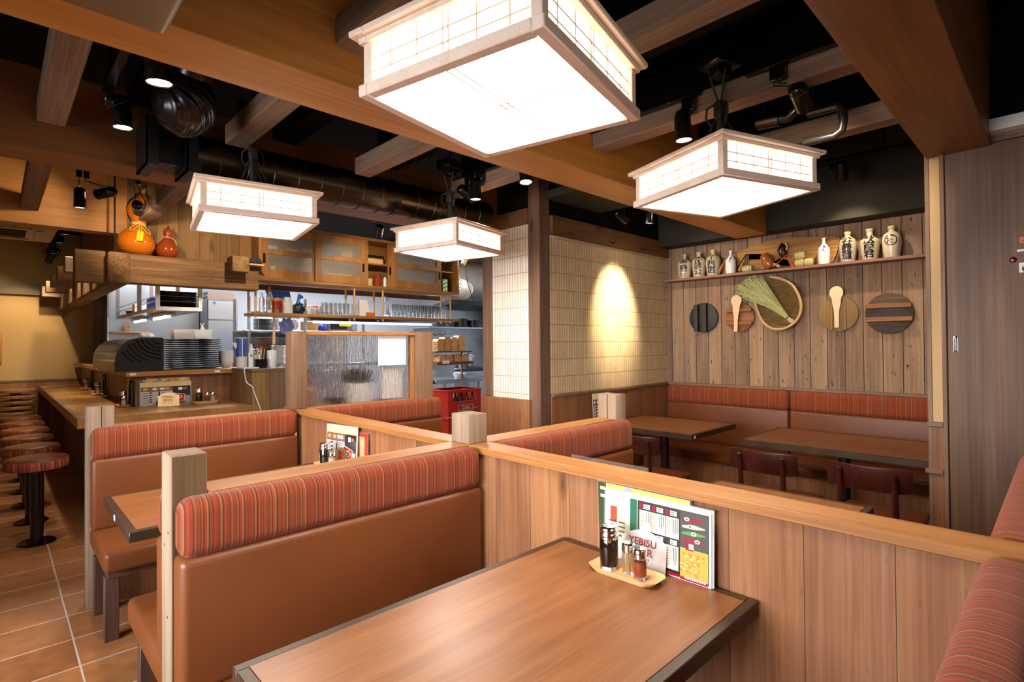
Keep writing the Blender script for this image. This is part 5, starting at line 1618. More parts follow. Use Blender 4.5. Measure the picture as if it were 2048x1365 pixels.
# ================================================================ gourds and things over the counter
def gourd(label, name, prof, c, mat, lean):
    t = thing(name, label, 'gourd', c)
    R = Matrix.Translation(c) @ Matrix.Rotation(lean, 4, 'Y')
    obj('body', G().lathe(prof, n=40).xf(R), mat, t, angle=80)
    return t, R
t, R = gourd('big orange lacquered gourd with yellow tassels on the log beam', 'gourd', [(0, 0), (0.07, 0.0), (0.115, 0.03), (0.138, 0.085), (0.132, 0.135), (0.10, 0.19), (0.062, 0.232), (0.048, 0.262), (0.056, 0.295), (0.085, 0.34), (0.094, 0.385), (0.084, 0.43), (0.055, 0.475), (0.028, 0.51), (0.016, 0.53), (0, 0.535)], (0.838, 5.392, 2.1455), M['gourd'], 0.11)
obj('stem', G().tube([R @ Vector(p) for p in ((0, 0, 0.52), (0, 0, 0.555), (0.012, 0, 0.575))], [0.018, 0.015, 0.008], 10), M['straw'], t)
g = G()
for z in (0.255, 0.262, 0.269):
    g.tube([R @ Vector((0.052 * math.cos(a), 0.052 * math.sin(a), z)) for a in [2 * PI * i / 24 for i in range(24)]], 0.004, 6, True)
for s in (-1, 1):
    g.tube([R @ Vector(p) for p in ((0, -0.054, 0.262), (s * 0.025, -0.085, 0.245), (s * 0.065, -0.108, 0.205), (s * 0.072, -0.125, 0.175), (s * 0.05, -0.12, 0.185), (0.0, -0.07, 0.25))], 0.003, 6)
    g.tube([R @ Vector(p) for p in ((s * 0.004, -0.056, 0.258), (s * 0.006, -0.1, 0.23), (s * 0.008, -0.128, 0.185))], 0.0028, 6)
obj('cord', g, M['cord'], t)
for s in (-1, 1):
    obj('tassel', G().lathe([(0, 0.0), (0.013, 0.002), (0.0125, 0.07), (0.009, 0.085), (0, 0.088)], n=16, tilt=R @ Matrix.Translation((s * 0.012, -0.148, 0.098))), M['tassel'], t)
t, R = gourd('small red brown gourd right of the big orange gourd', 'gourd', [(0, 0), (0.045, 0), (0.075, 0.025), (0.085, 0.07), (0.076, 0.11), (0.045, 0.15), (0.026, 0.175), (0.024, 0.187), (0.032, 0.21), (0.0335, 0.228), (0.025, 0.25), (0.010, 0.265), (0, 0.268)], (1.072, 5.40, 2.1455), M['gourd2'], 0.03)
obj('stem', G().tube([R @ Vector(p) for p in ((0, 0, 0.262), (0.003, 0, 0.278), (0.008, 0, 0.284))], [0.008, 0.006, 0.003], 8), M['iron'], t)
g = G().tube([R @ Vector((0.026 * math.cos(a), 0.026 * math.sin(a), 0.18)) for a in [2 * PI * i / 20 for i in range(20)]], 0.004, 6, True)
g.tube([R @ Vector(p) for p in ((0.026, -0.005, 0.18), (0.05, -0.02, 0.165), (0.06, -0.03, 0.13), (0.062, -0.04, 0.12))], 0.003, 6)
obj('cord', g, M['straw'], t)
t = thing('small_wall_shelf', 'small pale board shelf left of the kitchen wall cabinet', 'shelf', (1.74, 5.36, 2.14))
obj('board', G().box(1.675, 1.815, 5.20, 5.299, 2.128, 2.142, 0.001), M['traywood'], t)
b = bmesh.new()
bmesh.ops.create_icosphere(b, subdivisions=4, radius=1)
for v in b.verts:
    p = v.co
    f = 1 + 0.18 * math.sin(9 * p.x + 3 * p.z) * math.cos(6 * p.y) + 0.08 * math.sin(21 * p.x + 11 * p.z)
    v.co = Vector((0.06 * p.x * f, 0.035 * p.y * f, max(-0.028, 0.03 * p.z * f)))
tag(obj('folded_cloth', G().add(b, Matrix.Translation((1.745, 5.245, 2.171))), M['navy'], angle=80), 'dark blue crumpled cloth on the small board shelf', 'cloth')

# kitchen wall cabinet
cb = thing('wall_cabinet', 'wooden kitchen wall cabinet with sliding glass doors over the glass shelf', 'cabinet', (3.0, 5.5, 2.013))
X0, X1, YF, YB, Z0, Z1 = 1.815, 4.245, 5.35, 5.66, 2.013, 2.57
g = G()
g.box(X0, X1, YF, YB, Z0, Z0 + 0.028, 0.001).box(X0, X1, YF, YB, Z1 - 0.028, Z1, 0.001)
for x in (X0, 2.945, X1 - 0.025):
    g.box(x, x + 0.025, YF, YB, Z0 + 0.028, Z1 - 0.028, 0.001)
g.box(X0 + 0.025, X1 - 0.025, YB - 0.012, YB, Z0 + 0.028, Z1 - 0.028)
obj('carcass', g, M['cabinet'], cb)
obj('inner_shelf', G().box(X0 + 0.026, 2.944, YF + 0.05, YB - 0.013, 2.285, 2.30).box(2.971, X1 - 0.026, YF + 0.05, YB - 0.013, 2.285, 2.30), M['cabinet'], cb, smooth=False)
def sdoor(x0, x1, y, pull):
    dz0, dz1 = Z0 + 0.030, Z1 - 0.030
    g = G().box(x0, x0 + 0.065, y, y + 0.018, dz0, dz1, 0.001).box(x1 - 0.065, x1, y, y + 0.018, dz0, dz1, 0.001)
    d = obj('sliding_door', g.box(x0 + 0.065, x1 - 0.065, y, y + 0.018, dz0, dz0 + 0.085, 0.001).box(x0 + 0.065, x1 - 0.065, y, y + 0.018, dz1 - 0.07, dz1, 0.001).box(x0 + 0.065, x1 - 0.065, y, y + 0.018, dz0 + 0.235, dz0 + 0.285, 0.001), M['cabinetZ'], cb)
    obj('glass_pane', G().box(x0 + 0.06, x1 - 0.06, y + 0.007, y + 0.011, dz0 + 0.08, dz0 + 0.24), M['frost'], d, smooth=False)
    obj('glass_pane', G().box(x0 + 0.06, x1 - 0.06, y + 0.007, y + 0.011, dz0 + 0.28, dz1 - 0.065), M['frost'], d, smooth=False)
    obj('finger_pull', G().box(pull - 0.014, pull + 0.014, y - 0.001, y + 0.002, dz0 + 0.14, dz0 + 0.235, 0.004, 2), M['black'], d)
sdoor(1.842, 2.42, YF + 0.022, 1.872)
sdoor(2.37, 2.943, YF + 0.002, 2.913)
sdoor(3.27, 3.97, YF + 0.002, 3.94)
sdoor(3.235, 3.90, YF + 0.024, 3.262)
# things in the cabinet
def simple(name, g, m, label, cat, group=None, **kw):
    return tag(obj(name, g, m, None, **kw), label, cat, group)
simple('white_package', G().box(1.92, 2.04, 5.45, 5.56, 2.3005, 2.385, 0.02, 3), M['white'], 'white package on the upper shelf behind the left cabinet door', 'package')
simple('paper_box', G().box(2.12, 2.24, 5.45, 5.56, 2.3005, 2.365, 0.004), M['milky'], 'pale box on the upper shelf behind the left cabinet door', 'box')
t = thing('red_topped_carton', 'white carton with red band behind the left cabinet door', 'carton', (2.33, 5.5, 2.3005))
obj('carton_body', G().box(2.28, 2.36, 5.45, 5.53, 2.3005, 2.375), M['white'], t, smooth=False)
obj('red_band', G().box(2.2795, 2.3605, 5.4493, 5.5305, 2.355, 2.37), M['red'], t, smooth=False)
simple('white_canister', G().lathe([(0, 0), (0.03, 0), (0.03, 0.13), (0, 0.13)], (1.99, 5.47, 2.042), 20), M['ceramic'], 'white canister behind the lower left cabinet pane', 'canister')
simple('grey_vessel', G().lathe([(0, 0), (0.06, 0), (0.05, 0.1), (0.03, 0.17), (0, 0.17)], (2.13, 5.49, 2.042), 20), M['trimZ'], 'brown vessel behind the lower left cabinet pane', 'vessel')
b = bmesh.new()
bmesh.ops.create_icosphere(b, subdivisions=3, radius=1)
for v in b.verts:
    p = v.co
    v.co = Vector((0.10 * p.x, 0.05 * p.y, max(-0.055, 0.06 * p.z * (1 + 0.2 * math.sin(8 * p.x)))))
simple('blue_bag', G().add(b, Matrix.Translation((2.60, 5.52, 2.3585))), M['bluebag'], 'crumpled blue bag behind the upper middle cabinet pane', 'bag')
simple('tan_bag', G().box(2.72, 2.86, 5.46, 5.58, 2.3005, 2.43, 0.04, 3), M['beige'], 'tan bag behind the upper middle cabinet pane', 'bag')
simple('white_roll', G().box(2.50, 2.86, 5.44, 5.56, 2.042, 2.16, 0.05, 4), M['white'], 'long white roll behind the lower middle cabinet pane', 'roll')
simple('tea_caddy', G().lathe([(0, 0), (0.035, 0), (0.035, 0.085), (0, 0.09)], (3.03, 5.43, 2.042), 20), M['straw'], 'straw coloured caddy in the open cabinet bay', 'caddy')
simple('brown_jar', G().lathe([(0, 0), (0.05, 0), (0.052, 0.1), (0.04, 0.115), (0.04, 0.13), (0, 0.13)], (3.135, 5.44, 2.042), 24), M['gourd2'], 'glossy brown jar in the open cabinet bay', 'jar')
simple('white_bottle', G().lathe([(0, 0), (0.02, 0), (0.02, 0.09), (0.008, 0.12), (0, 0.125)], (3.225, 5.43, 2.042), 16), M['white'], 'small white bottle beside the glossy brown jar', 'bottle')
simple('long_box', G().box(2.98, 3.20, 5.42, 5.58, 2.3005, 2.36, 0.003), M['traywood'], 'flat pale box on the upper shelf of the open cabinet bay', 'box')
simple('foil_roll', G().cyl((2.99, 5.46, 2.383), (3.22, 5.46, 2.383), 0.021, n=16), M['steel2'], 'silver roll lying on the flat pale box', 'roll')
t = thing('green_carton', 'green and white carton in the right end of the cabinet', 'carton', (4.06, 5.45, 2.042))
obj('carton_body', G().box(4.02, 4.10, 5.40, 5.46, 2.042, 2.20), M['green'], t, smooth=False)
g = G()
for i in range(6):
    g.box(4.03 + 0.035 * (i % 2), 4.055 + 0.035 * (i % 2), 5.3993, 5.4003, 2.05 + 0.05 * (i // 2) + 0.015 * (i % 2), 2.08 + 0.05 * (i // 2) + 0.015 * (i % 2))
obj('carton_print', g, M['white'], t, smooth=False)
for i in range(3):
    simple('glass_flask', G().lathe([(0, 0), (0.025, 0), (0.025, 0.09), (0.012, 0.12), (0.012, 0.15), (0, 0.15)], (4.01 + 0.06 * i, 5.45, 2.3005), 16), M['glass'], 'clear glass flask on the upper right cabinet shelf', 'flask', 'clear flasks in the cabinet')
simple('under_cabinet_board', G().box(1.84, 4.2, 5.67, 5.72, 1.955, 2.012), M['darkleg'], 'dark brown board under the back of the wall cabinet', 'board')

# glass shelf on bamboo poles
gs = thing('glass_shelf', 'long wooden shelf of drinking glasses hung on bamboo poles', 'shelf', (2.95, 5.48, 1.672))
obj('board', G().box(1.765, 4.245, 5.35, 5.62, 1.675, 1.703, 0.002), M['counterX'], gs)
for x in (1.795, 2.82, 3.17, 4.13):
    for y in (5.385, 5.585):
        if (x, y) in ((4.13, 5.385),):
            pass
        pts = [(x, y, 1.69 + (2.011 - 1.69) * i / 12) for i in range(13)]
        obj('bamboo_pole', G().tube(pts, [0.0105 if i % 4 else 0.0125 for i in range(13)], 10), M['bamboo'], gs)
        obj('pole_end', G().lathe([(0, -0.012), (0.009, -0.01), (0.011, 0), (0.009, 0.01), (0, 0.012)], (x, y, 1.662), 12), M['white'], gs)
obj('light_fitting', G().box(2.35, 3.95, 5.44, 5.52, 1.640, 1.674, 0.004), M['steel2'], gs)
obj('lamp_tube', G().cyl((2.4, 5.48, 1.628), (3.9, 5.48, 1.628), 0.012, n=12), M['tubelamp'], gs)
# drinking glasses, each its own object
def tumbler(label, h, r, x, y, group):
    p = (x, y, 1.7035)
    prof = [(0, 0), (r * 0.86, 0), (r, h), (r - 0.0018, h), (r * 0.86 - 0.002, 0.010), (0, 0.010)]
    return tag(obj('drinking_glass', G().lathe(prof, p, 20), M['glass']), label, 'glass', group)
LG = 'clear tumbler in the left cluster on the bamboo pole shelf'
a = None
for i in range(8):
    for j in range(3):
        x, y = 2.49 + 0.0515 * i + 0.012 * (j % 2), 5.40 + 0.062 * j
        if j == 0 and x > 2.775 and x < 2.865:
            continue
        if a is None:
            a = tumbler(LG, 0.135, 0.0245, x, y, 'left cluster of tumblers')
        else:
            dup(a, (x, y, 1.7035))
SG = 'short clear glass left of the taller tumblers on the bamboo pole shelf'
a = None
for i in range(4):
    x, y = 2.335 + 0.042 * i, 5.385 + 0.05 * (i % 2)
    if a is None:
        a = tumbler(SG, 0.085, 0.02, x, y, 'short glasses')
    else:
        dup(a, (x, y, 1.7035))
RG = 'clear tumbler in the right cluster on the bamboo pole shelf'
a = None
for i in range(16):
    for j in range(3):
        x, y = 3.315 + 0.0535 * i + 0.014 * (j % 2), 5.40 + 0.063 * j
        if abs(x - 4.13) < 0.045:
            continue
        if a is None:
            a = tumbler(RG, 0.158, 0.0255, x, y, 'right cluster of tumblers')
        else:
            dup(a, (x, y, 1.7035))
p = thing('glass_pitcher', 'tall clear glass pitcher between the two tumbler clusters', 'pitcher', (3.245, 5.46, 1.7035))
obj('jug', G().lathe([(0, 0), (0.042, 0), (0.045, 0.02), (0.037, 0.14), (0.046, 0.235), (0.044, 0.235), (0.035, 0.14), (0.042, 0.02), (0, 0.012)], (3.245, 5.46, 1.7035), 24), M['glass'], p)
obj('handle', G().tube([(3.245, 5.416, 1.91), (3.235, 5.386, 1.89), (3.235, 5.386, 1.81), (3.245, 5.416, 1.78)], 0.006, 8), M['glass'], p)
simple('white_carton', G().prism([(2.89, 1.7035), (3.02, 1.7035), (2.985, 1.88), (2.89, 1.88)], 'Y', 5.40, 5.45), M['white'], 'white folded card box between the tumbler clusters', 'box', smooth=False)
simple('small_packet', G().box(2.96, 3.06, 5.365, 5.385, 1.7035, 1.745), M['orange'], 'small coloured packet at the shelf edge before the white card box', 'packet', smooth=False)
t = thing('preserve_jar', 'round jar of reddish drink with orange top on the glass shelf', 'jar', (2.015, 5.43, 1.7035))
obj('glass_body', G().lathe([(0, 0), (0.052, 0), (0.053, 0.13), (0.047, 0.142), (0.047, 0.15), (0, 0.15)], (2.015, 5.43, 1.7035), 28), M['glass'], t)
obj('contents', G().lathe([(0, 0.004), (0.049, 0.004), (0.049, 0.128), (0, 0.13)], (2.015, 5.43, 1.7035), 28), M['amber'], t)
obj('band', G().lathe([(0.0535, 0.118), (0.0545, 0.118), (0.0545, 0.14), (0.0535, 0.14)], (2.015, 5.43, 1.7035), 28), M['orange'], t)
simple('frosted_bottle', G().lathe([(0, 0), (0.05, 0), (0.05, 0.10), (0.035, 0.15), (0.033, 0.165), (0, 0.165)], (2.119, 5.44, 1.7035), 24), M['milky'], 'milky plastic bottle right of the reddish jar on the shelf', 'bottle')
simple('glass_bottle', G().lathe([(0, 0), (0.026, 0), (0.026, 0.13), (0.01, 0.17), (0.01, 0.2), (0, 0.2)], (1.88, 5.46, 1.7035), 18), M['glass'], 'clear bottle beside the left bamboo poles', 'bottle', 'clear bottles by the bamboo pole')
dup(D.objects['glass_bottle'], (1.93, 5.41, 1.7035))
t = thing('spirit_bottle', 'tall bottle with orange label rising behind the reddish jar', 'bottle', (1.985, 5.55, 1.7035))
obj('glass_body', G().lathe([(0, 0), (0.032, 0), (0.032, 0.17), (0.012, 0.23), (0.012, 0.27), (0, 0.27)], (1.985, 5.55, 1.7035), 20), M['glass'], t)
obj('label_band', G().lathe([(0.0325, 0.03), (0.033, 0.03), (0.033, 0.15), (0.0325, 0.15)], (1.985, 5.55, 1.7035), 20), M['white'], t)
obj('neck_band', G().lathe([(0.0128, 0.225), (0.014, 0.225), (0.014, 0.272), (0, 0.274)], (1.985, 5.55, 1.7035), 20), M['orange'], t)
b = bmesh.new()
bmesh.ops.create_icosphere(b, subdivisions=4, radius=1)
for v in b.verts:
    p = v.co
    f = 1 + 0.1 * math.sin(9 * p.x + 4 * p.z) + 0.07 * math.sin(17 * p.y + 9 * p.x)
    v.co = Vector((0.058 * p.x * f, 0.05 * p.y * f, max(-0.052, 0.062 * p.z * f)))
t = thing('blue_plastic_bag', 'tied blue plastic bag of dark things on the glass shelf', 'bag', (2.28, 5.45, 1.7035))
obj('bag_body', G().add(b, Matrix.Translation((2.236, 5.45, 1.756))), plain('dark_blue_bag', '1c2c4a', 0.3, noise=0.4, nscale=30), t, angle=80)
obj('bag_neck', G().tube([(2.236, 5.45, 1.80), (2.232, 5.45, 1.85), (2.25, 5.45, 1.89), (2.28, 5.45, 1.875)], [0.03, 0.012, 0.03, 0.012], 10), M['bluebag'], t)
for i, x in enumerate((2.40 - 0.005, 2.46 + 0.005)):
    pass
t = thing('blue_hanging_bag', 'bright blue plastic bag hanging behind the glass shelf', 'bag', (2.10, 5.68, 1.80))
obj('bag_body', G().prism([(1.98, 1.95), (2.22, 1.95), (2.24, 1.84), (2.22, 1.73), (2.19, 1.82), (2.10, 1.85), (2.02, 1.83)], 'Y', 5.64, 5.66), M['bluebag'], t)
for i, (x, lab) in enumerate(((2.352, 'white ceramic cup nearest the blue bag on the glass shelf'), (2.44, 'white ceramic cup beside the short glasses on the shelf'))):
    simple('ceramic_cup', G().lathe([(0, 0), (0.036, 0), (0.038, 0.008), (0.040, 0.075), (0.037, 0.075), (0.035, 0.01), (0, 0.01)], (x, 5.49 + 0.03 * i, 1.7035), 22), M['ceramic'], lab, 'cup', 'white cups')

# ================================================================ things on the counter ledge
M['casblack'] = plain('matt_black_plastic', '0e0e0d', 0.5, spec=0.25)
t = thing('food_display_case', 'black and bronze countertop food display case with curved glass', 'display case', (0.90, 6.2, 1.17))
prof = [(0.728, 1.172), (0.728, 1.25), (0.735, 1.30), (0.752, 1.35), (0.782, 1.40), (0.825, 1.44), (0.88, 1.457), (0.95, 1.462), (1.055, 1.462), (1.068, 1.45), (1.068, 1.172)]
e = obj('end_panel', G().prism(prof, 'Y', 5.50, 5.58), M['casblack'], t)
obj('end_panel', G().prism(prof, 'Y', 6.92, 6.98), M['blacksteel'], t)
g = G()
for i in range(8):
    r = 0.075 + 0.034 * i
    pts = []
    for j in range(12):
        a = PI * 1.02 + (PI * 0.48) * j / 11
        x, z = 1.045 + r * math.cos(a) * 1.0, 1.475 + r * math.sin(a) * 0.92
        if x > 0.76 and z > 1.25 and z < 1.452 and (x - 0.728) > 0.02 + max(0, (z - 1.33)) * 0.85:
            pts.append((x, 5.499, z))
    if len(pts) > 2:
        g.tube(pts, 0.006, 6)
obj('louvre', g, M['blackgloss'], e)
obj('base', G().box(0.728, 1.066, 5.58, 6.92, 1.172, 1.255, 0.003), M['bronze'], t)
n = len(prof)
b = bmesh.new()
arc = prof[1:8]
A = [[b.verts.new((x, y, z)) for x, z in arc] for y in (5.582, 6.918)]
for i in range(len(arc) - 1):
    b.faces.new((A[0][i], A[0][i + 1], A[1][i + 1], A[1][i]))
bmesh.ops.solidify(b, geom=list(b.faces), thickness=0.003)
obj('curved_glass', G().add(b), M['casglass'], t, angle=60)
obj('back_panel', G().box(1.03, 1.066, 5.58, 6.92, 1.255, 1.455), M['steel2'], t, smooth=False)
obj('top_trim', G().box(0.95, 1.066, 5.58, 6.92, 1.455, 1.462), M['steel2'], t, smooth=False)
b = bmesh.new()
bmesh.ops.create_icosphere(b, subdivisions=3, radius=1)
for v in b.verts:
    p = v.co
    v.co = Vector((0.06 * p.x, 0.06 * p.y * (1 + 0.2 * math.sin(7 * p.x)), max(-0.02, 0.028 * p.z * (1 + 0.3 * math.sin(9 * p.y + 4 * p.x)))))
tag(obj('crumpled_cloth', G().add(b, Matrix.Translation((1.0, 5.85, 1.483))), M['white'], angle=80), 'crumpled white cloth on top of the food display case', 'cloth')

def wavy_plate(z, w, d, cx, cy):
    b = bmesh.new()
    nx, ny = 28, 12
    R = []
    for i in range(nx + 1):
        row = []
        for j in range(ny + 1):
            u, v2 = -1 + 2 * i / nx, -1 + 2 * j / ny
            e = max(abs(u), abs(v2))
            rim = max(0, (e - 0.72) / 0.28)
            zz = 0.012 * rim ** 1.2 + 0.0022 * rim * math.sin(9.5 * u + 1.3 * v2) + 0.001 * rim * math.sin(23 * u + 4 * v2)
            row.append(b.verts.new((cx + u * w / 2 + 0.004 * math.sin(6 * v2), cy + v2 * d / 2 + 0.004 * math.sin(7 * u), z + zz)))
        R.append(row)
    for i in range(nx):
        for j in range(ny):
            b.faces.new((R[i][j], R[i + 1][j], R[i + 1][j + 1], R[i][j + 1]))
    bmesh.ops.solidify(b, geom=list(b.faces), thickness=-0.005)
    return b
p0 = None
for i in range(14):
    z = 1.1775 + 0.0198 * i
    lab = 'black wavy edged plate in the tall stack beside the display case'
    if p0 is None:
        p0 = tag(obj('wavy_plate', G().add(wavy_plate(z, 0.46, 0.30, 1.345, 5.755)), M['blackdish'], angle=60), lab, 'plate', 'stack of black wavy plates')
        zoff = p0.location.z - z
    else:
        o = dup(p0, (p0.location.x + random.uniform(-0.004, 0.004), p0.location.y + random.uniform(-0.004, 0.004), z + zoff))
def tub(name, label, x0, x1, fill, fz):
    t = thing(name, label, 'container', ((x0 + x1) / 2, 5.75, 1.4535))
    b = bmesh.new()
    bmesh.ops.create_cube(b, size=1)
    for v in b.verts:
        k2 = 1.0 if v.co.z > 0 else 0.9
        v.co = Vector(((x0 + x1) / 2 + v.co.x * (x1 - x0) * k2, 5.75 + v.co.y * 0.15 * k2, 1.4535 + (v.co.z + 0.5) * 0.088))
    tf = [f for f in b.faces if f.normal.z > 0.9]
    bmesh.ops.delete(b, geom=tf, context='FACES')
    bmesh.ops.solidify(b, geom=list(b.faces), thickness=0.002)
    obj('tub', G().add(b), M['milky'], t)
    obj('contents', G().box(x0 + 0.018, x1 - 0.018, 5.692, 5.808, 1.458, fz, 0.008, 2), fill, t)
tub('clear_tub', 'clear plastic tub of purple food on the black plate stack', 1.178, 1.346, plain('purple_food', '6a4450', 0.8, noise=0.4, nscale=120), 1.515)
tub('clear_tub', 'clear plastic tub of pale food at the right of the plate stack', 1.350, 1.500, M['salt'], 1.478)
b = bmesh.new()
bmesh.ops.create_cone(b, segments=14, radius1=0.04, radius2=0.008, depth=0.10, cap_ends=True)
for v in b.verts:
    v.co.x *= 1 + 0.2 * math.sin(60 * v.co.z)
t = thing('white_bag', 'knotted white plastic bag standing in the right tub', 'bag', (1.43, 5.75, 1.479))
obj('bag_body', G().add(b, Matrix.Translation((1.43, 5.75, 1.530))), M['white'], t)
obj('bag_ears', G().tube([(1.415, 5.75, 1.60), (1.43, 5.75, 1.575), (1.447, 5.75, 1.605)], [0.006, 0.008, 0.005], 8), M['white'], t)
p0 = None
for i in range(8):
    z = 1.1705 + 0.0155 * i
    if p0 is None:
        p0 = tag(obj('rice_bowl', G().lathe([(0, 0.004), (0.030, 0.004), (0.032, 0), (0.035, 0.006), (0.056, 0.03), (0.068, 0.060), (0.066, 0.060), (0.054, 0.032), (0.03, 0.011), (0, 0.011)], (1.64, 5.75, z), 30), M['ceramic']), 'white rice bowl in the stack right of the black plates', 'bowl', 'stack of white rice bowls')
    else:
        dup(p0, (1.64, 5.75, z))
t = thing('drink_pitcher', 'white plastic pitcher with blue printed band on the end cabinet', 'pitcher', (1.662, 5.36, 1.178))
obj('body', G().lathe([(0, 0), (0.040, 0), (0.044, 0.01), (0.047, 0.28), (0.045, 0.28), (0.042, 0.012), (0, 0.012)], (1.662, 5.36, 1.1785), 28), M['milky'], t)
obj('liquid', G().lathe([(0, 0.013), (0.041, 0.013), (0.042, 0.095), (0, 0.095)], (1.662, 5.36, 1.1785), 28), M['salt'], t)
obj('blue_band', G().lathe([(0.0465, 0.105), (0.047, 0.105), (0.0485, 0.275), (0.048, 0.275)], (1.662, 5.36, 1.1785), 28), M['blue'], t)
g = G()
for a in (-2.5, -1.7):
    p = Vector((1.662 + 0.0488 * math.cos(a), 5.36 + 0.0488 * math.sin(a), 1.37))
    g.add(text_geo('麦', 0.05), frame(p, (-math.sin(a), math.cos(a), 0), (0, 0, 1)))
g2 = G().box(1.652, 1.658, 5.3105, 5.3135, 1.285, 1.45)
obj('white_stripe', g2, M['white'], t, smooth=False)
obj('spout', G().prism([(1.57, 1.415), (1.622, 1.41), (1.62, 1.37), (1.61, 1.36)], 'Y', 5.345, 5.375), M['milky'], t)
t = thing('card_terminal', 'white handheld terminal standing in its charging cradle', 'terminal', (1.645, 5.06, 1.178))
obj('cradle', G().box(1.60, 1.705, 5.02, 5.11, 1.1785, 1.192, 0.004), M['whiteplastic'], t)
obj('handset', G().box(1.628, 1.668, 5.052, 5.082, 1.192, 1.32, 0.008, 2), M['whiteplastic'], t)
obj('antenna_top', G().prism([(1.634, 1.32), (1.666, 1.32), (1.655, 1.40), (1.645, 1.40)], 'Y', 5.056, 5.078), M['whiteplastic'], t)
obj('screen', G().box(1.637, 1.659, 5.050, 5.053, 1.283, 1.308), M['greyplastic'], t, smooth=False)
pts = [(1.60, 5.03, 1.184), (1.567, 4.98, 1.18), (1.545, 4.90, 1.14), (1.555, 4.885, 1.07), (1.60, 4.884, 1.03), (1.615, 4.884, 0.98), (1.65, 4.884, 0.88), (1.675, 4.884, 0.80), (1.68, 4.884, 0.70)]
tag(obj('white_cable', G().tube(smooth_path(pts, 5), 0.0045, 8), M['whitecord']), 'white cable hanging down the end cabinet from the terminal', 'cable')
t = thing('cutlery_basket', 'black basket of cutlery and chopsticks on the end cabinet', 'basket', (1.762, 5.20, 1.178))
g = G()
for (a, b2, c, d_) in ((1.712, 1.716, 5.14, 5.26), (1.812, 1.816, 5.14, 5.26), (1.716, 1.812, 5.14, 5.144), (1.716, 1.812, 5.256, 5.26)):
    g.box(a, b2, c, d_, 1.1785, 1.26)
g.box(1.712, 1.816, 5.14, 5.26, 1.1785, 1.185)
obj('tray', g, M['blackgloss'], t, smooth=False)
g = G()
g3 = G()
for i in range(22):
    p = Vector((random.uniform(1.725, 1.80), random.uniform(5.15, 5.25), 1.187))
    q = p + Vector((random.uniform(-0.03, 0.02), random.uniform(-0.02, 0.03), random.uniform(0.12, 0.17)))
    if i % 2:
        g.tube([p, q], [0.003, 0.0045], 6)
    else:
        g3.tube([p, q], [0.0025, 0.0035], 6)
        g3.lathe([(0, -0.016), (0.008, -0.008), (0.009, 0.004), (0, 0.014)], q, 10)
obj('chopsticks', g, M['toothpick'], t)
obj('cutlery', g3, M['steel2'], t)
obj('orange_cap_tube', G().cyl((1.765, 5.2, 1.19), (1.782, 5.2, 1.345), 0.009, n=12), M['white'], t)
obj('orange_cap', G().cyl((1.782, 5.2, 1.345), (1.786, 5.2, 1.375), 0.012, n=12), M['orange'], t)
simple('white_canister', G().lathe([(0, 0), (0.034, 0), (0.041, 0.015), (0.043, 0.15), (0.04, 0.16), (0.025, 0.163), (0, 0.163)], (1.875, 5.19, 1.1785), 28), M['ceramic'], 'white ceramic canister beside the cutlery basket', 'canister')
for x in (1.80, 1.87):
    t = thing('white_clip', 'small white plug lying on the cabinet corner, %s one' % ('left' if x < 1.85 else 'right'), 'plug', (x, 4.95, 1.178))
    obj('base', G().box(x - 0.027, x + 0.027, 4.935, 4.965, 1.1785, 1.187, 0.003), M['whiteplastic'], t)
    obj('stem', G().cyl((x, 4.95, 1.187), (x + 0.004, 4.95, 1.205), 0.005, n=8), M['whiteplastic'], t)

# ================================================================ open kitchen
t = thing('steel_splash_panel', 'tall brushed stainless splash wall left of the fridge', 'panel', (1.57, 8.62, 0))
obj('sheet', G().box(1.062, 2.10, 8.60, 8.66, 0, 2.9), M['steel'], t, smooth=False)
obj('bright_edge', G().box(1.045, 1.062, 8.585, 8.60, 0, 2.9), M['steel2'], t, smooth=False)
t = thing('small_shelf', 'thin pale wooden shelf on the stainless splash wall', 'shelf', (1.25, 8.5, 1.56))
obj('board', G().box(1.066, 1.42, 8.42, 8.598, 1.565, 1.58), M['traywood'], t, smooth=False)
t = thing('pastry_brush', 'wooden brush standing on the thin kitchen shelf', 'brush', (1.24, 8.5, 1.58))
obj('bristles', G().box(1.205, 1.275, 8.48, 8.51, 1.5805, 1.63, 0.004), M['straw'], t)
obj('handle', G().prism([(1.205, 1.63), (1.275, 1.63), (1.262, 1.68), (1.25, 1.72), (1.225, 1.72), (1.218, 1.68)], 'Y', 8.485, 8.505), M['counterZ'], t)
# hanging stainless rack
hr = thing('hanging_plate_rack', 'stainless rack hung under the log beams holding black trays', 'rack', (1.3, 7.2, 1.73))
for x in (1.10, 1.46):
    for y in (6.0, 6.9, 8.3):
        obj('upright', G().box(x, x + 0.035, y, y + 0.03, 1.768, 2.94), M['steel2'], hr, smooth=False)
g = G().box(1.10, 1.495, 6.0, 6.03, 1.73, 1.768, 0.001).box(1.10, 1.13, 6.03, 8.33, 1.73, 1.765).box(1.465, 1.495, 6.03, 8.33, 1.73, 1.765)
g.box(1.13, 1.465, 6.03, 8.33, 1.735, 1.742)
obj('shelf_frame', g, M['steel2'], hr, smooth=False)
g = G()
for z in (1.82, 1.87):
    g.cyl((1.11, 6.01, z), (1.11, 8.32, z), 0.004, n=6).cyl((1.13, 6.01, z), (1.47, 6.01, z), 0.004, n=6)
obj('guard_rail', g, M['steel2'], hr)
lf = obj('light_fitting', G().box(1.24, 1.34, 6.35, 7.15, 1.70, 1.732, 0.003).box(1.22, 1.30, 7.4, 8.1, 1.70, 1.732, 0.003), M['steel2'], hr)
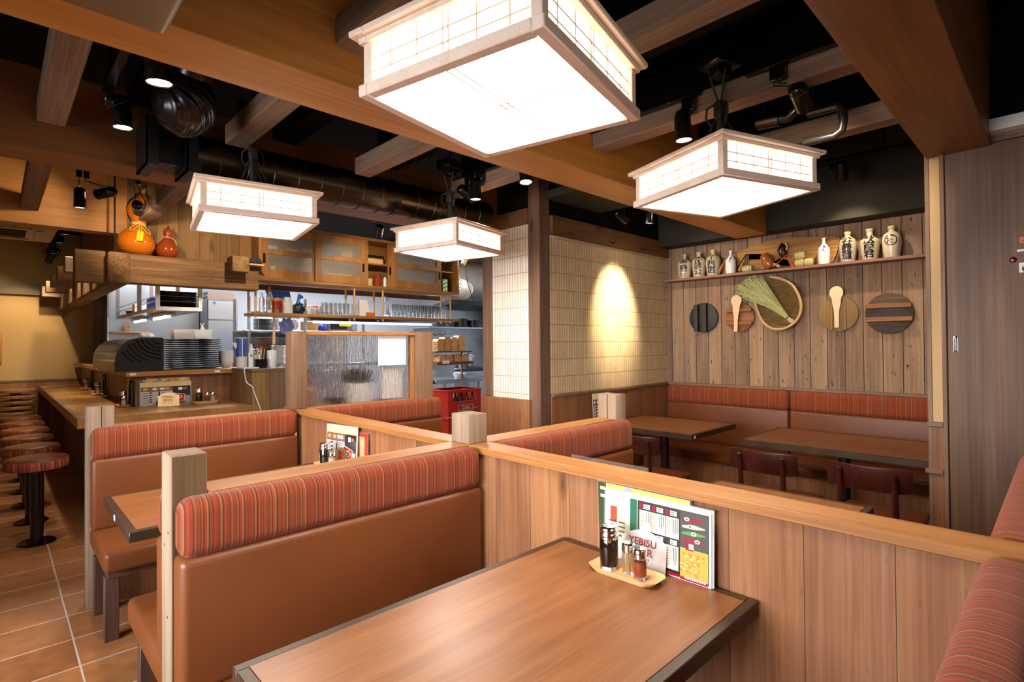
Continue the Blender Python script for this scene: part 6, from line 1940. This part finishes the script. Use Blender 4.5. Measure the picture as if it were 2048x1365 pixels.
obj('lamp_tube', G().cyl((1.29, 6.38, 1.69), (1.29, 7.12, 1.69), 0.013, n=12).cyl((1.26, 7.42, 1.69), (1.26, 8.08, 1.69), 0.013, n=12), M['tubelamp'], lf)
p0 = None
for k2 in range(2):
    for i in range(11):
        z = 1.7435 + 0.0165 * i
        if p0 is None:
            b = bmesh.new()
            bmesh.ops.create_cube(b, size=1)
            for v in b.verts:
                s = 1 if v.co.z > 0 else 0.92
                v.co = Vector((1.22 + v.co.x * 0.158 * s, 6.16 + v.co.y * 0.24 * s, z + (v.co.z + 0.5) * 0.014))
            bmesh.ops.bevel(b, geom=list(b.edges), offset=0.003, segments=2, profile=0.5, affect='EDGES')
            p0 = tag(obj('black_tray', G().add(b), M['blackgloss']), 'glossy black tray stacked in the near end of the hanging rack', 'tray', 'black trays in the hanging rack')
        else:
            dup(p0, (1.22 + 0.163 * k2 + random.uniform(-0.002, 0.002), 6.16, z))
simple('blue_box', G().box(1.16, 1.30, 6.62, 6.78, 1.7425, 1.90, 0.003), M['blue'], 'blue box behind the black trays on the hanging rack', 'box')
simple('clear_bin', G().box(1.16, 1.32, 6.98, 7.2, 1.7425, 1.85, 0.003), M['milky'], 'milky plastic bin further back on the hanging rack', 'bin')
simple('red_white_carton', G().box(1.16, 1.27, 7.45, 7.6, 1.7425, 1.88, 0.002), M['beige'], 'small tan carton at the back of the hanging rack', 'carton')
simple('black_pan', G().lathe([(0, 0), (0.11, 0), (0.14, 0.08), (0.135, 0.08), (0.105, 0.006), (0, 0.006)], (1.29, 8.0, 1.7425), 28), M['blacksteel'], 'black pan at the far end of the hanging rack', 'pan')
# fridge
fr = thing('kitchen_fridge', 'grey stainless upright kitchen fridge beyond the counter', 'fridge', (2.3, 8.5, 0))
obj('body', G().box(2.108, 2.492, 8.22, 8.85, 0.08, 2.03, 0.004), M['steel'], fr)
obj('door', G().box(2.112, 2.488, 8.195, 8.218, 1.752, 2.02, 0.004), M['steel'], fr)
obj('door', G().box(2.112, 2.488, 8.195, 8.218, 0.95, 1.742, 0.004), M['steel'], fr)
obj('door', G().box(2.112, 2.488, 8.195, 8.218, 0.12, 0.94, 0.004), M['steel'], fr)
obj('emblem', G().cyl((2.19, 8.1945, 1.985), (2.19, 8.193, 1.985), 0.022, n=24), M['blue'], fr)
text('lettering', 'HOSHIZAKI', 0.035, frame((2.265, 8.194, 1.80), (1, 0, 0), (0, 0, 1)), M['greyplastic'], fr, 0.17)
obj('legs', G().cyl((2.14, 8.3, 0), (2.14, 8.3, 0.08), 0.02, n=10).cyl((2.46, 8.3, 0), (2.46, 8.3, 0.08), 0.02, n=10).cyl((2.14, 8.75, 0), (2.14, 8.75, 0.08), 0.02, n=10).cyl((2.46, 8.75, 0), (2.46, 8.75, 0.08), 0.02, n=10), M['steel2'], fr)
t = thing('foil_container', 'crumpled silver container lying on top of the fridge', 'container', (2.3, 8.4, 2.03))
b = bmesh.new()
bmesh.ops.create_cube(b, size=1)
bmesh.ops.subdivide_edges(b, edges=list(b.edges), cuts=6, use_grid_fill=True)
for v in b.verts:
    p = v.co
    v.co = Vector((2.30 + p.x * 0.34 + 0.01 * math.sin(30 * p.z), 8.4 + p.y * 0.25, 2.031 + (p.z + 0.5) * 0.125 + (0.012 * math.sin(26 * p.x) if p.z > 0.4 else 0)))
obj('foil', G().add(b), M['steel2'], t)
# middle stainless rack
mr = thing('stainless_rack', 'stainless shelf rack full of dishes beyond the bamboo poles', 'rack', (2.8, 6.6, 0))
for x in (2.07, 2.72, 3.5):
    for y in (6.45, 6.95):
        obj('upright', G().box(x, x + 0.025, y, y + 0.025, 0, 1.95), M['steel2'], mr, smooth=False)
for z in (1.54, 1.05, 0.4):
    obj('shelf', G().box(2.06, 3.55, 6.44, 6.98, z, z + 0.022, 0.002), M['steel2'], mr)
obj('back_sheet', G().box(2.07, 3.55, 6.985, 6.995, 0.4, 1.54), M['steel2'], mr, smooth=False)
def stack(name, label, cat, group, g0, m, n_, dz, z0):
    p = None
    for i in range(n_):
        if p is None:
            p = tag(obj(name, g0, m), label, cat, group)
            p.location.z = z0
        else:
            c = dup(p, (p.location.x, p.location.y, z0 + dz * i))
stack('black_plate', 'black square plate stacked on the upper stainless rack shelf', 'plate', 'black plates on the rack', G().box(2.195, 2.345, 6.48, 6.66, 0, 0.012, 0.003), M['blackgloss'], 9, 0.0155, 1.5625)
stack('white_plate', 'white plate in the stack right of the black square plates', 'plate', 'white plates on the rack', G().lathe([(0, 0), (0.035, 0), (0.057, 0.010), (0.056, 0.012), (0.033, 0.003), (0, 0.003)], (2.412, 6.56, 0), 24), M['ceramic'], 13, 0.0108, 1.5625)
t = thing('oval_dish', 'white oval dish standing on edge on the upper rack shelf', 'dish', (2.60, 6.5, 1.5625))
g = G().lathe([(0, 0), (0.06, 0), (0.072, 0.012), (0.07, 0.014), (0.058, 0.004), (0, 0.004)], n=32)
obj('dish', g.xf(Matrix.Translation((2.60, 6.50, 1.636)) @ Matrix.Rotation(PI / 2 - 0.1, 4, 'X') @ Matrix.Diagonal((0.82, 1.0, 1, 1))), M['ceramic'], t)
b = bmesh.new()
bmesh.ops.create_icosphere(b, subdivisions=4, radius=1)
for v in b.verts:
    p = v.co
    f = 1 + 0.15 * math.sin(8 * p.x + 5 * p.z) + 0.1 * math.sin(19 * p.y + 13 * p.x)
    v.co = Vector((0.07 * p.x * f, 0.03 * p.y * f, max(-0.075, 0.085 * p.z * f)))
t = thing('pale_blue_bag', 'pale blue plastic bag hooked below the glass shelf', 'bag', (2.16, 5.6, 1.53))
obj('bag_body', G().add(b, Matrix.Translation((2.165, 5.59, 1.575))), plain('pale_blue_bag', '7c90d0', 0.35, noise=0.25, nscale=25), t, angle=80)
obj('hook_rail', G().box(2.03, 2.30, 5.585, 5.595, 1.664, 1.672), M['steel2'], t, smooth=False)
simple('spatula', G().prism([(1.985, 1.395), (2.012, 1.395), (2.008, 1.672), (1.990, 1.672)], 'Y', 5.47, 5.476), M['paddle'], 'small pale wooden spatula hanging before the tall brown post', 'spatula')
stack('wooden_board', 'small wooden serving board stacked on the upper rack shelf', 'board', 'wooden boards on the rack', G().box(2.755, 2.905, 6.49, 6.66, 0, 0.0125, 0.002), M['boxwood'], 8, 0.0148, 1.5625)
b = bmesh.new()
bmesh.ops.create_icosphere(b, subdivisions=3, radius=1)
for v in b.verts:
    p = v.co
    f = 1 + 0.3 * math.sin(7 * p.x + 5 * p.z) * math.cos(5 * p.y)
    v.co = Vector((0.055 * p.x * f, 0.04 * p.y * f, max(-0.045, 0.05 * p.z * f)))
simple('blue_wrapper', G().add(b, Matrix.Translation((2.985, 6.53, 1.609))), M['blue'], 'crumpled blue wrapper beside the microwave', 'wrapper')
mw = thing('microwave', 'grey microwave with a yellow label on the stainless rack', 'microwave', (3.24, 6.65, 1.5625))
obj('casing', G().box(3.05, 3.44, 6.50, 6.85, 1.5625, 1.70, 0.004), M['steel'], mw)
obj('door_window', G().box(3.07, 3.30, 6.4985, 6.501, 1.585, 1.685), M['blackgloss'], mw, smooth=False)
obj('yellow_label', G().box(3.19, 3.36, 6.4965, 6.4985, 1.628, 1.656), M['yellowp'], mw, smooth=False)
obj('control_panel', G().box(3.37, 3.43, 6.4985, 6.501, 1.585, 1.685), M['greyplastic'], mw, smooth=False)
stack('brown_tray', 'brown tray in the pile above the cutlery basket', 'tray', 'brown trays on the kitchen worktop', G().box(1.99, 2.17, 5.82, 5.98, 0, 0.012, 0.003), M['header'], 9, 0.0145, 1.345)
stack('side_plate', 'white plate in the tall stack left of the glass screen post', 'plate', 'tall stack of white plates', G().lathe([(0, 0), (0.045, 0), (0.075, 0.012), (0.073, 0.014), (0.043, 0.004), (0, 0.004)], (2.10, 5.62, 0), 28), M['ceramic'], 15, 0.0125, 1.195)
t = thing('kitchen_worktop', 'stainless kitchen worktop behind the end cabinet', 'worktop', (2.3, 5.85, 0))
obj('top', G().box(1.92, 3.3, 5.46, 6.1, 1.155, 1.19, 0.002), M['steel2'], t)
obj('riser_box', G().box(1.96, 2.2, 5.80, 6.0, 1.19, 1.344, 0.002), M['blacksteel'], t)
for x in (1.94, 3.24):
    for y in (5.48, 6.04):
        obj('leg', G().box(x, x + 0.04, y, y + 0.04, 0, 1.155), M['steel2'], t, smooth=False)
obj('lower_shelf', G().box(1.93, 3.28, 5.47, 6.08, 0.5, 0.52), M['steel2'], t, smooth=False)
simple('steel_drum', G().lathe([(0, 0), (0.13, 0), (0.135, 0.02), (0.135, 0.16), (0.12, 0.17), (0, 0.175)], (2.38, 6.72, 1.0725), 32), M['steel2'], 'stainless drum on the lower rack shelf', 'drum')
# hanging packs strip above glasses
t = thing('packet_strip', 'strip of coloured packets on a high kitchen shelf behind the glasses', 'packets', (2.6, 6.7, 1.80))
obj('shelf', G().box(2.2, 3.5, 6.60, 6.9, 1.775, 1.79), M['steel2'], t, smooth=False)
for i, (x, c) in enumerate(((2.36, 'straw'), (2.47, 'blackgloss'), (2.58, 'green'), (2.68, 'white'), (2.79, 'straw'), (2.9, 'red'), (3.02, 'white'))):
    obj('packet', G().box(x, x + 0.095, 6.62, 6.68, 1.79, 1.87 + 0.01 * (i % 3), 0.003), M[c], t)

# right part of the kitchen seen past the screen
st = thing('stainless_worktable', 'stainless worktable behind the red crates', 'worktable', (4.45, 5.8, 0))
obj('top', G().box(3.95, 5.2, 5.46, 6.05, 0.885, 0.93, 0.003), M['steel2'], st)
for x in (4.12, 5.1):
    for y in (5.5, 5.98):
        obj('leg', G().cyl((x, y, 0), (x, y, 0.885), 0.02, n=14), M['steel2'], st)
obj('lower_shelf', G().box(4.0, 5.15, 5.5, 6.0, 0.25, 0.27), M['steel2'], st, smooth=False)
obj('back_splash', G().box(3.95, 4.7, 6.05, 6.07, 0.93, 1.10), M['steel2'], st, smooth=False)
simple('grey_bowl', G().lathe([(0, 0), (0.07, 0), (0.09, 0.06), (0.085, 0.06), (0.065, 0.008), (0, 0.008)], (4.52, 5.7, 0.9305), 24), M['greyplastic'], 'grey plastic bowl on the stainless worktable', 'bowl')
tr = thing('tiered_stand', 'two tiered brown wooden stand of serving boards past the glass screen', 'stand', (4.25, 5.5, 1.10))
obj('tier', G().box(3.92, 4.50, 5.42, 5.62, 1.280, 1.298, 0.002), M['header'], tr)
obj('tier', G().box(3.92, 4.50, 5.38, 5.62, 1.125, 1.165, 0.002), M['header'], tr)
for x in (3.93, 4.46):
    obj('support', G().box(x, x + 0.02, 5.58, 5.60, 0.93, 1.28), M['header'], tr, smooth=False)
obj('price_card', G().box(4.0, 4.1, 5.372, 5.379, 1.14, 1.18), M['white'], tr, smooth=False)
def house(x, z, s=0.055, top=False):
    if top:
        return G().prism([(x - s, 0), (x + s, 0), (x + s * 1.04, 0.014), (x + s * 0.7, 0.046), (x - s * 0.7, 0.046), (x - s * 1.04, 0.014)], 'Y', 5.445, 5.565)
    return G().prism([(x - s, 0), (x + s, 0), (x + s * 1.02, 0.010), (x + s * 0.62, 0.021), (x - s * 0.62, 0.021), (x - s * 1.02, 0.010)], 'Y', 5.445, 5.565)
for k2, (x, n_, lab) in enumerate(((4.03, 6, 'first'), (4.13, 7, 'second'), (4.24, 7, 'third'), (4.355, 8, 'fourth'))):
    p = None
    for i in range(n_):
        z = 1.2985 + 0.0215 * i
        if p is None:
            p = tag(obj('serving_block', house(x, z), M['boxwood']), 'pale wooden serving block in the %s pile from the left on the upper tier' % lab, 'wooden block', '%s pile of serving blocks' % lab)
            p.location.z = z
        else:
            if i == n_ - 1:
                c = tag(obj('serving_block', house(x, z, top=True), M['boxwood']), 'pale wooden serving block topping the %s pile on the upper tier' % lab, 'wooden block', '%s pile of serving blocks' % lab)
                c.location.z = z
            else:
                dup(p, (p.location.x, p.location.y, z))
for k2, x in enumerate((4.04, 4.15, 4.28, 4.40)):
    lab = ['first', 'second', 'third', 'fourth'][k2]
    g = G().prism([(x - 0.05, 1.1655), (x + 0.05, 1.1655), (x + 0.052, 1.205), (x + 0.03, 1.25), (x - 0.03, 1.25), (x - 0.052, 1.205)], 'Y', 5.43, 5.56)
    tag(obj('serving_box', g, M['boxwood']), '%s pointed wooden serving box from the left on the lower tier' % lab, 'wooden box', 'serving boxes on the lower tier')
stv = thing('gas_stove', 'dark gas stove with stainless top beside the kitchen pillar', 'stove', (5.2, 6.3, 0))
obj('body', G().box(4.75, 5.6, 6.12, 6.7, 0.0, 0.98, 0.004), M['steel'], stv)
obj('burner_grate', G().box(4.8, 5.55, 6.15, 6.65, 0.98, 1.03, 0.01), M['blacksteel'], stv)
g = G()
for x in (4.9, 5.1, 5.3):
    g.cyl((x, 6.12, 0.85), (x, 6.09, 0.85), 0.025, n=14)
obj('control_knob', g, M['blackgloss'], stv)
pt = thing('stock_pot', 'tall stainless stock pot on the gas stove', 'pot', (5.125, 6.35, 1.03))
obj('body', G().lathe([(0, 0), (0.125, 0), (0.13, 0.01), (0.13, 0.21), (0.134, 0.215), (0.126, 0.215), (0.12, 0.012), (0, 0.012)], (5.125, 6.35, 1.0305), 36), M['steel2'], pt)
for a in (PI * 0.75 + PI / 2 + 1.4, PI * 0.75 - 0.6):
    c, s = math.cos(a), math.sin(a)
    obj('handle', G().tube([(5.125 + 0.13 * c - 0.03 * s, 6.35 + 0.13 * s + 0.03 * c, 1.20), (5.125 + 0.165 * c - 0.03 * s, 6.35 + 0.165 * s + 0.03 * c, 1.20), (5.125 + 0.165 * c + 0.03 * s, 6.35 + 0.165 * s - 0.03 * c, 1.20), (5.125 + 0.13 * c + 0.03 * s, 6.35 + 0.13 * s - 0.03 * c, 1.20)], 0.005, 8), M['steel2'], pt)
pw = thing('pan_shelf', 'dark wall shelf crowded with black pans above the stove', 'shelf', (5.2, 6.8, 1.62))
obj('board', G().box(4.62, 5.9, 6.55, 6.95, 1.63, 1.65), M['steel2'], pw, smooth=False)
obj('hood_front', G().prism([(6.40, 2.06), (6.44, 2.06), (6.95, 1.98), (6.95, 1.94), (6.44, 1.99), (6.40, 1.99)], 'X', 4.9, 6.05), M['blacksteel'], pw, smooth=False)
obj('back_sheet', G().box(4.62, 6.05, 6.95, 6.97, 0.98, 2.0), M['steel'], pw, smooth=False)
for i, (x, r, h2) in enumerate(((4.86, 0.10, 0.08), (5.10, 0.12, 0.10), (5.36, 0.11, 0.14), (5.62, 0.11, 0.12))):
    lab = ['leftmost', 'second', 'third', 'rightmost'][i]
    simple('black_pan', G().lathe([(0, 0), (r * 0.85, 0), (r, h2), (r * 0.97, h2), (r * 0.82, 0.006), (0, 0.006)], (x, 6.72, 1.6505), 28), M['blacksteel'], '%s black pan on the dark shelf above the stove' % lab, 'pan', 'black pans above the stove')
g = G()
for i in range(7):
    g.tube([(4.68 + 0.04 * i, 6.56, 1.625), (4.68 + 0.04 * i, 6.555, 1.56 - 0.01 * (i % 3))], 0.004, 6)
    g.lathe([(0, -0.02), (0.018, -0.012), (0.02, 0), (0, 0.004)], (4.68 + 0.04 * i, 6.555, 1.55 - 0.01 * (i % 3)), 10)
tag(obj('hanging_ladles', g, M['iron']), 'row of dark ladles hanging under the pan shelf', 'ladles')
# exhaust bend and ceiling in the kitchen corner
t = thing('exhaust_duct', 'pale ribbed exhaust duct bending above the kitchen corner', 'duct', (5.0, 6.5, 2.0))
pts = smooth_path([(4.72, 6.3, 2.93), (4.73, 6.3, 2.65), (4.80, 6.32, 2.42), (4.97, 6.35, 2.25), (5.1, 6.37, 2.235), (5.2, 6.4, 2.205)], 12)
obj('ribbed_hose', G().tube(pts, [0.13 if i % 2 else 0.138 for i in range(len(pts))], 24), plain('pale_grey_duct', 'a8a49c', 0.5, 0.3), t, angle=20)
t = thing('exhaust_cowl', 'large pale rounded exhaust cowl behind the ribbed duct', 'duct', (5.5, 6.9, 2.1))
obj('drum', G().cyl((5.1, 7.1, 2.45), (6.05, 7.0, 2.45), 0.34, n=40), plain('pale_cowl', 'b0aca4', 0.45, 0.3), t)
sbox('ceiling_kitchen', 4.3, 6.09, 5.75, 8.88, 2.86, 2.93, M['beige'], 'beige ceiling board of the open kitchen', 'ceiling')
# light chain with clip above
g = G().tube([(4.42, 5.5, 2.85), (4.46, 5.52, 2.55), (4.55, 5.55, 2.2), (4.7, 5.6, 1.95)], 0.006, 6)
t = thing('clip_lamp_cord', 'dark hanging cord with a clip before the exhaust duct', 'cord', (4.5, 5.5, 2.0))
obj('cord', g, M['iron'], t)
obj('clip', G().box(-0.03, 0.03, -0.015, 0.015, -0.05, 0.05, 0.004).xf(Matrix.Translation((4.47, 5.52, 2.48)) @ Matrix.Rotation(0.5, 4, 'Y')), M['brass'], t)
# red drink crates
def crate(label, x0, x1, y0, y1, z0, z1, logo):
    t = thing('drink_crate', label, 'crate', ((x0 + x1) / 2, (y0 + y1) / 2, z0), 'red drink crates')
    g = G()
    w = 0.012
    zs0, zs1 = z0 + (z1 - z0) * 0.56, z0 + (z1 - z0) * 0.88
    xa, xb = x0 + 0.07, x1 - 0.07
    for y in (y0, y1 - w):
        g.box(x0, x1, y, y + w, z0, zs0).box(x0, x1, y, y + w, zs1, z1).box(x0, xa, y, y + w, zs0, zs1).box(xb, x1, y, y + w, zs0, zs1)
    for x in (x0, x1 - w):
        g.box(x, x + w, y0 + w, y1 - w, z0, z1)
    g.box(x0 + w, x1 - w, y0 + w, y1 - w, z0, z0 + w)
    obj('shell', g, M['red'], t, smooth=False)
    obj('rim', G().box(x0 - 0.008, x1 + 0.008, y0 - 0.008, y0 + 0.012, z1 - 0.02, z1, 0.003).box(x0 - 0.008, x1 + 0.008, y1 - 0.012, y1 + 0.008, z1 - 0.02, z1, 0.003).box(x0 - 0.008, x0 + 0.012, y0 + 0.012, y1 - 0.012, z1 - 0.02, z1, 0.003).box(x1 - 0.012, x1 + 0.008, y0 + 0.012, y1 - 0.012, z1 - 0.02, z1, 0.003), M['red'], t)
    if logo:
        cx, cz = (x0 + x1) / 2 + 0.01, z0 + (z1 - z0) * 0.30
        fr_ = frame((cx, y0 - 0.0012, cz), (1, 0, 0), (0, 0, 1))
        g = G()
        for (a, b2, c, d_) in ((-0.10, 0.10, 0.030, 0.034), (-0.10, 0.10, -0.034, -0.030), (-0.10, -0.096, -0.03, 0.03), (0.096, 0.10, -0.03, 0.03)):
            g.box(a, b2, c, d_, 0, 0.0006)
        obj('logo_frame', g.xf(fr_), M['white'], t, smooth=False)
        text('logo', 'Coke', 0.06, fr_ @ Matrix.Shear('XZ', 4, (0.0, 0.0)) @ Matrix.Translation((0.0, 0.006, 0.0005)), M['white'], t, 0.105, 0.003)
        g = G()
        n = 20
        for i in range(n):
            u0, u1 = -0.09 + 0.18 * i / n, -0.09 + 0.18 * (i + 1) / n
            f = lambda u: -0.019 + 0.007 * math.sin(u * 32)
            g.quad((u0, f(u0) - 0.002, 0.0007), (u1, f(u1) - 0.002, 0.0007), (u1, f(u1) + 0.003, 0.0007), (u0, f(u0) + 0.003, 0.0007))
        obj('logo_wave', g.xf(fr_), M['white'], t, smooth=False)
        text('logo', 'BEL-37', 0.026, fr_ @ Matrix.Translation((0.145, -0.01, 0.0004)), M['white'], t, 0.07)
    return t
crate('topmost red drink crate of the stack, white logo on its front', 3.49, 3.95, 4.60, 4.95, 0.600, 0.886, True)
crate('red drink crate under the one with the white logo', 3.49, 3.95, 4.60, 4.95, 0.305, 0.590, False)
crate('lowest red drink crate resting on the floor', 3.49, 3.95, 4.60, 4.95, 0.0, 0.295, False)
p0 = None
for i in range(5):
    for j in range(3):
        x, y = 3.56 + 0.08 * i, 4.67 + 0.1 * j
        if p0 is None:
            p0 = tag(obj('glass_bottle', G().lathe([(0, 0), (0.03, 0), (0.03, 0.13), (0.012, 0.18), (0.012, 0.225), (0.014, 0.235), (0, 0.235)], (x, y, 0.613), 14), plain('dark_bottle_glass', '182014', 0.1)), 'dark bottle standing in the topmost red crate', 'bottle', 'bottles in the top crate')
        else:
            dup(p0, (x, y, 0.613))
